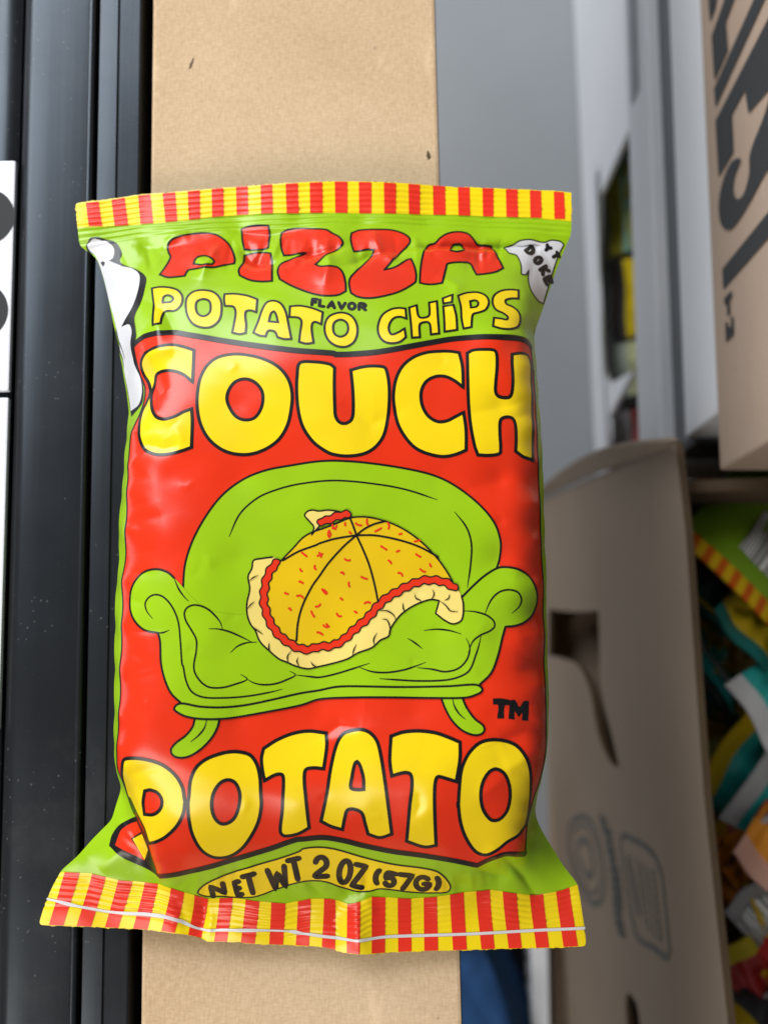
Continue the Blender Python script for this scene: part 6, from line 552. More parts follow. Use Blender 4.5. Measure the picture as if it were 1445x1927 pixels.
 ('couch_lettering', 'L', 'ink', 3, 0.861, 1, 0, '21.81,37.08* 23.32,37.92 26.31,38.14 28.88,37.97 29.49,37.07 29.48,33.33 29.03,28.85 29.02,26.31 29.88,25.31 32.45,25.18 33.22,26.25 33.57,29.93 33.55,34.56 33.7,37.24* 36.05,38.03 38.38,38.36 39.27,36.86 39.34,30.79 39.29,21.76 39.11,14.91 38.79,9.1* 36.09,9.57 33.96,10.85* 34.14,14.35 33.94,18.25 33.21,19.65 31.47,19.79 30.15,18.92 29.87,15.86 30.04,11.64 29.83,10.2 27.09,9.61 24.14,9.68* 23.3,11.96 22.29,17.44 21.83,23.5 21.75,29.61'),
 ('trademark_lettering', 'F', 'ink', 3, 0.0, 1, 0, '27.07,-52.23* 29.03,-52.15 31.3,-52.56* 31.43,-53.85* 30.05,-54 29.89,-57.13* 28.14,-57.12* 28.37,-53.83 27.1,-53.67*'),
 ('trademark_lettering', 'F', 'ink', 3, 0.0, 1, 0, '31.42,-52.65* 32.64,-52.58 33.86,-54.37 35,-52.93 36.37,-52.96* 36.13,-57.84* 34.43,-57.67* 34.53,-55.73 33.7,-56.77 32.6,-55.47 32.54,-57.43* 30.96,-57.21*'),
 ('potato_lettering', 'F', 'yellow', 2, 0.0, 1, 0, '-65.19,-67.53 -62.97,-66.93 -59.18,-67.16 -55.15,-68.37 -51.98,-70.69 -50.02,-73.81 -49.49,-76.96 -49.39,-77.49 -49.96,-80.52 -51.75,-83.7 -55.03,-86.83 -58.1,-88.59 -60.64,-89.52* -61.8,-85.33 -63.86,-81.97 -66.19,-78.43 -65.1,-82.4 -67.48,-77.25 -67.35,-73.46 -66.06,-69.98|-59.99,-75.24* -58.38,-74.85 -56.26,-75.64 -55.33,-77.53 -55.96,-79.67 -57.94,-81.16 -60.74,-81.44* -60.75,-78.32'),
 ('potato_lettering', 'L', 'ink', 3, 0.875, 1, 0, '-65.19,-67.53 -62.97,-66.93 -59.18,-67.16 -55.15,-68.37 -51.98,-70.69 -50.02,-73.81 -49.49,-76.96 -49.39,-77.49 -49.96,-80.52 -51.75,-83.7 -55.03,-86.83 -58.1,-88.59 -60.64,-89.52* -61.8,-85.33 -63.86,-81.97 -66.19,-78.43 -65.1,-82.4 -67.48,-77.25 -67.35,-73.46 -66.06,-69.98'),
 ('potato_lettering', 'L', 'ink', 3, 0.875, 1, 0, '-59.99,-75.24* -58.38,-74.85 -56.26,-75.64 -55.33,-77.53 -55.96,-79.67 -57.94,-81.16 -60.74,-81.44* -60.75,-78.32'),
 ('potato_lettering', 'F', 'yellow', 2, 0.0, 1, 0, '-35.57,-65.42 -33.22,-66.21 -31.62,-68.42 -30.81,-71.52 -30.62,-75.43 -30.54,-78.56 -31.44,-82.69 -33.71,-86.98 -36.53,-90.46 -39.93,-92.52 -43.5,-92.68 -46.24,-90.69 -48.07,-86.35 -48.61,-82.06 -48.65,-77.98 -48.35,-76.16 -47.88,-72.22 -46.47,-69.09 -44.07,-67.08 -40.6,-65.76 -37.9,-65.28|-38.6,-72.12 -36.85,-72.91 -35.82,-75.4 -36.05,-78.58 -37.2,-81.51 -38.95,-83.01 -40.81,-83.17 -42.28,-81.49 -42.79,-78.54 -42.22,-75.35 -40.54,-72.88'),
 ('potato_lettering', 'L', 'ink', 3, 0.875, 1, 0, '-35.57,-65.42 -33.22,-66.21 -31.62,-68.42 -30.81,-71.52 -30.62,-75.43 -30.54,-78.56 -31.44,-82.69 -33.71,-86.98 -36.53,-90.46 -39.93,-92.52 -43.5,-92.68 -46.24,-90.69 -48.07,-86.35 -48.61,-82.06 -48.65,-77.98 -48.35,-76.16 -47.88,-72.22 -46.47,-69.09 -44.07,-67.08 -40.6,-65.76 -37.9,-65.28'),
 ('potato_lettering', 'L', 'ink', 3, 0.875, 1, 0, '-38.6,-72.12 -36.85,-72.91 -35.82,-75.4 -36.05,-78.58 -37.2,-81.51 -38.95,-83.01 -40.81,-83.17 -42.28,-81.49 -42.79,-78.54 -42.22,-75.35 -40.54,-72.88'),
 ('potato_lettering', 'F', 'yellow', 2, 0.0, 1, 0, '-30.01,-64.57* -26.62,-62.45 -22.7,-60.91 -18.75,-60.34 -14.45,-60.84* -14.23,-63.78 -14.98,-69.46* -17.82,-69.28 -19.48,-69.78 -19.78,-72.3 -19.47,-76.21 -19.02,-81.48 -18.8,-84.41* -21.72,-86.04 -25.16,-86.58 -26.05,-85.48 -25.37,-80.09 -25.22,-78.21 -24.95,-72.31 -25.31,-70.95 -26.89,-70.95 -29.63,-72.38* -30.24,-69.59 -30.48,-66.89'),
 ('potato_lettering', 'L', 'ink', 3, 0.875, 1, 0, '-30.01,-64.57* -26.62,-62.45 -22.7,-60.91 -18.75,-60.34 -14.45,-60.84* -14.23,-63.78 -14.98,-69.46* -17.82,-69.28 -19.48,-69.78 -19.78,-72.3 -19.47,-76.21 -19.02,-81.48 -18.8,-84.41* -21.72,-86.04 -25.16,-86.58 -26.05,-85.48 -25.37,-80.09 -25.22,-78.21 -24.95,-72.31 -25.31,-70.95 -26.89,-70.95 -29.63,-72.38* -30.24,-69.59 -30.48,-66.89'),
 ('potato_lettering', 'F', 'yellow', 2, 0.0, 1, 0, '-15.78,-82.67* -14.21,-75.53 -13.19,-69.13 -11.8,-63.58 -10.2,-61 -7.78,-60.08 -5.34,-59.88 -3.31,-60.73 -1.7,-62.7 -0.69,-66.63 0.31,-73 1.12,-79.15 1.96,-86.06* -1.06,-87.08 -4.02,-86.15* -4.71,-83.37 -5.59,-80.39 -7.61,-79.47 -9.13,-79.75 -9.82,-81.77 -10.45,-84.93* -13.28,-84.04|-8.22,-74.08 -7.94,-71.47 -7.25,-68.28 -6.65,-67.68 -5.92,-68.67 -5.08,-71.84 -5.04,-74.45* -6.73,-74.55'),
 ('potato_lettering', 'L', 'ink', 3, 0.875, 1, 0, '-15.78,-82.67* -14.21,-75.53 -13.19,-69.13 -11.8,-63.58 -10.2,-61 -7.78,-60.08 -5.34,-59.88 -3.31,-60.73 -1.7,-62.7 -0.69,-66.63 0.31,-73 1.12,-79.15 1.96,-86.06* -1.06,-87.08 -4.02,-86.15* -4.71,-83.37 -5.59,-80.39 -7.61,-79.47 -9.13,-79.75 -9.82,-81.77 -10.45,-84.93* -13.28,-84.04'),
 ('potato_lettering', 'L', 'ink', 3, 0.875, 1, 0, '-8.22,-74.08 -7.94,-71.47 -7.25,-68.28 -6.65,-67.68 -5.92,-68.67 -5.08,-71.84 -5.04,-74.45* -6.73,-74.55'),
 ('potato_lettering', 'F', 'yellow', 2, 0.0, 1, 0, '1.72,-61.43* 4.74,-60.45 8.77,-60.17 12.79,-60.64 16,-61.71 18.8,-62.89* 18.77,-66.63 17.84,-72.47* 15.54,-71.76 13.32,-71.23 12.72,-72.14 12.46,-75.36 12.62,-81.16 13.17,-89.16* 10.26,-89.61 5.71,-88.02* 6.35,-78.68 6.92,-72.97 6.52,-70.64 5.12,-70.25 1.91,-71.07* 1.43,-67.41'),
 ('potato_lettering', 'L', 'ink', 3, 0.875, 1, 0, '1.72,-61.43* 4.74,-60.45 8.77,-60.17 12.79,-60.64 16,-61.71 18.8,-62.89* 18.77,-66.63 17.84,-72.47* 15.54,-71.76 13.32,-71.23 12.72,-72.14 12.46,-75.36 12.62,-81.16 13.17,-89.16* 10.26,-89.61 5.71,-88.02* 6.35,-78.68 6.92,-72.97 6.52,-70.64 5.12,-70.25 1.91,-71.07* 1.43,-67.41'),
 ('potato_lettering', 'F', 'yellow', 2, 0.0, 1, 0, '26.52,-62.35 30.27,-62.74 33.22,-64.05 35.45,-66.86 36.7,-70.24 37.17,-74.56 37.4,-79.15 36.8,-84.38 35.71,-85.67 34.13,-86.99 31.4,-88.33 28.88,-90.45 25.88,-91.96 23.24,-90.9 20.41,-86.6 18.96,-82.21 18.34,-77.48 18.38,-79.13 18.62,-73.8 19.16,-69.41 20.79,-65.86 23.45,-63.23|27.71,-69.52 29.85,-70.67 31.14,-73.62 31.44,-76.94 30.71,-80.25 28.82,-82.32 26.75,-82.32 24.72,-79.66 24,-76.29 24.36,-73.06 25.87,-70.41'),
 ('potato_lettering', 'L', 'ink', 3, 0.875, 1, 0, '26.52,-62.35 30.27,-62.74 33.22,-64.05 35.45,-66.86 36.7,-70.24 37.17,-74.56 37.4,-79.15 36.8,-84.38 35.71,-85.67 34.13,-86.99 31.4,-88.33 28.88,-90.45 25.88,-91.96 23.24,-90.9 20.41,-86.6 18.96,-82.21 18.34,-77.48 18.38,-79.13 18.62,-73.8 19.16,-69.41 20.79,-65.86 23.45,-63.23'),
 ('potato_lettering', 'L', 'ink', 3, 0.875, 1, 0, '27.71,-69.52 29.85,-70.67 31.14,-73.62 31.44,-76.94 30.71,-80.25 28.82,-82.32 26.75,-82.32 24.72,-79.66 24,-76.29 24.36,-73.06 25.87,-70.41'),
 ('sofa_print', 'F', 'green', 2, 0.0, 1, 0, '-50.47,-28.52* -50.04,-18.47 -47.28,-10.34 -42.15,-2.07 -36.48,2.85 -30.34,5.42 -23.27,6.82 -16.73,7.8 -11.27,7.93 -3.08,7.3 6.5,5.88 13.36,4.16 18.68,1.4 24.35,-3.21 28.11,-7.88 29.75,-12.73 29.53,-16.86 28.96,-21.58 24.59,-27.06* 17.07,-37.12* -43,-37.15*'),
 ('sofa_print', 'L', 'ink', 3, 0.542, 0, 0, '-50.5,-27.19 -50.04,-18.47 -47.28,-10.34 -42.15,-2.07 -36.48,2.85 -30.34,5.42 -23.27,6.82 -16.73,7.8 -11.27,7.93 -3.08,7.3 6.5,5.88 13.36,4.16 18.68,1.4 24.35,-3.21 28.11,-7.88 29.75,-12.73 29.53,-16.86 28.61,-19.78'),
 ('sofa_print', 'L', 'ink', 3, 0.444, 0, 1, '-39.24,-11.63 -36.66,-5.89 -32.28,-1.75 -26.88,0.6 -21.18,1.98 -12.33,2.82 -0.89,1.79 6.08,0.48 13.58,-1.99'),
 ('sofa_print', 'L', 'ink', 3, 0.458, 0, 1, '18.06,-5.2 21.02,-9.16 22.24,-13.28 22,-18.65 21.08,-24.46'),
 ('sofa_print', 'F', 'green', 4, 0.0, 1, 0, '-52.81,-22.22 -54.51,-20.79 -57.49,-19.92 -61.05,-20.58 -63.59,-23.14 -64.77,-26.7 -64.38,-30.37 -62.75,-33.23 -60.11,-35.26 -56.62,-35.97* -56.05,-38.07 -55.64,-43.43 -54.63,-47.35 -52.95,-50.86 -50.55,-53.2* -45.83,-55.74 -28.72,-54.06 -16.43,-51.26 -4.16,-50.62 16.11,-50.6 23.78,-48.79 26.65,-45.99 28.39,-41.97 29.77,-37.09 30.55,-34.35* 32.73,-34.17 35.38,-33.3 38.15,-30.96 39.54,-27.33 38.77,-24.18 36.97,-21.32 34.32,-19.77 31.39,-19.22 28.89,-19.48 25.48,-21.53 22.52,-24.13 19.81,-26.82* 7.75,-27.73 -21.87,-30.42 -43.13,-30.5'),
 ('sofa_print', 'L', 'ink', 5, 0.542, 0, 0, '-52.81,-22.22 -54.51,-20.79 -57.49,-19.92 -61.05,-20.58 -63.59,-23.14 -64.77,-26.7 -64.38,-30.37 -62.75,-33.23 -60.11,-35.26 -56.62,-35.97* -56.05,-38.07 -55.64,-43.43 -54.63,-47.35 -52.95,-50.86 -50.55,-53.2*'),
 ('sofa_print', 'L', 'ink', 5, 0.542, 0, 0, '23.78,-48.79 26.65,-45.99 28.39,-41.97 29.77,-37.09 30.55,-34.35* 32.73,-34.17 35.38,-33.3 38.15,-30.96 39.54,-27.33 38.77,-24.18 36.97,-21.32 34.32,-19.77 31.39,-19.22 28.89,-19.48 25.48,-21.53 22.52,-24.13 19.81,-26.82*'),
 ('sofa_print', 'L', 'ink', 5, 0.458, 0, 1, '-58.19,-32.31 -59.74,-30.49 -60.25,-28.48 -59.19,-26.91 -57.28,-26.35 -55.15,-27.18 -53.03,-29.59 -51.57,-32.95 -50.86,-38.08 -50.31,-43.74 -50.03,-44.22 -49.25,-47.74 -47.85,-50.47 -45.11,-51.84 -40.45,-52.06 -34.62,-51.69 -28.73,-50.72 -25.59,-49.94'),
 ('sofa_print', 'L', 'ink', 5, 0.458, 0, 1, '-53.84,-35.31 -55.38,-35.9 -57.04,-35.97'),
 ('sofa_print', 'L', 'ink', 5, 0.458, 0, 1, '-40.43,-35.12 -41.05,-33.34 -43.06,-30.97 -45.05,-29.59 -47.43,-29.01 -49.2,-29.6 -49.98,-30.99 -49.55,-32.96 -48.11,-35.33 -46.87,-37.7 -46.84,-40.45 -47.36,-43.74 -47.12,-45.78 -45.53,-48.13 -43.57,-49.39 -40.46,-49.51 -37.35,-48.73 -34.24,-47.44 -35.82,-46.26'),
 ('sofa_print', 'L', 'ink', 5, 0.458, 0, 1, '-43.75,-34.94 -41.41,-35.01 -38.68,-35.7 -35.94,-36.88 -33.16,-38.25'),
 ('sofa_print', 'L', 'ink', 5, 0.458, 0, 1, '-38.42,-40.83 -36.69,-39.25 -34.34,-38.37 -31.97,-38.25'),
 ('sofa_print', 'L', 'ink', 5, 0.458, 0, 1, '-52.81,-22.22 -51.5,-25.03 -50.05,-27.02 -49.03,-28.02'),
 ('sofa_print', 'L', 'ink', 5, 0.458, 0, 1, '-34.24,-47.44 -32.67,-48.35 -30.31,-48.83 -27.17,-48.56 -24.41,-47.57 -22.24,-46.39 -23.63,-45.48'),
 ('sofa_print', 'L', 'ink', 5, 0.458, 0, 1, '-22.24,-46.39 -18.86,-46.79 -16.44,-47.01 -12.34,-46.2 -8.25,-44.99 -3.68,-43.5'),
 ('sofa_print', 'L', 'ink', 5, 0.458, 0, 1, '-6,-44.59 -2.94,-45.59 0.72,-45.79 4.79,-45.19 8.06,-44.18 10.38,-43.29'),
 ('sofa_print', 'L', 'ink', 5, 0.458, 0, 1, '8.46,-44.59 12.12,-44.99 15.34,-45.59 18.57,-44.78 20.6,-42.78 21.45,-40.36 21.27,-38.74 20.59,-37.33'),
 ('sofa_print', 'L', 'ink', 5, 0.458, 0, 1, '20.16,-30.43 22.82,-30.63 25.68,-31.45 27.52,-32.86 27.8,-34.28 26.45,-35.51 24.36,-36.42 22.29,-38.04 21.12,-40.79'),
 ('sofa_print', 'L', 'ink', 5, 0.458, 0, 1, '24.28,-36.74 23.71,-39.17 23.06,-41.16 21.37,-45.18 18.96,-46.79 15.33,-47.68 8.86,-47.89 3.16,-47.61 -1.07,-47.32'),
 ('sofa_print', 'L', 'ink', 5, 0.458, 0, 1, '32.37,-30.86 34.15,-29.29 34.86,-27.43 33.93,-25.62 31.61,-25.04 29.1,-25.68 26.98,-27.75 25.39,-31.16'),
 ('sofa_print', 'L', 'ink', 5, 0.458, 0, 1, '10.13,-35.3 12.99,-35.01 16.24,-35.31 19.35,-36.21'),
 ('sofa_print', 'L', 'ink', 5, 0.458, 0, 1, '6.04,-37.33 7.67,-38.34 9.58,-39.84'),
 ('sofa_print', 'F', 'green', 6, 0.0, 1, 0, '-52.11,-54.76 -51.53,-53.78 -50.16,-53.39 -45.85,-54.18 -40.44,-54.4 -34.63,-53.85 -28.72,-52.69 -20.84,-50.94 -16.43,-50.25 -12.33,-49.43 -8.24,-49.22 3.97,-49.42 16.12,-49.2 22.57,-48.79 24.17,-49.39 24.37,-50.39 22.54,-51.39 20.12,-51.99 12.07,-52.09 -0.09,-51.94 -10.27,-52.05 -16.43,-52.47 -20.82,-53.89 -28.71,-55.44 -36.58,-56.79 -40.41,-57.22 -45.8,-57.17 -49.33,-56.51 -51.31,-55.53'),
 ('sofa_print', 'L', 'ink', 7, 0.528, 1, 0, '-52.11,-54.76 -51.53,-53.78 -50.16,-53.39 -45.85,-54.18 -40.44,-54.4 -34.63,-53.85 -28.72,-52.69 -20.84,-50.94 -16.43,-50.25 -12.33,-49.43 -8.24,-49.22 3.97,-49.42 16.12,-49.2 22.57,-48.79 24.17,-49.39 24.37,-50.39 22.54,-51.39 20.12,-51.99 12.07,-52.09 -0.09,-51.94 -10.27,-52.05 -16.43,-52.47 -20.82,-53.89 -28.71,-55.44 -36.58,-56.79 -40.41,-57.22 -45.8,-57.17 -49.33,-56.51 -51.31,-55.53'),
 ('sofa_print', 'F', 'green', 4, 0.0, 1, 0, '-46.97,-57.17* -47.52,-59.22 -49.23,-61.35 -51.55,-63.08 -52.71,-64.64 -52.31,-65.99 -50.73,-66.65 -48.37,-66.38 -45.65,-64.83 -43,-62.15 -41.52,-59.46 -40.99,-57.21*'),
 ('sofa_print', 'L', 'ink', 5, 0.528, 0, 0, '-46.97,-57.17* -47.52,-59.22 -49.23,-61.35 -51.55,-63.08 -52.71,-64.64 -52.31,-65.99 -50.73,-66.65 -48.37,-66.38 -45.65,-64.83 -43,-62.15 -41.52,-59.46 -40.99,-57.21*'),
 ('sofa_print', 'L', 'ink', 5, 0.458, 0, 1, '-44.05,-57.42 -44.6,-59.43 -46.11,-61.36 -47.8,-62.74'),
 ('sofa_print', 'F', 'green', 4, 0.0, 1, 0, '14.28,-52.16* 15.27,-54.79 16.85,-57.56 19.24,-59.93 22.05,-61.12 24.08,-60.94 24.91,-59.95 24.51,-58.76 22.5,-57.16 20.51,-54.38 19.52,-52.07*'),
 ('sofa_print', 'L', 'ink', 5, 0.528, 0, 0, '14.28,-52.16* 15.27,-54.79 16.85,-57.56 19.24,-59.93 22.05,-61.12 24.08,-60.94 24.91,-59.95 24.51,-58.76 22.5,-57.16 20.51,-54.38 19.52,-52.07*'),
 ('sofa_print', 'L', 'ink', 5, 0.458, 0, 1, '17.1,-52.2 17.49,-53.99 18.67,-55.97 20.15,-57.28'),
 ('pizza_print', 'F', 'crust', 7, 0.0, 1, 0, '-28.22,-16.83* -31.03,-17.23 -33.03,-17.72 -33.4,-19.73 -34.32,-21.74 -33.87,-24.95 -34.54,-28.54 -34.43,-31.32 -33.61,-33.7 -32.41,-35.28 -31.19,-38.05 -28.8,-40.42 -26.42,-42.39 -24.52,-43.18 -22.05,-44.22 -19.27,-44.85 -17.27,-44.49 -12.35,-43.37 -9.08,-42.36 -6.63,-40.95 -2.95,-39.53 -0.91,-37.74 1.13,-36.72 1.54,-35.09 2.77,-33.06 4.82,-30.82 8.11,-28.77 11.8,-27.55 13.93,-27.84* 13.01,-31.03* 15.45,-32.87 17.47,-33.69 19.52,-32.67 19.98,-28.99 19.52,-26.53* 18.6,-25.08 16.36,-23.64 13.9,-22.81 10.19,-22.69 6.48,-23.93 3.19,-25.7 0.73,-27.14 -1.73,-29.39 -4.19,-32.24 -7.46,-35.08 -10.33,-37.72 -13.19,-39.06 -16.47,-39.34 -18.89,-40.01 -21.68,-39.62 -24.46,-38.04 -26.46,-36.46 -28.47,-33.68 -29.48,-31.3 -30.3,-28.12 -30.14,-24.93 -29.57,-22.13 -28.4,-19.72 -26.53,-17.51'),
 ('pizza_print', 'L', 'ink', 8, 0.417, 0, 0, '-28.22,-16.83* -31.03,-17.23 -33.03,-17.72 -33.4,-19.73 -34.32,-21.74 -33.87,-24.95 -34.54,-28.54 -34.43,-31.32 -33.61,-33.7 -32.41,-35.28 -31.19,-38.05 -28.8,-40.42 -26.42,-42.39 -24.52,-43.18 -22.05,-44.22 -19.27,-44.85 -17.27,-44.49 -12.35,-43.37 -9.08,-42.36 -6.63,-40.95 -2.95,-39.53 -0.91,-37.74 1.13,-36.72 1.54,-35.09 2.77,-33.06 4.82,-30.82 8.11,-28.77 11.8,-27.55 13.93,-27.84* 13.01,-31.03* 15.45,-32.87 17.47,-33.69 19.52,-32.67 19.98,-28.99 19.52,-26.53*'),
 ('pizza_print', 'F', 'cheese', 8, 0.0, 1, 0, '-15.77,-9.68 -12.48,-8.43 -8.36,-6.81 -4.23,-6.62 0.73,-7.75 4.87,-9.6 9,-12.49 13.12,-16.61 15.57,-19.91 17.27,-22.81* 13.9,-22.4 10.19,-22.2 6.49,-23.44 3.19,-25.08 0.73,-26.52 -1.73,-28.77 -4.19,-31.63 -7.47,-34.47 -10.33,-37.11 -13.19,-38.53 -16.47,-38.94 -18.89,-39.22 -21.68,-39.02 -24.47,-37.44 -26.46,-35.86 -28.47,-33.09 -29.29,-30.9 -29.91,-28.12 -29.54,-24.93 -28.97,-22.13 -27.79,-19.92 -26.01,-17.71 -23.02,-14.57 -20.63,-11.95 -18.22,-10.53'),
 ('pizza_print', 'L', 'ink', 9, 0.417, 1, 0, '-15.77,-9.68 -12.48,-8.43 -8.36,-6.81 -4.23,-6.62 0.73,-7.75 4.87,-9.6 9,-12.49 13.12,-16.61 15.57,-19.91 17.27,-22.81* 13.9,-22.4 10.19,-22.2 6.49,-23.44 3.19,-25.08 0.73,-26.52 -1.73,-28.77 -4.19,-31.63 -7.47,-34.47 -10.33,-37.11 -13.19,-38.53 -16.47,-38.94 -18.89,-39.22 -21.68,-39.02 -24.47,-37.44 -26.46,-35.86 -28.47,-33.09 -29.29,-30.9 -29.91,-28.12 -29.54,-24.93 -28.97,-22.13 -27.79,-19.92 -26.01,-17.71 -23.02,-14.57 -20.63,-11.95 -18.22,-10.53'),
 ('pizza_print', 'L', 'ink', 10, 0.5, 0, 0, '-7.03,-11.22 -7.86,-8.83 -8.69,-6.85'),
 ('pizza_print', 'L', 'ink', 10, 0.5, 0, 0, '-7.03,-11.22 -5.05,-9.65 -2.57,-8.39 0.32,-7.62'),
 ('pizza_print', 'L', 'ink', 10, 0.5, 0, 0, '-7.03,-11.22 -2.16,-11.29 4.04,-12.5 8.99,-14.15 13.74,-16.69'),
 ('pizza_print', 'L', 'ink', 10, 0.5, 0, 0, '-7.03,-11.22 -5.46,-14.59 -3.8,-18.71 -2.35,-24.06 -1.49,-28.16'),
 ('pizza_print', 'L', 'ink', 10, 0.5, 0, 0, '-7.03,-11.22 -10.4,-14.19 -14.09,-18.33 -16.53,-21.82 -18.15,-24.11 -20.52,-28.9 -21.7,-33.27 -22.08,-37.84'),
 ('pizza_print', 'L', 'ink', 10, 0.5, 0, 0, '-7.03,-11.22 -12.47,-12.15 -16.57,-13.4 -17,-13.68 -21.81,-15.5 -25.61,-17.71'),
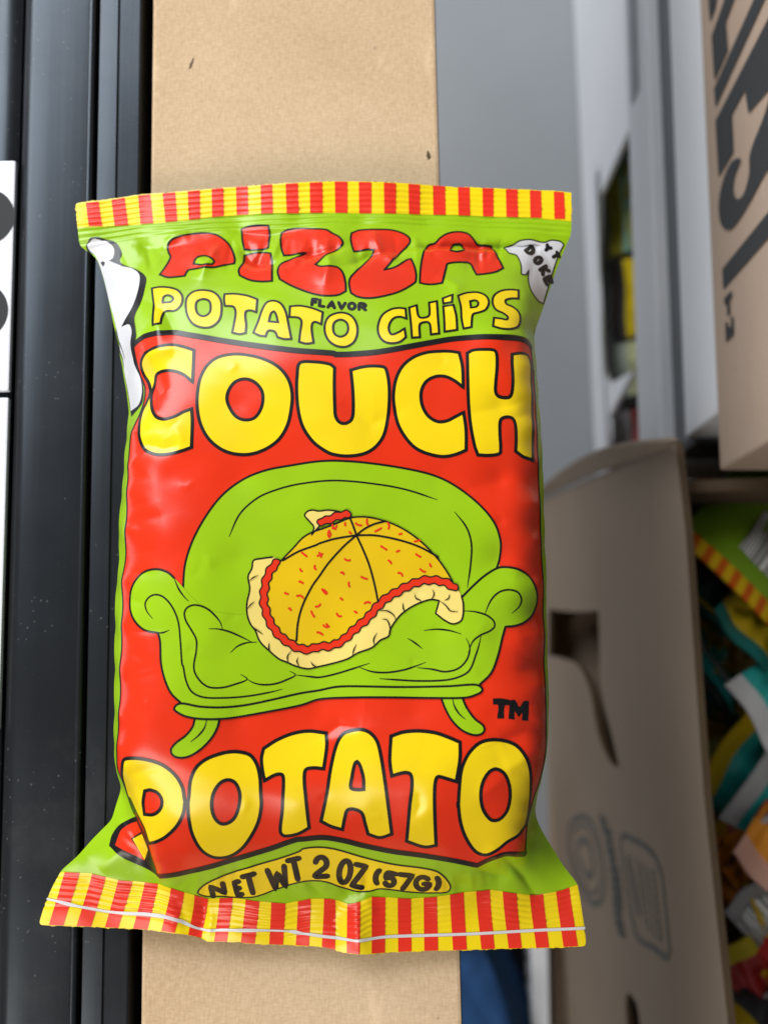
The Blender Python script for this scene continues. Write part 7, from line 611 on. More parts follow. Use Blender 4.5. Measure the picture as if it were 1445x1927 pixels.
 ('pizza_print', 'F', 'sauce', 10, 0.0, 1, 0, '-26.53,-17.51 -27.2,-17.32 -27.73,-17.35 -28.1,-17.6 -28.26,-18.08 -28.46,-18.54 -28.81,-18.88 -29.23,-19.16 -29.61,-19.47 -29.84,-19.86 -29.92,-20.34 -29.95,-20.82 -30.05,-21.26 -30.3,-21.64 -30.61,-22 -30.86,-22.39 -30.96,-22.82 -30.9,-23.28 -30.8,-23.74 -30.8,-24.18 -30.96,-24.6 -31.21,-25 -31.38,-25.4 -31.38,-25.84 -31.23,-26.31 -31.1,-26.78 -31.11,-27.25 -31.27,-27.73 -31.42,-28.23 -31.41,-28.71 -31.21,-29.15 -30.91,-29.56 -30.69,-29.96 -30.63,-30.4 -30.67,-30.86 -30.69,-31.3 -30.58,-31.66 -30.28,-32.06 -29.96,-32.42 -29.74,-32.8 -29.65,-33.24 -29.61,-33.75 -29.48,-34.27 -29.23,-34.59 -28.86,-34.86 -28.48,-35.12 -28.2,-35.47 -28.05,-35.91 -27.93,-36.38 -27.72,-36.78 -27.4,-37.05 -26.94,-37.27 -26.48,-37.5 -26.15,-37.81 -25.89,-38.19 -25.63,-38.59 -25.3,-38.88 -24.88,-39.02 -24.43,-39.09 -23.99,-39.24 -23.64,-39.55 -23.33,-39.96 -22.97,-40.32 -22.51,-40.49 -21.99,-40.52 -21.49,-40.5 -21.03,-40.59 -20.6,-40.81 -20.17,-41.05 -19.71,-41.18 -19.26,-41.13 -18.82,-40.95 -18.31,-40.72 -17.85,-40.58 -17.39,-40.55 -16.95,-40.59 -16.59,-40.57 -16.27,-40.4 -16.01,-40.2 -15.66,-40.03 -15.26,-40.02 -14.82,-40.17 -14.36,-40.34 -13.88,-40.36 -13.41,-40.18 -12.97,-39.9 -12.56,-39.66 -12.12,-39.56 -11.63,-39.56 -11.13,-39.52 -10.7,-39.32 -10.36,-38.95 -10.06,-38.53 -9.72,-38.21 -9.34,-38.02 -8.9,-37.88 -8.48,-37.69 -8.18,-37.39 -7.99,-36.98 -7.82,-36.55 -7.56,-36.21 -7.17,-36.01 -6.73,-35.88 -6.38,-35.71 -6.12,-35.4 -5.93,-35 -5.71,-34.61 -5.38,-34.34 -4.95,-34.18 -4.5,-34.04 -4.13,-33.8 -3.89,-33.43 -3.71,-33.01 -3.48,-32.61 -3.13,-32.3 -2.69,-32.07 -2.28,-31.83 -2,-31.5 -1.86,-31.09 -1.75,-30.66 -1.56,-30.32 -1.25,-30.1 -0.84,-29.95 -0.44,-29.74 -0.17,-29.43 0,-29.02 0.18,-28.62 0.46,-28.34 0.83,-28.19 1.23,-28.1 1.59,-27.97 1.85,-27.73 2.06,-27.4 2.29,-27.09 2.6,-26.87 3.02,-26.78 3.5,-26.75 3.93,-26.64 4.25,-26.4 4.52,-26.06 4.79,-25.7 5.13,-25.47 5.56,-25.38 6.02,-25.36 6.42,-25.27 6.74,-25.02 7.02,-24.69 7.34,-24.4 7.72,-24.26 8.16,-24.26 8.6,-24.29 8.98,-24.22 9.31,-23.99 9.62,-23.71 9.95,-23.51 10.31,-23.49 10.69,-23.62 11.08,-23.77 11.46,-23.78 11.86,-23.64 12.27,-23.47 12.68,-23.43 13.05,-23.56 13.39,-23.78 13.7,-23.96 14.12,-24.04 14.54,-23.95 14.94,-23.9 15.3,-24 15.6,-24.27 15.87,-24.62 16.13,-24.87 16.52,-25.01 16.99,-25.07 17.44,-25.18 17.86,-25.28 18.27,-25.31 18.6,-25.08 18.73,-24.35 18.59,-23.9 18.23,-23.65 17.74,-23.54 17.34,-23.27 17,-22.88 16.66,-22.51 16.27,-22.28 15.81,-22.21 15.3,-22.24 14.8,-22.21 14.31,-22.02 13.88,-21.75 13.51,-21.57 13.09,-21.52 12.64,-21.63 12.17,-21.79 11.71,-21.85 11.25,-21.74 10.76,-21.56 10.27,-21.49 9.8,-21.61 9.39,-21.87 9,-22.14 8.58,-22.3 8.12,-22.31 7.64,-22.28 7.19,-22.35 6.81,-22.58 6.5,-22.92 6.18,-23.21 5.77,-23.4 5.29,-23.45 4.8,-23.49 4.38,-23.66 4.05,-23.98 3.78,-24.36 3.48,-24.66 3.12,-24.81 2.73,-24.86 2.26,-24.9 1.88,-25.07 1.58,-25.37 1.31,-25.72 1.01,-26.03 0.63,-26.23 0.15,-26.36 -0.29,-26.49 -0.65,-26.73 -0.91,-27.1 -1.1,-27.53 -1.34,-27.92 -1.69,-28.19 -2.14,-28.37 -2.58,-28.59 -2.87,-28.91 -3.04,-29.33 -3.17,-29.77 -3.37,-30.15 -3.7,-30.41 -4.11,-30.61 -4.48,-30.83 -4.72,-31.15 -4.86,-31.58 -5.01,-31.94 -5.28,-32.22 -5.67,-32.38 -6.11,-32.51 -6.49,-32.7 -6.75,-33.04 -6.95,-33.46 -7.19,-33.84 -7.53,-34.09 -7.95,-34.24 -8.4,-34.4 -8.76,-34.68 -8.98,-35.09 -9.15,-35.53 -9.38,-35.89 -9.73,-36.12 -10.14,-36.25 -10.5,-36.38 -10.76,-36.59 -10.93,-36.88 -11.16,-37.27 -11.46,-37.55 -11.85,-37.64 -12.27,-37.63 -12.64,-37.65 -12.96,-37.81 -13.26,-38.08 -13.56,-38.33 -13.89,-38.42 -14.28,-38.33 -14.69,-38.16 -15.11,-38.07 -15.54,-38.17 -15.96,-38.38 -16.39,-38.55 -16.87,-38.64 -17.42,-38.62 -17.92,-38.6 -18.3,-38.69 -18.56,-38.88 -18.79,-39.12 -19.1,-39.27 -19.44,-39.24 -19.78,-39.07 -20.11,-38.86 -20.45,-38.74 -20.81,-38.77 -21.21,-38.86 -21.59,-38.85 -21.9,-38.66 -22.17,-38.31 -22.44,-37.97 -22.8,-37.76 -23.26,-37.68 -23.7,-37.6 -24.05,-37.41 -24.35,-37.04 -24.57,-36.67 -24.8,-36.39 -25.11,-36.24 -25.5,-36.13 -25.9,-35.94 -26.11,-35.68 -26.23,-35.3 -26.33,-34.88 -26.51,-34.52 -26.84,-34.26 -27.23,-34.03 -27.54,-33.76 -27.69,-33.43 -27.74,-33 -27.77,-32.57 -27.91,-32.25 -28.17,-31.97 -28.48,-31.67 -28.7,-31.29 -28.73,-30.86 -28.68,-30.44 -28.67,-30.03 -28.81,-29.65 -29.09,-29.31 -29.35,-28.97 -29.47,-28.59 -29.4,-28.21 -29.24,-27.84 -29.16,-27.47 -29.25,-27.09 -29.42,-26.68 -29.52,-26.26 -29.44,-25.85 -29.22,-25.46 -29,-25.08 -28.93,-24.67 -29.01,-24.26 -29.13,-23.84 -29.14,-23.44 -28.98,-23.09 -28.72,-22.79 -28.47,-22.5 -28.34,-22.16 -28.34,-21.76 -28.36,-21.34 -28.26,-20.97 -28,-20.68 -27.64,-20.46 -27.32,-20.24 -27.12,-19.92 -27,-19.47 -26.84,-19.02 -26.57,-18.68 -26.36,-18.33 -26.31,-17.9'),
 ('pizza_print', 'L', 'ink', 11, 0.333, 1, 0, '-26.53,-17.51 -27.2,-17.32 -27.73,-17.35 -28.1,-17.6 -28.26,-18.08 -28.46,-18.54 -28.81,-18.88 -29.23,-19.16 -29.61,-19.47 -29.84,-19.86 -29.92,-20.34 -29.95,-20.82 -30.05,-21.26 -30.3,-21.64 -30.61,-22 -30.86,-22.39 -30.96,-22.82 -30.9,-23.28 -30.8,-23.74 -30.8,-24.18 -30.96,-24.6 -31.21,-25 -31.38,-25.4 -31.38,-25.84 -31.23,-26.31 -31.1,-26.78 -31.11,-27.25 -31.27,-27.73 -31.42,-28.23 -31.41,-28.71 -31.21,-29.15 -30.91,-29.56 -30.69,-29.96 -30.63,-30.4 -30.67,-30.86 -30.69,-31.3 -30.58,-31.66 -30.28,-32.06 -29.96,-32.42 -29.74,-32.8 -29.65,-33.24 -29.61,-33.75 -29.48,-34.27 -29.23,-34.59 -28.86,-34.86 -28.48,-35.12 -28.2,-35.47 -28.05,-35.91 -27.93,-36.38 -27.72,-36.78 -27.4,-37.05 -26.94,-37.27 -26.48,-37.5 -26.15,-37.81 -25.89,-38.19 -25.63,-38.59 -25.3,-38.88 -24.88,-39.02 -24.43,-39.09 -23.99,-39.24 -23.64,-39.55 -23.33,-39.96 -22.97,-40.32 -22.51,-40.49 -21.99,-40.52 -21.49,-40.5 -21.03,-40.59 -20.6,-40.81 -20.17,-41.05 -19.71,-41.18 -19.26,-41.13 -18.82,-40.95 -18.31,-40.72 -17.85,-40.58 -17.39,-40.55 -16.95,-40.59 -16.59,-40.57 -16.27,-40.4 -16.01,-40.2 -15.66,-40.03 -15.26,-40.02 -14.82,-40.17 -14.36,-40.34 -13.88,-40.36 -13.41,-40.18 -12.97,-39.9 -12.56,-39.66 -12.12,-39.56 -11.63,-39.56 -11.13,-39.52 -10.7,-39.32 -10.36,-38.95 -10.06,-38.53 -9.72,-38.21 -9.34,-38.02 -8.9,-37.88 -8.48,-37.69 -8.18,-37.39 -7.99,-36.98 -7.82,-36.55 -7.56,-36.21 -7.17,-36.01 -6.73,-35.88 -6.38,-35.71 -6.12,-35.4 -5.93,-35 -5.71,-34.61 -5.38,-34.34 -4.95,-34.18 -4.5,-34.04 -4.13,-33.8 -3.89,-33.43 -3.71,-33.01 -3.48,-32.61 -3.13,-32.3 -2.69,-32.07 -2.28,-31.83 -2,-31.5 -1.86,-31.09 -1.75,-30.66 -1.56,-30.32 -1.25,-30.1 -0.84,-29.95 -0.44,-29.74 -0.17,-29.43 0,-29.02 0.18,-28.62 0.46,-28.34 0.83,-28.19 1.23,-28.1 1.59,-27.97 1.85,-27.73 2.06,-27.4 2.29,-27.09 2.6,-26.87 3.02,-26.78 3.5,-26.75 3.93,-26.64 4.25,-26.4 4.52,-26.06 4.79,-25.7 5.13,-25.47 5.56,-25.38 6.02,-25.36 6.42,-25.27 6.74,-25.02 7.02,-24.69 7.34,-24.4 7.72,-24.26 8.16,-24.26 8.6,-24.29 8.98,-24.22 9.31,-23.99 9.62,-23.71 9.95,-23.51 10.31,-23.49 10.69,-23.62 11.08,-23.77 11.46,-23.78 11.86,-23.64 12.27,-23.47 12.68,-23.43 13.05,-23.56 13.39,-23.78 13.7,-23.96 14.12,-24.04 14.54,-23.95 14.94,-23.9 15.3,-24 15.6,-24.27 15.87,-24.62 16.13,-24.87 16.52,-25.01 16.99,-25.07 17.44,-25.18 17.86,-25.28 18.27,-25.31 18.6,-25.08 18.73,-24.35 18.59,-23.9 18.23,-23.65 17.74,-23.54 17.34,-23.27 17,-22.88 16.66,-22.51 16.27,-22.28 15.81,-22.21 15.3,-22.24 14.8,-22.21 14.31,-22.02 13.88,-21.75 13.51,-21.57 13.09,-21.52 12.64,-21.63 12.17,-21.79 11.71,-21.85 11.25,-21.74 10.76,-21.56 10.27,-21.49 9.8,-21.61 9.39,-21.87 9,-22.14 8.58,-22.3 8.12,-22.31 7.64,-22.28 7.19,-22.35 6.81,-22.58 6.5,-22.92 6.18,-23.21 5.77,-23.4 5.29,-23.45 4.8,-23.49 4.38,-23.66 4.05,-23.98 3.78,-24.36 3.48,-24.66 3.12,-24.81 2.73,-24.86 2.26,-24.9 1.88,-25.07 1.58,-25.37 1.31,-25.72 1.01,-26.03 0.63,-26.23 0.15,-26.36 -0.29,-26.49 -0.65,-26.73 -0.91,-27.1 -1.1,-27.53 -1.34,-27.92 -1.69,-28.19 -2.14,-28.37 -2.58,-28.59 -2.87,-28.91 -3.04,-29.33 -3.17,-29.77 -3.37,-30.15 -3.7,-30.41 -4.11,-30.61 -4.48,-30.83 -4.72,-31.15 -4.86,-31.58 -5.01,-31.94 -5.28,-32.22 -5.67,-32.38 -6.11,-32.51 -6.49,-32.7 -6.75,-33.04 -6.95,-33.46 -7.19,-33.84 -7.53,-34.09 -7.95,-34.24 -8.4,-34.4 -8.76,-34.68 -8.98,-35.09 -9.15,-35.53 -9.38,-35.89 -9.73,-36.12 -10.14,-36.25 -10.5,-36.38 -10.76,-36.59 -10.93,-36.88 -11.16,-37.27 -11.46,-37.55 -11.85,-37.64 -12.27,-37.63 -12.64,-37.65 -12.96,-37.81 -13.26,-38.08 -13.56,-38.33 -13.89,-38.42 -14.28,-38.33 -14.69,-38.16 -15.11,-38.07 -15.54,-38.17 -15.96,-38.38 -16.39,-38.55 -16.87,-38.64 -17.42,-38.62 -17.92,-38.6 -18.3,-38.69 -18.56,-38.88 -18.79,-39.12 -19.1,-39.27 -19.44,-39.24 -19.78,-39.07 -20.11,-38.86 -20.45,-38.74 -20.81,-38.77 -21.21,-38.86 -21.59,-38.85 -21.9,-38.66 -22.17,-38.31 -22.44,-37.97 -22.8,-37.76 -23.26,-37.68 -23.7,-37.6 -24.05,-37.41 -24.35,-37.04 -24.57,-36.67 -24.8,-36.39 -25.11,-36.24 -25.5,-36.13 -25.9,-35.94 -26.11,-35.68 -26.23,-35.3 -26.33,-34.88 -26.51,-34.52 -26.84,-34.26 -27.23,-34.03 -27.54,-33.76 -27.69,-33.43 -27.74,-33 -27.77,-32.57 -27.91,-32.25 -28.17,-31.97 -28.48,-31.67 -28.7,-31.29 -28.73,-30.86 -28.68,-30.44 -28.67,-30.03 -28.81,-29.65 -29.09,-29.31 -29.35,-28.97 -29.47,-28.59 -29.4,-28.21 -29.24,-27.84 -29.16,-27.47 -29.25,-27.09 -29.42,-26.68 -29.52,-26.26 -29.44,-25.85 -29.22,-25.46 -29,-25.08 -28.93,-24.67 -29.01,-24.26 -29.13,-23.84 -29.14,-23.44 -28.98,-23.09 -28.72,-22.79 -28.47,-22.5 -28.34,-22.16 -28.34,-21.76 -28.36,-21.34 -28.26,-20.97 -28,-20.68 -27.64,-20.46 -27.32,-20.24 -27.12,-19.92 -27,-19.47 -26.84,-19.02 -26.57,-18.68 -26.36,-18.33 -26.31,-17.9'),
 ('pizza_print', 'F', 'crust', 8, 0.0, 1, 0, '-20.19,-6.21 -19.47,-5.19 -18.26,-4.86 -16.65,-5.1 -14.15,-4.87 -11.25,-5.28 -10.76,-5.7 -15.37,-8.02 -18.42,-11.26* -17.83,-9.23 -19.05,-7.62'),
 ('pizza_print', 'L', 'ink', 9, 0.389, 1, 0, '-20.19,-6.21 -19.47,-5.19 -18.26,-4.86 -16.65,-5.1 -14.15,-4.87 -11.25,-5.28 -10.76,-5.7 -15.37,-8.02 -18.42,-11.26* -17.83,-9.23 -19.05,-7.62'),
 ('pizza_print', 'F', 'sauce', 10, 0.0, 1, 0, '-17.04,-7.94 -16.68,-8.5 -16.3,-8.81 -15.83,-8.89 -15.32,-8.59 -14.75,-8.34 -14.36,-8.3 -13.92,-8.31 -13.46,-8.27 -13.06,-8.07 -12.71,-7.73 -12.35,-7.43 -11.93,-7.31 -11.49,-7.33 -11.11,-7.36 -10.76,-7.27 -10.38,-7.02 -9.98,-6.79 -9.55,-6.76 -9.14,-6.83 -8.77,-6.68 -8.46,-6.32 -8.36,-5.86 -8.7,-5.39 -9.08,-5.05 -9.51,-4.81 -9.97,-4.92 -10.43,-5.17 -10.93,-5.38 -11.47,-5.41 -11.93,-5.37 -12.39,-5.4 -12.81,-5.61 -13.18,-5.95 -13.55,-6.25 -13.98,-6.38 -14.44,-6.37 -14.84,-6.38 -15.15,-6.48 -15.48,-6.73 -15.88,-7.01 -16.28,-7.11 -16.63,-7.24 -16.94,-7.51'),
 ('pizza_print', 'L', 'ink', 11, 0.333, 1, 0, '-17.04,-7.94 -16.68,-8.5 -16.3,-8.81 -15.83,-8.89 -15.32,-8.59 -14.75,-8.34 -14.36,-8.3 -13.92,-8.31 -13.46,-8.27 -13.06,-8.07 -12.71,-7.73 -12.35,-7.43 -11.93,-7.31 -11.49,-7.33 -11.11,-7.36 -10.76,-7.27 -10.38,-7.02 -9.98,-6.79 -9.55,-6.76 -9.14,-6.83 -8.77,-6.68 -8.46,-6.32 -8.36,-5.86 -8.7,-5.39 -9.08,-5.05 -9.51,-4.81 -9.97,-4.92 -10.43,-5.17 -10.93,-5.38 -11.47,-5.41 -11.93,-5.37 -12.39,-5.4 -12.81,-5.61 -13.18,-5.95 -13.55,-6.25 -13.98,-6.38 -14.44,-6.37 -14.84,-6.38 -15.15,-6.48 -15.48,-6.73 -15.88,-7.01 -16.28,-7.11 -16.63,-7.24 -16.94,-7.51'),
 ('pizza_print', 'L', 'ink', 12, 0.333, 0, 1, '-31.85,-21.54 -33.16,-22.14 -34.06,-23.03'),
 ('pizza_print', 'L', 'ink', 12, 0.333, 0, 1, '-32.69,-28.13 -33.67,-28.93 -34.37,-29.93'),
 ('pizza_print', 'L', 'ink', 12, 0.333, 0, 1, '-32.82,-34.49 -31.62,-35.48 -30.5,-36.27'),
 ('pizza_print', 'L', 'ink', 12, 0.333, 0, 1, '-28.89,-38.44 -29,-39.63 -28.68,-40.5'),
 ('pizza_print', 'L', 'ink', 12, 0.333, 0, 1, '-23.46,-40.46 -24.36,-41.85 -24.12,-43.43'),
 ('pizza_print', 'L', 'ink', 12, 0.333, 0, 1, '-21.66,-42.04 -21.98,-43.03 -21.34,-44.22'),
 ('pizza_print', 'L', 'ink', 12, 0.333, 0, 1, '-18.39,-43.15 -17.87,-43.9 -16.87,-44.34'),
 ('pizza_print', 'L', 'ink', 12, 0.333, 0, 1, '-6.96,-38.8 -7.65,-40.34 -7.85,-41.47'),
 ('pizza_print', 'L', 'ink', 12, 0.333, 0, 1, '-1.81,-35.99 -2.63,-37.53 -2.46,-38.95'),
 ('pizza_print', 'L', 'ink', 12, 0.333, 0, 1, '-0.5,-32.45 0.72,-32.65 1.34,-34.08 1.54,-35.91'),
 ('pizza_print', 'L', 'ink', 12, 0.333, 0, 1, '-1.12,-30.41 0.73,-30.41 2.36,-31.43 2.98,-32.86'),
 ('pizza_print', 'L', 'ink', 12, 0.333, 0, 1, '4.75,-28.45 4.82,-29.8 5.31,-30.82'),
 ('pizza_print', 'L', 'ink', 12, 0.333, 0, 1, '7.63,-26.31 8.11,-27.34 9.14,-27.75 9.26,-28.49'),
 ('pizza_print', 'L', 'ink', 12, 0.333, 0, 1, '12.23,-25.08 12.63,-26.11 12.22,-27.14 11.8,-27.55'),
 ('pizza_print', 'L', 'ink', 12, 0.333, 0, 1, '16.53,-26.32 16.23,-27.35 15.28,-27.76'),
 ('pizza_print', 'L', 'ink', 12, 0.333, 0, 1, '14.05,-27.96 15.48,-28.99 16.69,-30.42 18.52,-30.63'),
 ('pizza_print', 'L', 'sauce', 10, 0.5, 0, 0, '-13.94,-10.32 -13.6,-10.78 -13.58,-11.25 -13.88,-11.67'),
 ('pizza_print', 'L', 'sauce', 10, 0.5, 0, 0, '-13.12,-8.5 -12.97,-9.05 -12.67,-9.49 -12.25,-9.76'),
 ('pizza_print', 'L', 'sauce', 10, 0.5, 0, 0, '-9.81,-8.08 -9.97,-8.33 -9.96,-8.57 -9.79,-8.77'),
 ('pizza_print', 'L', 'sauce', 10, 0.5, 0, 0, '-7.26,-8.13 -6.8,-8.52 -6.26,-8.72 -5.73,-8.7'),
 ('pizza_print', 'L', 'sauce', 10, 0.5, 0, 0, '-4.36,-7.12 -4.4,-7.82 -4.22,-8.45 -3.85,-8.93'),
 ('pizza_print', 'L', 'sauce', 10, 0.5, 0, 0, '-8.82,-10.34 -8.68,-10.55 -8.5,-10.71 -8.3,-10.79'),
 ('pizza_print', 'L', 'sauce', 10, 0.5, 0, 0, '-2.35,-10.28 -1.76,-10 -1.2,-9.69 -0.73,-9.38'),
 ('pizza_print', 'L', 'sauce', 10, 0.5, 0, 0, '0.91,-7.96 1.21,-8.51 1.26,-9.09 1.05,-9.6'),
 ('pizza_print', 'L', 'sauce', 10, 0.5, 0, 0, '3.79,-11.01 4.04,-10.89 4.3,-10.83 4.54,-10.84'),
 ('pizza_print', 'L', 'sauce', 10, 0.5, 0, 0, '7.69,-12.76 8.24,-12.69 8.78,-12.56 9.23,-12.4'),
 ('pizza_print', 'L', 'sauce', 10, 0.5, 0, 0, '-0.87,-13.99 -0.32,-14.31 0.22,-14.65 0.68,-14.95'),
 ('pizza_print', 'L', 'sauce', 10, 0.5, 0, 0, '3.13,-15.44 3.4,-15.3 3.69,-15.19 3.94,-15.13'),
 ('pizza_print', 'L', 'sauce', 10, 0.5, 0, 0, '8.03,-15.96 8.43,-16.28 8.86,-16.55 9.27,-16.72'),
 ('pizza_print', 'L', 'sauce', 10, 0.5, 0, 0, '1.08,-17.58 1.42,-17.82 1.69,-18.12 1.86,-18.44'),
 ('pizza_print', 'L', 'sauce', 10, 0.5, 0, 0, '11.58,-18.41 11.64,-18.73 11.79,-19.01 11.99,-19.2'),
 ('pizza_print', 'L', 'sauce', 10, 0.5, 0, 0, '9.13,-19.77 9.51,-20.18 9.97,-20.43 10.45,-20.5'),
 ('pizza_print', 'L', 'sauce', 10, 0.5, 0, 0, '3.52,-20.76 4.09,-20.83 4.49,-21.12 4.69,-21.59'),
 ('pizza_print', 'L', 'sauce', 10, 0.5, 0, 0, '-10,-17.25 -9.54,-17.56 -9.04,-17.66 -8.57,-17.54'),
 ('pizza_print', 'L', 'sauce', 10, 0.5, 0, 0, '-10.98,-20.77 -10.57,-20.67 -10.29,-20.82 -10.19,-21.2'),
 ('pizza_print', 'L', 'sauce', 10, 0.5, 0, 0, '-5.82,-21.8 -5.29,-22.05 -4.73,-22.25 -4.24,-22.37'),
 ('pizza_print', 'L', 'sauce', 10, 0.5, 0, 0, '-8.91,-23.16 -8.95,-23.58 -8.88,-23.98 -8.7,-24.3'),
 ('pizza_print', 'L', 'sauce', 10, 0.5, 0, 0, '-15.75,-24.98 -15.14,-25.15 -14.66,-25.52 -14.41,-26.02'),
 ('pizza_print', 'L', 'sauce', 10, 0.5, 0, 0, '-11.06,-27.17 -10.81,-27.29 -10.61,-27.47 -10.47,-27.67'),
 ('pizza_print', 'L', 'sauce', 10, 0.5, 0, 0, '-4.98,-28.53 -4.45,-28.24 -3.9,-28.2 -3.42,-28.44'),
 ('pizza_print', 'L', 'sauce', 10, 0.5, 0, 0, '-11.98,-30.98 -11.7,-31.48 -11.28,-31.72 -10.77,-31.69'),
 ('pizza_print', 'L', 'sauce', 10, 0.5, 0, 0, '-7.49,-30.5 -7.21,-30.59 -6.97,-30.75 -6.8,-30.95'),
 ('pizza_print', 'L', 'sauce', 10, 0.5, 0, 0, '-15.38,-33.9 -14.89,-34.31 -14.35,-34.42 -13.82,-34.22'),
 ('pizza_print', 'L', 'sauce', 10, 0.5, 0, 0, '-16.93,-16.55 -16.45,-16.35 -15.95,-16.17 -15.53,-16.01'),
 ('pizza_print', 'L', 'sauce', 10, 0.5, 0, 0, '-20.87,-15.66 -20.4,-16.03 -19.93,-16.39 -19.52,-16.7'),
 ('pizza_print', 'L', 'sauce', 10, 0.5, 0, 0, '-16.51,-15.69 -16.07,-16 -15.9,-16.41 -16.01,-16.88'),
 ('pizza_print', 'L', 'sauce', 10, 0.5, 0, 0, '-21.25,-19.78 -21.13,-20.07 -20.93,-20.3 -20.7,-20.43'),
 ('pizza_print', 'L', 'sauce', 10, 0.5, 0, 0, '-17.51,-18.9 -17.61,-19.32 -17.51,-19.69 -17.22,-19.95'),
 ('pizza_print', 'L', 'sauce', 10, 0.5, 0, 0, '-21.48,-22.99 -21.08,-23.09 -20.71,-23.26 -20.43,-23.48'),
 ('pizza_print', 'L', 'sauce', 10, 0.5, 0, 0, '-25.08,-25.82 -24.78,-26 -24.45,-26.12 -24.15,-26.17'),
 ('pizza_print', 'L', 'sauce', 10, 0.5, 0, 0, '-22.05,-26.63 -21.37,-26.52 -20.78,-26.71 -20.38,-27.18'),
 ('pizza_print', 'L', 'sauce', 10, 0.5, 0, 0, '-24.07,-29.71 -23.76,-29.79 -23.57,-29.97 -23.51,-30.25'),
 ('pizza_print', 'L', 'sauce', 10, 0.5, 0, 0, '-15.67,-24.85 -15.38,-25.36 -15.01,-25.82 -14.61,-26.14'),
 ('pizza_print', 'L', 'sauce', 10, 0.5, 0, 0, '-17.36,-29.29 -16.8,-29.29 -16.36,-29.06 -16.1,-28.65'),
 ('pizza_print', 'L', 'sauce', 10, 0.5, 0, 0, '-18.39,-30.45 -18.17,-30.98 -17.89,-31.48 -17.6,-31.87'),
 ('pizza_print', 'L', 'sauce', 10, 0.5, 0, 0, '-14.63,-33.62 -14.3,-33.9 -14.27,-34.21 -14.54,-34.5'),
 ('pizza_print', 'L', 'sauce', 10, 0.5, 0, 0, '-16.91,-35.72 -16.33,-35.8 -15.82,-36.02 -15.45,-36.37'),
 ('pizza_print', 'L', 'sauce', 10, 0.5, 0, 0, '-13.89,-9.99 -14.19,-10.64 -14.18,-11.3 -13.86,-11.85'),
 ('pizza_print', 'L', 'sauce', 10, 0.5, 0, 0, '-13.16,-9.5 -12.6,-9.51 -12.2,-9.26 -12.03,-8.78'),
 ('net_weight_lettering', 'F', 'yellow', 2, 0.0, 1, 0, '-49.6,-103.98 -47.55,-101.56 -42.92,-98.94 -34.62,-95.65 -26.78,-93.13 -21.53,-91.08 -20.74,-90.37 -16.58,-89.92 -12.47,-90.51 -5.25,-92.93 2.59,-95.01 10.49,-96.18 13.69,-97.13 16.22,-99.49 17.63,-102.21 17.01,-103.76 14.03,-104.07 8.63,-104.02 2.12,-103.06 -1.11,-102.69 -3.8,-103.41 -7.04,-103.49 -10.8,-102.46 -15.51,-100.36 -19.26,-100.14 -22.14,-100.45 -27.57,-102.4 -34.06,-104.9 -38.42,-105.35 -43.85,-105.19 -48.13,-105.11'),
 ('net_weight_lettering', 'L', 'ink', 3, 0.417, 1, 0, '-49.6,-103.98 -47.55,-101.56 -42.92,-98.94 -34.62,-95.65 -26.78,-93.13 -21.53,-91.08 -20.74,-90.37 -16.58,-89.92 -12.47,-90.51 -5.25,-92.93 2.59,-95.01 10.49,-96.18 13.69,-97.13 16.22,-99.49 17.63,-102.21 17.01,-103.76 14.03,-104.07 8.63,-104.02 2.12,-103.06 -1.11,-102.69 -3.8,-103.41 -7.04,-103.49 -10.8,-102.46 -15.51,-100.36 -19.26,-100.14 -22.14,-100.45 -27.57,-102.4 -34.06,-104.9 -38.42,-105.35 -43.85,-105.19 -48.13,-105.11'),
 ('net_weight_lettering', 'L', 'ink', 4, 1.556, 0, 2, '-45.71,-105.09* -45.86,-101.97* -42.4,-104.14* -42.62,-101.09*'),
 ('net_weight_lettering', 'L', 'ink', 4, 1.556, 0, 2, '-38.23,-100.26* -39.48,-100.73* -38.97,-104.66* -37.74,-104.23*'),
 ('net_weight_lettering', 'L', 'ink', 4, 1.556, 0, 2, '-39.23,-102.69* -38.24,-102.33*'),
 ('net_weight_lettering', 'L', 'ink', 4, 1.556, 0, 2, '-36.99,-98.74* -33.87,-97.68*'),
 ('net_weight_lettering', 'L', 'ink', 4, 1.556, 0, 2, '-35.36,-98.11* -34.78,-103.73*'),
 ('net_weight_lettering', 'L', 'ink', 4, 1.556, 0, 2, '-30.3,-96.73* -28.74,-102.73* -27.94,-97.69* -26.01,-101.92* -25.9,-95.53*'),
 ('net_weight_lettering', 'L', 'ink', 4, 1.556, 0, 2, '-24.81,-93.87* -21.96,-93.13*'),
 ('net_weight_lettering', 'L', 'ink', 4, 1.556, 0, 2, '-23.38,-93.5* -22.61,-99.5*'),
 ('net_weight_lettering', 'L', 'ink', 4, 1.556, 0, 2, '-17.68,-94.36 -17.43,-93.66 -16.99,-93.14 -16.43,-92.87 -15.85,-92.89 -15.34,-93.2 -14.98,-93.75 -14.83,-94.46 -14.92,-95.2 -15.23,-95.86 -18.12,-98.66 -14.85,-98.6'),
 ('net_weight_lettering', 'L', 'ink', 4, 1.556, 0, 2, '-8.83,-97.64 -8.7,-96.28 -8.81,-95.12 -9.13,-94.3 -9.62,-93.94 -10.2,-94.08 -10.78,-94.71 -11.28,-95.74 -11.63,-97.03 -11.78,-98.39 -11.68,-99.57 -11.35,-100.4 -10.86,-100.8 -10.27,-100.68 -9.68,-100.03 -9.17,-98.96 -8.83,-97.64'),
 ('net_weight_lettering', 'L', 'ink', 4, 1.556, 0, 2, '-7.22,-95.01* -4.62,-95.69* -8.57,-101.71* -5.91,-102.32*'),
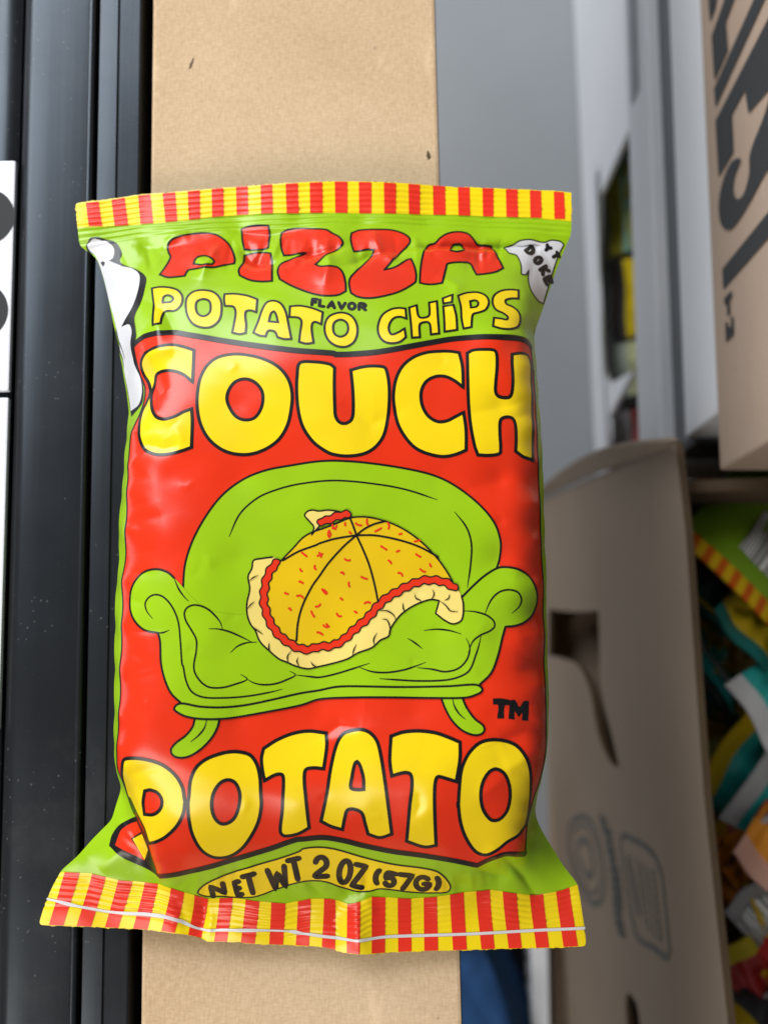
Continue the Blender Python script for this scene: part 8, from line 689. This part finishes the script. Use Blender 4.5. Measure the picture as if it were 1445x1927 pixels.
 ('net_weight_lettering', 'L', 'ink', 4, 1.556, 0, 2, '-1.29,-96.88 -1.55,-97.19 -1.79,-97.58 -1.97,-98.02 -2.1,-98.51 -2.18,-99.02 -2.2,-99.54 -2.15,-100.03 -2.05,-100.49 -1.89,-100.9'),
 ('net_weight_lettering', 'L', 'ink', 4, 1.556, 0, 2, '3.07,-98.05 0.9,-97.62 0.55,-99.34 1.36,-99.09 1.94,-99.25 2.4,-99.67 2.63,-100.27 2.58,-100.89 2.27,-101.41 1.75,-101.69 1.16,-101.67 0.63,-101.36 0.28,-100.82'),
 ('net_weight_lettering', 'L', 'ink', 4, 1.556, 0, 2, '4.13,-98.05* 7.44,-98.52* 4.98,-102.65*'),
 ('net_weight_lettering', 'L', 'ink', 4, 1.556, 0, 2, '11.51,-99.54 10.88,-99.07 10.16,-98.93 9.44,-99.14 8.86,-99.66 8.5,-100.37 8.43,-101.2 8.67,-102 9.17,-102.62 9.86,-102.93 10.61,-102.94 11.3,-102.63 11.8,-102.04 12.05,-101.24 10.59,-101.16'),
 ('net_weight_lettering', 'L', 'ink', 4, 1.556, 0, 2, '13.91,-99.19 14.1,-99.52 14.26,-99.9 14.36,-100.31 14.41,-100.75 14.41,-101.2 14.35,-101.65 14.24,-102.06 14.08,-102.43 13.88,-102.74'),
 ('flavor_lettering', 'L', 'ink', 2, 0.917, 0, 2, '-17.98,53.43* -19.2,53.64* -19.32,51.65*'),
 ('flavor_lettering', 'L', 'ink', 2, 0.917, 0, 2, '-19.26,52.65* -18.29,52.48*'),
 ('flavor_lettering', 'L', 'ink', 2, 0.917, 0, 2, '-17.17,53.25* -17.31,51.28* -16.1,51.09*'),
 ('flavor_lettering', 'L', 'ink', 2, 0.917, 0, 2, '-14.97,50.86* -13.99,52.71* -13.26,50.64*'),
 ('flavor_lettering', 'L', 'ink', 2, 0.917, 0, 2, '-14.58,51.5* -13.56,51.37*'),
 ('flavor_lettering', 'L', 'ink', 2, 0.917, 0, 2, '-12.14,52.36* -11.38,50.31* -10.42,52.16*'),
 ('flavor_lettering', 'L', 'ink', 2, 0.917, 0, 2, '-7.76,51.08 -7.81,51.46 -7.98,51.79 -8.25,52.03 -8.58,52.14 -8.91,52.1 -9.2,51.92 -9.39,51.62 -9.47,51.25 -9.43,50.87 -9.25,50.54 -8.99,50.3 -8.66,50.2 -8.33,50.24 -8.05,50.42 -7.85,50.71 -7.76,51.08'),
 ('flavor_lettering', 'L', 'ink', 2, 0.917, 0, 2, '-6.66,50.06 -6.57,52.01 -5.8,51.93 -5.51,51.87 -5.26,51.75 -5.08,51.59 -4.98,51.4 -4.99,51.22 -5.1,51.06 -5.3,50.94 -5.56,50.87 -5.85,50.87 -6.62,50.95'),
 ('flavor_lettering', 'L', 'ink', 2, 0.917, 0, 2, '-5.94,50.88* -4.96,49.88*'),
 ('text_cloud_print', 'L', 'ink', 4, 1.222, 0, 2, '40.38,73.23 42.26,75.2 42.55,74.87 42.7,74.48 42.69,73.94 42.57,73.44 42.33,73 42.01,72.65 41.63,72.44 41.24,72.38 40.89,72.5 40.63,72.78 40.38,73.23'),
 ('text_cloud_print', 'L', 'ink', 4, 1.222, 0, 2, '44.34,69.96 44.66,70.33 44.87,70.74 44.93,71.13 44.83,71.44 44.6,71.63 44.26,71.67 43.87,71.55 43.48,71.27 43.15,70.86 42.93,70.42 42.87,70.02 42.96,69.71 43.2,69.54 43.56,69.54 43.96,69.69 44.34,69.96'),
 ('text_cloud_print', 'L', 'ink', 4, 1.222, 0, 2, '44.3,67.58* 46.26,69.19*'),
 ('text_cloud_print', 'L', 'ink', 4, 1.222, 0, 2, '47.12,68.03* 45.35,68.24* 45.13,66.36*'),
 ('text_cloud_print', 'L', 'ink', 4, 1.222, 0, 2, '48,64.82* 47.56,66.53* 45.48,64.95* 46.25,63.75*'),
 ('text_cloud_print', 'L', 'ink', 4, 1.222, 0, 2, '46.52,65.73* 47.13,64.77*'),
 ('text_cloud_print', 'L', 'ink', 4, 1.056, 0, 2, '46.9,75.86* 46.96,74.84* 47.96,75.01*'),
 ('text_cloud_print', 'L', 'ink', 4, 1.056, 0, 2, '46.96,74.84* 46.49,74.25*'),
 ('text_cloud_print', 'L', 'ink', 4, 1.056, 0, 2, '49.69,73.89* 50.4,72.76*'),
 ('text_cloud_print', 'L', 'ink', 4, 1.056, 0, 2, '50.04,73.32* 48.64,72.39*'),
 ('top_seal_print', 'F', 'seal_yellow', 1, 0.0, 1, 0, '-89.55,87.84* -81.15,90.29* -70.3,92.02* -57.69,92.53* -46.78,93.41* -34.32,93.95* -25.01,94.14* -12.72,94.79* -0.39,94.54* 5.79,94.49* 19.58,93.83* 35.41,93.98* 46.33,93.44* 54.77,93.04* 53.99,83.28* 42.71,84.22* 27.35,84.82* 5.75,84.83* -18.74,84.81* -37.17,84.74* -46.41,84.26* -57.2,83.15* -64.92,82.47* -78.44,81.56* -88.1,81.04*'),
 ('top_seal_print', 'F', 'seal_red', 4, 0.0, 1, 0, '-86.88,89.59* -83.13,89.94* -81.18,81.47* -85.06,81.48*'),
 ('top_seal_print', 'F', 'seal_red', 4, 0.0, 1, 0, '-79.39,90.4* -75.52,91.02* -73.71,81.93* -77.68,81.62*'),
 ('top_seal_print', 'F', 'seal_red', 4, 0.0, 1, 0, '-71.66,91.66* -68.1,92.06* -66.46,82.37* -70.16,82.14*'),
 ('top_seal_print', 'F', 'seal_red', 4, 0.0, 1, 0, '-64.46,92.19* -60.67,92.32* -59.52,82.95* -62.92,82.66*'),
 ('top_seal_print', 'F', 'seal_red', 4, 0.0, 1, 0, '-57.06,92.48* -53.47,92.76* -52.86,83.54* -56.12,83.26*'),
 ('top_seal_print', 'F', 'seal_red', 4, 0.0, 1, 0, '-50.05,93.05* -46.62,93.31* -46.11,84.28* -49.47,83.89*'),
 ('top_seal_print', 'F', 'seal_red', 4, 0.0, 1, 0, '-42.91,93.58* -39.48,93.73* -39.04,84.72* -42.44,84.58*'),
 ('top_seal_print', 'F', 'seal_red', 4, 0.0, 1, 0, '-35.72,93.81* -32.29,93.88* -31.91,84.65* -35.31,84.68*'),
 ('top_seal_print', 'F', 'seal_red', 4, 0.0, 1, 0, '-28.42,93.97* -24.85,94.03* -24.41,84.76* -27.93,84.68*'),
 ('top_seal_print', 'F', 'seal_red', 4, 0.0, 1, 0, '-21.47,94.19* -17.79,94.37* -17.52,84.81* -21.19,84.78*'),
 ('top_seal_print', 'F', 'seal_red', 4, 0.0, 1, 0, '-14.25,94.58* -10.56,94.67* -10.49,84.79* -14,84.77*'),
 ('top_seal_print', 'F', 'seal_red', 4, 0.0, 1, 0, '-7.32,94.58* -3.62,94.49* -3.6,84.8* -7.13,84.87*'),
 ('top_seal_print', 'F', 'seal_red', 4, 0.0, 1, 0, '-0.08,94.42* 3.47,94.38* 3.45,84.8* 0.08,84.75*'),
 ('top_seal_print', 'F', 'seal_red', 4, 0.0, 1, 0, '7.03,94.38* 10.44,94.32* 10.37,84.89* 7.14,84.85*'),
 ('top_seal_print', 'F', 'seal_red', 4, 0.0, 1, 0, '14.18,94.27* 17.76,94.19* 17.75,84.74* 14.22,84.84*'),
 ('top_seal_print', 'F', 'seal_red', 4, 0.0, 1, 0, '21.5,94.07* 24.93,94.01* 24.87,84.8* 21.45,84.73*'),
 ('top_seal_print', 'F', 'seal_red', 4, 0.0, 1, 0, '28.67,93.93* 31.95,93.9* 31.67,84.71* 28.59,84.8*'),
 ('top_seal_print', 'F', 'seal_red', 4, 0.0, 1, 0, '35.56,93.86* 38.98,93.65* 38.72,84.37* 35.36,84.55*'),
 ('top_seal_print', 'F', 'seal_red', 4, 0.0, 1, 0, '42.58,93.52* 45.85,93.36* 45.5,84.14* 42.25,84.23*'),
 ('top_seal_print', 'F', 'seal_red', 4, 0.0, 1, 0, '49.57,93.09* 52.54,92.97* 52.3,83.93* 49.2,84*'),
 ('bottom_seal_print', 'F', 'seal_yellow', 1, 0.0, 1, 0, '-86.72,-99.11* -79.12,-99.3* -71.38,-101.14* -60.23,-101.87* -53.22,-103.95* -47.09,-105.98* -40.24,-105.5* -33.22,-106.41* -26.3,-107.08* -19.56,-105.69* -13.87,-105.69* -9.75,-107.16* -7.17,-106.67* -3.19,-104.99* 7.21,-105.88* 14.19,-105.27* 21.03,-104.15* 28.33,-103.5* 35.51,-104.56* 40.62,-105.5* 47.06,-104.32* 49.65,-103.47* 52.1,-102.63* 52.88,-107.83* 54.67,-119.02* 54.21,-116.63* 45.68,-119.5* 32.71,-119.74* 19.74,-120.05* 8.24,-120.18* -0.36,-120.42* -6.04,-120.43* -10.34,-120.27* -16.11,-119* -23.32,-118.75* -34.74,-118.2* -41.09,-117.32* -47.06,-117.85* -49.98,-116.63* -54.76,-115.44* -62,-114.55* -75.12,-114.04* -85.01,-113.47* -92.14,-111.04* -91.08,-107.96*'),
 ('bottom_seal_print', 'F', 'seal_red', 4, 0.0, 1, 0, '-85.81,-99.12* -83.72,-99.14* -81.69,-99.19* -86.28,-113.34* -90.12,-113.17*'),
 ('bottom_seal_print', 'F', 'seal_red', 4, 0.0, 1, 0, '-78.41,-99.48* -76.53,-99.91* -74.67,-100.35* -78.93,-113.74* -82.74,-113.52*'),
 ('bottom_seal_print', 'F', 'seal_red', 4, 0.0, 1, 0, '-71.38,-101.14* -69.44,-101.31* -67.5,-101.48* -71.66,-114.15* -75.26,-113.96*'),
 ('bottom_seal_print', 'F', 'seal_red', 4, 0.0, 1, 0, '-64.13,-101.71* -62.28,-101.81* -60.39,-101.87* -63.62,-114.44* -67.59,-114.32*'),
 ('bottom_seal_print', 'F', 'seal_red', 4, 0.0, 1, 0, '-56.72,-102.72* -54.96,-103.32* -53.22,-103.95* -56.16,-115.13* -59.79,-114.7*'),
 ('bottom_seal_print', 'F', 'seal_red', 4, 0.0, 1, 0, '-50.61,-104.77* -48.91,-105.44* -47.09,-105.98* -49.26,-116.88* -52.72,-115.89*'),
 ('bottom_seal_print', 'F', 'seal_red', 4, 0.0, 1, 0, '-44.05,-105.81* -42.23,-105.67* -40.39,-105.51* -42.21,-117.59* -45.75,-117.75*'),
 ('bottom_seal_print', 'F', 'seal_red', 4, 0.0, 1, 0, '-36.93,-105.9* -35.06,-106.14* -33.22,-106.41* -34.74,-118.12* -38.46,-117.81*'),
 ('bottom_seal_print', 'F', 'seal_red', 4, 0.0, 1, 0, '-30.11,-106.7* -28.2,-106.88* -26.3,-107.08* -27.19,-118.52* -30.9,-118.33*'),
 ('bottom_seal_print', 'F', 'seal_red', 4, 0.0, 1, 0, '-23.01,-106.44* -21.28,-106.07* -19.56,-105.69* -20.15,-118.81* -23.75,-118.66*'),
 ('bottom_seal_print', 'F', 'seal_red', 4, 0.0, 1, 0, '-16,-105.7* -14.51,-105.69* -13.03,-106.04* -13.08,-119.62* -16.68,-118.91*'),
 ('bottom_seal_print', 'F', 'seal_red', 4, 0.0, 1, 0, '-9.75,-107.16* -8.03,-106.83* -6.31,-106.3* -6.47,-120.31* -9.91,-120.2*'),
 ('bottom_seal_print', 'F', 'seal_red', 4, 0.0, 1, 0, '-3.33,-105.04* -1.49,-105.17* 0.36,-105.32* 0.21,-120.36* -3.35,-120.34*'),
 ('bottom_seal_print', 'F', 'seal_red', 4, 0.0, 1, 0, '3.63,-105.57* 5.42,-105.72* 7.21,-105.88* 7.38,-120.15* 3.79,-120.29*'),
 ('bottom_seal_print', 'F', 'seal_red', 4, 0.0, 1, 0, '10.63,-105.63* 12.41,-105.45* 14.19,-105.27* 14.56,-120.07* 10.82,-120.1*'),
 ('bottom_seal_print', 'F', 'seal_red', 4, 0.0, 1, 0, '17.6,-104.66* 19.46,-104.38* 21.32,-104.12* 22.33,-119.92* 18.59,-120*'),
 ('bottom_seal_print', 'F', 'seal_red', 4, 0.0, 1, 0, '24.6,-103.8* 26.46,-103.64* 28.33,-103.5* 29.83,-119.75* 26.22,-119.83*'),
 ('bottom_seal_print', 'F', 'seal_red', 4, 0.0, 1, 0, '31.76,-103.98* 33.62,-104.24* 35.51,-104.56* 37.18,-119.59* 33.58,-119.66*'),
 ('bottom_seal_print', 'F', 'seal_red', 4, 0.0, 1, 0, '39.12,-105.24* 41.06,-105.43* 42.89,-105.06* 44.52,-119.45* 41.06,-119.51*'),
 ('bottom_seal_print', 'F', 'seal_red', 4, 0.0, 1, 0, '46.34,-104.45* 48.14,-103.97* 49.93,-103.37* 52.33,-119.17* 48.42,-119.31*'),
 ('bottom_seal_print', 'L', 'white', 6, 0.75, 0, 0, '-90.57,-106.34 -74.26,-109.77 -59.75,-110.74 -55.08,-112.08 -49.34,-114.6 -41.33,-114.49 -26.9,-114.75 -21.88,-115.45 -13.68,-116.45 -7.02,-116.59 -0.07,-116.19 10.84,-116.06 23.5,-115.74 36.64,-115.13 54.05,-114.27'),
]

# ---- the bag's surface: a height field (mm) from its modelled points, creases and crimped seals ----
GX0, GX1, GY0, GY1, GS = -108.0, 72.0, -134.0, 108.0, 0.4
def build_height():
    xs = np.arange(GX0, GX1 + 1e-6, GS); ys = np.arange(GY0, GY1 + 1e-6, GS)
    P = np.array(BAG_POINTS, float); n = len(P)
    d = np.sqrt(((P[:, None, :2] - P[None, :, :2]) ** 2).sum(-1))
    A = np.zeros((n + 3, n + 3)); A[:n, :n] = d + 0.0 - 0.35 * np.eye(n)
    A[:n, n] = 1; A[:n, n + 1:] = P[:, :2]; A[n, :n] = 1; A[n + 1:, :n] = P[:, :2].T
    w = np.linalg.solve(A, np.r_[P[:, 2], 0, 0, 0])
    X, Y = np.meshgrid(xs, ys); Z = w[n] + w[n + 1] * X + w[n + 2] * Y
    for k in range(n): Z += w[k] * np.sqrt((X - P[k, 0]) ** 2 + (Y - P[k, 1]) ** 2)
    g = np.exp(-0.5 * (np.arange(-6, 7) * GS / 0.9) ** 2); g /= g.sum()
    pad = np.pad(Z, 6, mode='edge')
    pad = sum(g[i] * pad[i:i + Z.shape[0], :] for i in range(13))
    Z = sum(g[i] * pad[:, i:i + Z.shape[1]] for i in range(13))
    for amp, sig, skew, pts in CREASES:                       # ridges (+) and valleys (-) pressed into the film
        q = np.array(pts, float); w_ = 7 * sig + 2
        i0, i1 = np.searchsorted(xs, [q[:, 0].min() - w_, q[:, 0].max() + w_]); j0, j1 = np.searchsorted(ys, [q[:, 1].min() - w_, q[:, 1].max() + w_])
        XX, YY = X, Y; X, Y = XX[j0:j1, i0:i1], YY[j0:j1, i0:i1]; best = np.full(X.shape, 1e9); tt = np.zeros_like(X); side = np.zeros_like(X)
        L = np.r_[0, np.cumsum(np.linalg.norm(np.diff(q, axis=0), axis=1))]
        for i in range(len(q) - 1):
            a, b = q[i], q[i + 1]; ab = b - a; l2 = ab @ ab
            t = np.clip(((X - a[0]) * ab[0] + (Y - a[1]) * ab[1]) / l2, 0, 1)
            dx = X - a[0] - t * ab[0]; dy = Y - a[1] - t * ab[1]; dd = dx * dx + dy * dy
            m = dd < best; best[m] = dd[m]; tt[m] = (L[i] + t[m] * math.sqrt(l2)) / L[-1]
            side[m] = (dx * -ab[1] + dy * ab[0])[m]
        r = np.sqrt(best + .36) - .6; s = np.where(side > 0, sig, sig * skew)
        Z[j0:j1, i0:i1] += amp * np.exp(-r / s) * np.sin(np.pi * np.clip(tt * .9 + .05, 0, 1)) ** 0.7
        X, Y = XX, YY
    rng = np.random.RandomState(11)                           # soft unevenness of the chips inside
    for _ in range(46):
        kx, ky = rng.normal(0, .11, 2); ph = rng.uniform(0, 6.28)
        Z += 0.034 * np.sin(kx * X + ky * Y + ph)
    for _ in range(40):
        kx, ky = rng.normal(0, .30, 2); ph = rng.uniform(0, 6.28)
        Z += 0.012 * np.sin(kx * X + ky * Y + ph)
    yt = np.interp(X, [p[0] for p in TOP_EDGE], [p[1] for p in TOP_EDGE]) - Y      # crimp ribs of the two seals
    m = np.clip(yt / .6, 0, 1) * np.clip((15.2 - yt) / .8, 0, 1); Z += m * (.22 + .07 * np.sin(X * .21) + .04 * np.sin(X * .67)) * np.sin(yt * 2 * np.pi / 1.75 + .4 * np.sin(X * .09))
    yb = np.interp(X, [p[0] for p in SEAL_LINE], [p[1] for p in SEAL_LINE]) - Y
    m = np.clip(yb / .6, 0, 1) * np.clip((9.6 - yb) / .6, 0, 1); Z += m * (.20 + .07 * np.sin(X * .19 + 1) + .04 * np.sin(X * .73)) * np.sin(yb * 2 * np.pi / 1.6 + .5 * np.sin(X * .11))
    return xs, ys, np.maximum(Z, 0.9)
XS, YS, ZG = build_height()
def _bil(G, x, y):
    fx = np.clip((np.asarray(x) - GX0) / GS, 0, len(XS) - 1.001); fy = np.clip((np.asarray(y) - GY0) / GS, 0, len(YS) - 1.001)
    i = fx.astype(int); j = fy.astype(int); u = fx - i; v = fy - j
    return (G[j, i] * (1 - u) + G[j, i + 1] * u) * (1 - v) + (G[j + 1, i] * (1 - u) + G[j + 1, i + 1] * u) * v
DY, DX = np.gradient(ZG, GS)
def height(x, y): return _bil(ZG, x, y)
def normal(x, y):
    n = np.stack([-_bil(DX, x, y), -_bil(DY, x, y), np.ones_like(np.asarray(x, float))], -1)
    return n / np.linalg.norm(n, axis=-1, keepdims=True)

LAYER = 0.042
bag = empty('chip_bag', (0, 0, 0.0005))
tag(bag, 'shiny red and green potato chip bag lying on the cardboard box', 'chip bag')
rows = []; y = GY0
while y < GY1:
    rows.append(y); y += .36 if (y > 72 or y < -98) else .56
rows = np.array(rows)
lat = np.array([(x + (.28 if k % 2 else 0), y) for k, y in enumerate(rows) for x in np.arange(GX0, GX1, .56)])
def lattice(loops, gap=.15):
    lo = np.min([l.min(0) for l in loops], 0); hi = np.max([l.max(0) for l in loops], 0)
    m = (lat[:, 0] > lo[0]) & (lat[:, 0] < hi[0]) & (lat[:, 1] > lo[1]) & (lat[:, 1] < hi[1]); p = lat[m]
    if len(p) == 0: return p
    p = p[even_odd(p[:, 0], p[:, 1], loops)]
    if len(p) == 0: return p
    b = np.concatenate(loops); keep = np.ones(len(p), bool)
    for s in range(0, len(p), 2000):
        q = p[s:s + 2000]; keep[s:s + 2000] = (((q[:, None] - b[None]) ** 2).sum(-1).min(1) > gap * gap)
    return p[keep]
def drape(V, off):
    h = height(V[:, 0], V[:, 1]); n = normal(V[:, 0], V[:, 1])
    return np.c_[V, h] + n * off, n
def film_object(name, chunks, parent):
    """chunks: (V, faces, offset mm, material) laid on the bag's surface, joined into one printed part"""
    vs = []; ns = []; fs = []; mi = []; mats = []
    for V, T, off, m in chunks:
        p, n = drape(V, off); k0 = sum(len(a) for a in vs); vs.append(p * MM); ns.append(n)
        if m not in mats: mats.append(m)
        fs += [tuple(int(i) + k0 for i in t) for t in T]; mi += [mats.index(m)] * len(T)
    vs = np.concatenate(vs); ns = np.concatenate(ns)
    me = mesh(name, vs, fs, True)
    o = link(name, me, parent, mats); me.polygons.foreach_set('material_index', mi)
    me.normals_split_custom_set_from_vertices([tuple(x) for x in ns]); return o
out = np.array(BAG_OUTLINE); outs = []
for i in range(len(out)):
    a, b = out[i], out[(i + 1) % len(out)]; k = max(1, int(np.linalg.norm(b - a) / .7))
    outs += [a + (b - a) * j / k for j in range(k)]
outs = np.array(outs)
for _ in range(3):                        # soften the drawn corners of the outline a little
    outs = (np.roll(outs, 1, 0) + 2 * outs + np.roll(outs, -1, 0)) / 4
rough_cut = (outs[:, 1] > 84) | (outs[:, 1] < -113)      # the seals are cut a little ragged
outs = outs + rnd.normal(0, .09, outs.shape) * rough_cut[:, None]
V, T = triangulate([outs], lattice([outs], .3))
cen = V[T].mean(1)
seal = (cen[:, 1] < np.interp(cen[:, 0], [p[0] for p in SEAL_LINE], [p[1] for p in SEAL_LINE]) - .3) | (cen[:, 1] > np.interp(cen[:, 0], [p[0] for p in TOP_BAND], [p[1] for p in TOP_BAND]))
front = film_object('front_film', [(V, T, 0, INK['green'])], bag)
front.data.materials.append(INK['seal_yellow']); front.data.polygons.foreach_set('material_index', seal.astype(int).tolist())
ob = outs[::3]; bl = lat[::12]; bl = bl[even_odd(bl[:, 0], bl[:, 1], [ob])]
V, T = triangulate([ob], bl)
dist = np.empty(len(V)); zb = np.empty(len(V)); hb = height(outs[:, 0], outs[:, 1])
for i, p in enumerate(V):
    d2 = ((outs - p) ** 2).sum(1); k = int(np.argmin(d2)); dist[i] = math.sqrt(d2[k]); zb[i] = .45 + (hb[k] - .55) * math.exp(-dist[i] / 5.5)
zb = np.where(V[:, 0] < -68.5, np.maximum(zb, 2.9), zb); zb = np.minimum(zb, height(V[:, 0], V[:, 1]) - .1 * (dist > .01))
link('back_film', mesh('back_film', np.c_[V, zb] * MM, [tuple(int(i) for i in t[::-1]) for t in T], True), bag, [INK['green']])
def ribbon(loop, width, closed, taper):
    d = loop; n = len(d)
    t = (np.roll(d, -1, 0) - np.roll(d, 1, 0)) if closed else np.gradient(d, axis=0)
    t /= np.maximum(np.linalg.norm(t, axis=1), 1e-9)[:, None]; nn = np.stack([-t[:, 1], t[:, 0]], 1)
    if closed:
        e = np.roll(d, -1, 0) - d; e /= np.maximum(np.linalg.norm(e, axis=1), 1e-9)[:, None]
        cs = np.clip((e * t).sum(1), .62, 1); w = np.full(n, width / 2) / cs
    else:
        w = np.full(n, width / 2); s = np.r_[0, np.cumsum(np.linalg.norm(np.diff(d, axis=0), axis=1))]; r = np.minimum(s, s[-1] - s)
        if taper == 1: w = w * np.clip(.25 + .75 * (r / min(4.0, s[-1] / 2.2 + 1e-6)), .25, 1) ** .8
        e0 = .45 * width if taper == 2 else .3 * width
        d = np.concatenate([[d[0] - t[0] * e0], d, [d[-1] + t[-1] * e0]]); nn = np.concatenate([[nn[0]], nn, [nn[-1]]]); w = np.r_[w[0] * .55, w, w[-1] * .55]; n += 2
    k = 2 if width < .9 else (3 if width < 1.4 else 4)
    V = np.concatenate([d + nn * (w * (2 * j / (k) - 1))[:, None] for j in range(k + 1)])
    T = []
    for j in range(k):
        for i in range(n if closed else n - 1):
            i2 = (i + 1) % n; T.append((j * n + i, j * n + i2, (j + 1) * n + i2, (j + 1) * n + i))
    return V, T
parts = {}
for idx, (part, kind, ink, lay, width, closed, taper, s) in enumerate(PRINT):
    off = lay * LAYER + (idx % 16) * .0016
    if kind == 'F':
        loops = [spline(q, True) for q in s.split('|')]
        V, T = triangulate(loops, lattice(loops))
    else:
        V, T = ribbon(spline(s, bool(closed), .5), width, closed, taper)
    parts.setdefault(part, []).append((V, T, off, INK[ink]))
LAB = {'pizza_lettering': 'red PIZZA lettering across the top of the bag', 'potato_chips_lettering': 'yellow POTATO CHIPS lettering', 'flavor_lettering': 'small black FLAVOR lettering',
       'couch_lettering': 'big yellow COUCH lettering', 'potato_lettering': 'big yellow POTATO lettering', 'net_weight_lettering': 'yellow pill with black NET WT 2 OZ (57G) lettering',
       'trademark_lettering': 'small black TM letters', 'red_panel': 'red front panel edged in black', 'sofa_print': 'printed green sofa', 'pizza_print': 'printed round pizza blanket with crust and red sauce',
       'cloud_print': 'white cloud shape at the upper left shoulder', 'text_cloud_print': 'white cloud with black letters at the upper right shoulder', 'top_seal_print': 'red and yellow striped top seal', 'bottom_seal_print': 'red and yellow striped bottom seal with a white line'}
for part, ch in parts.items(): film_object(part, ch, front)['label'] = LAB[part]
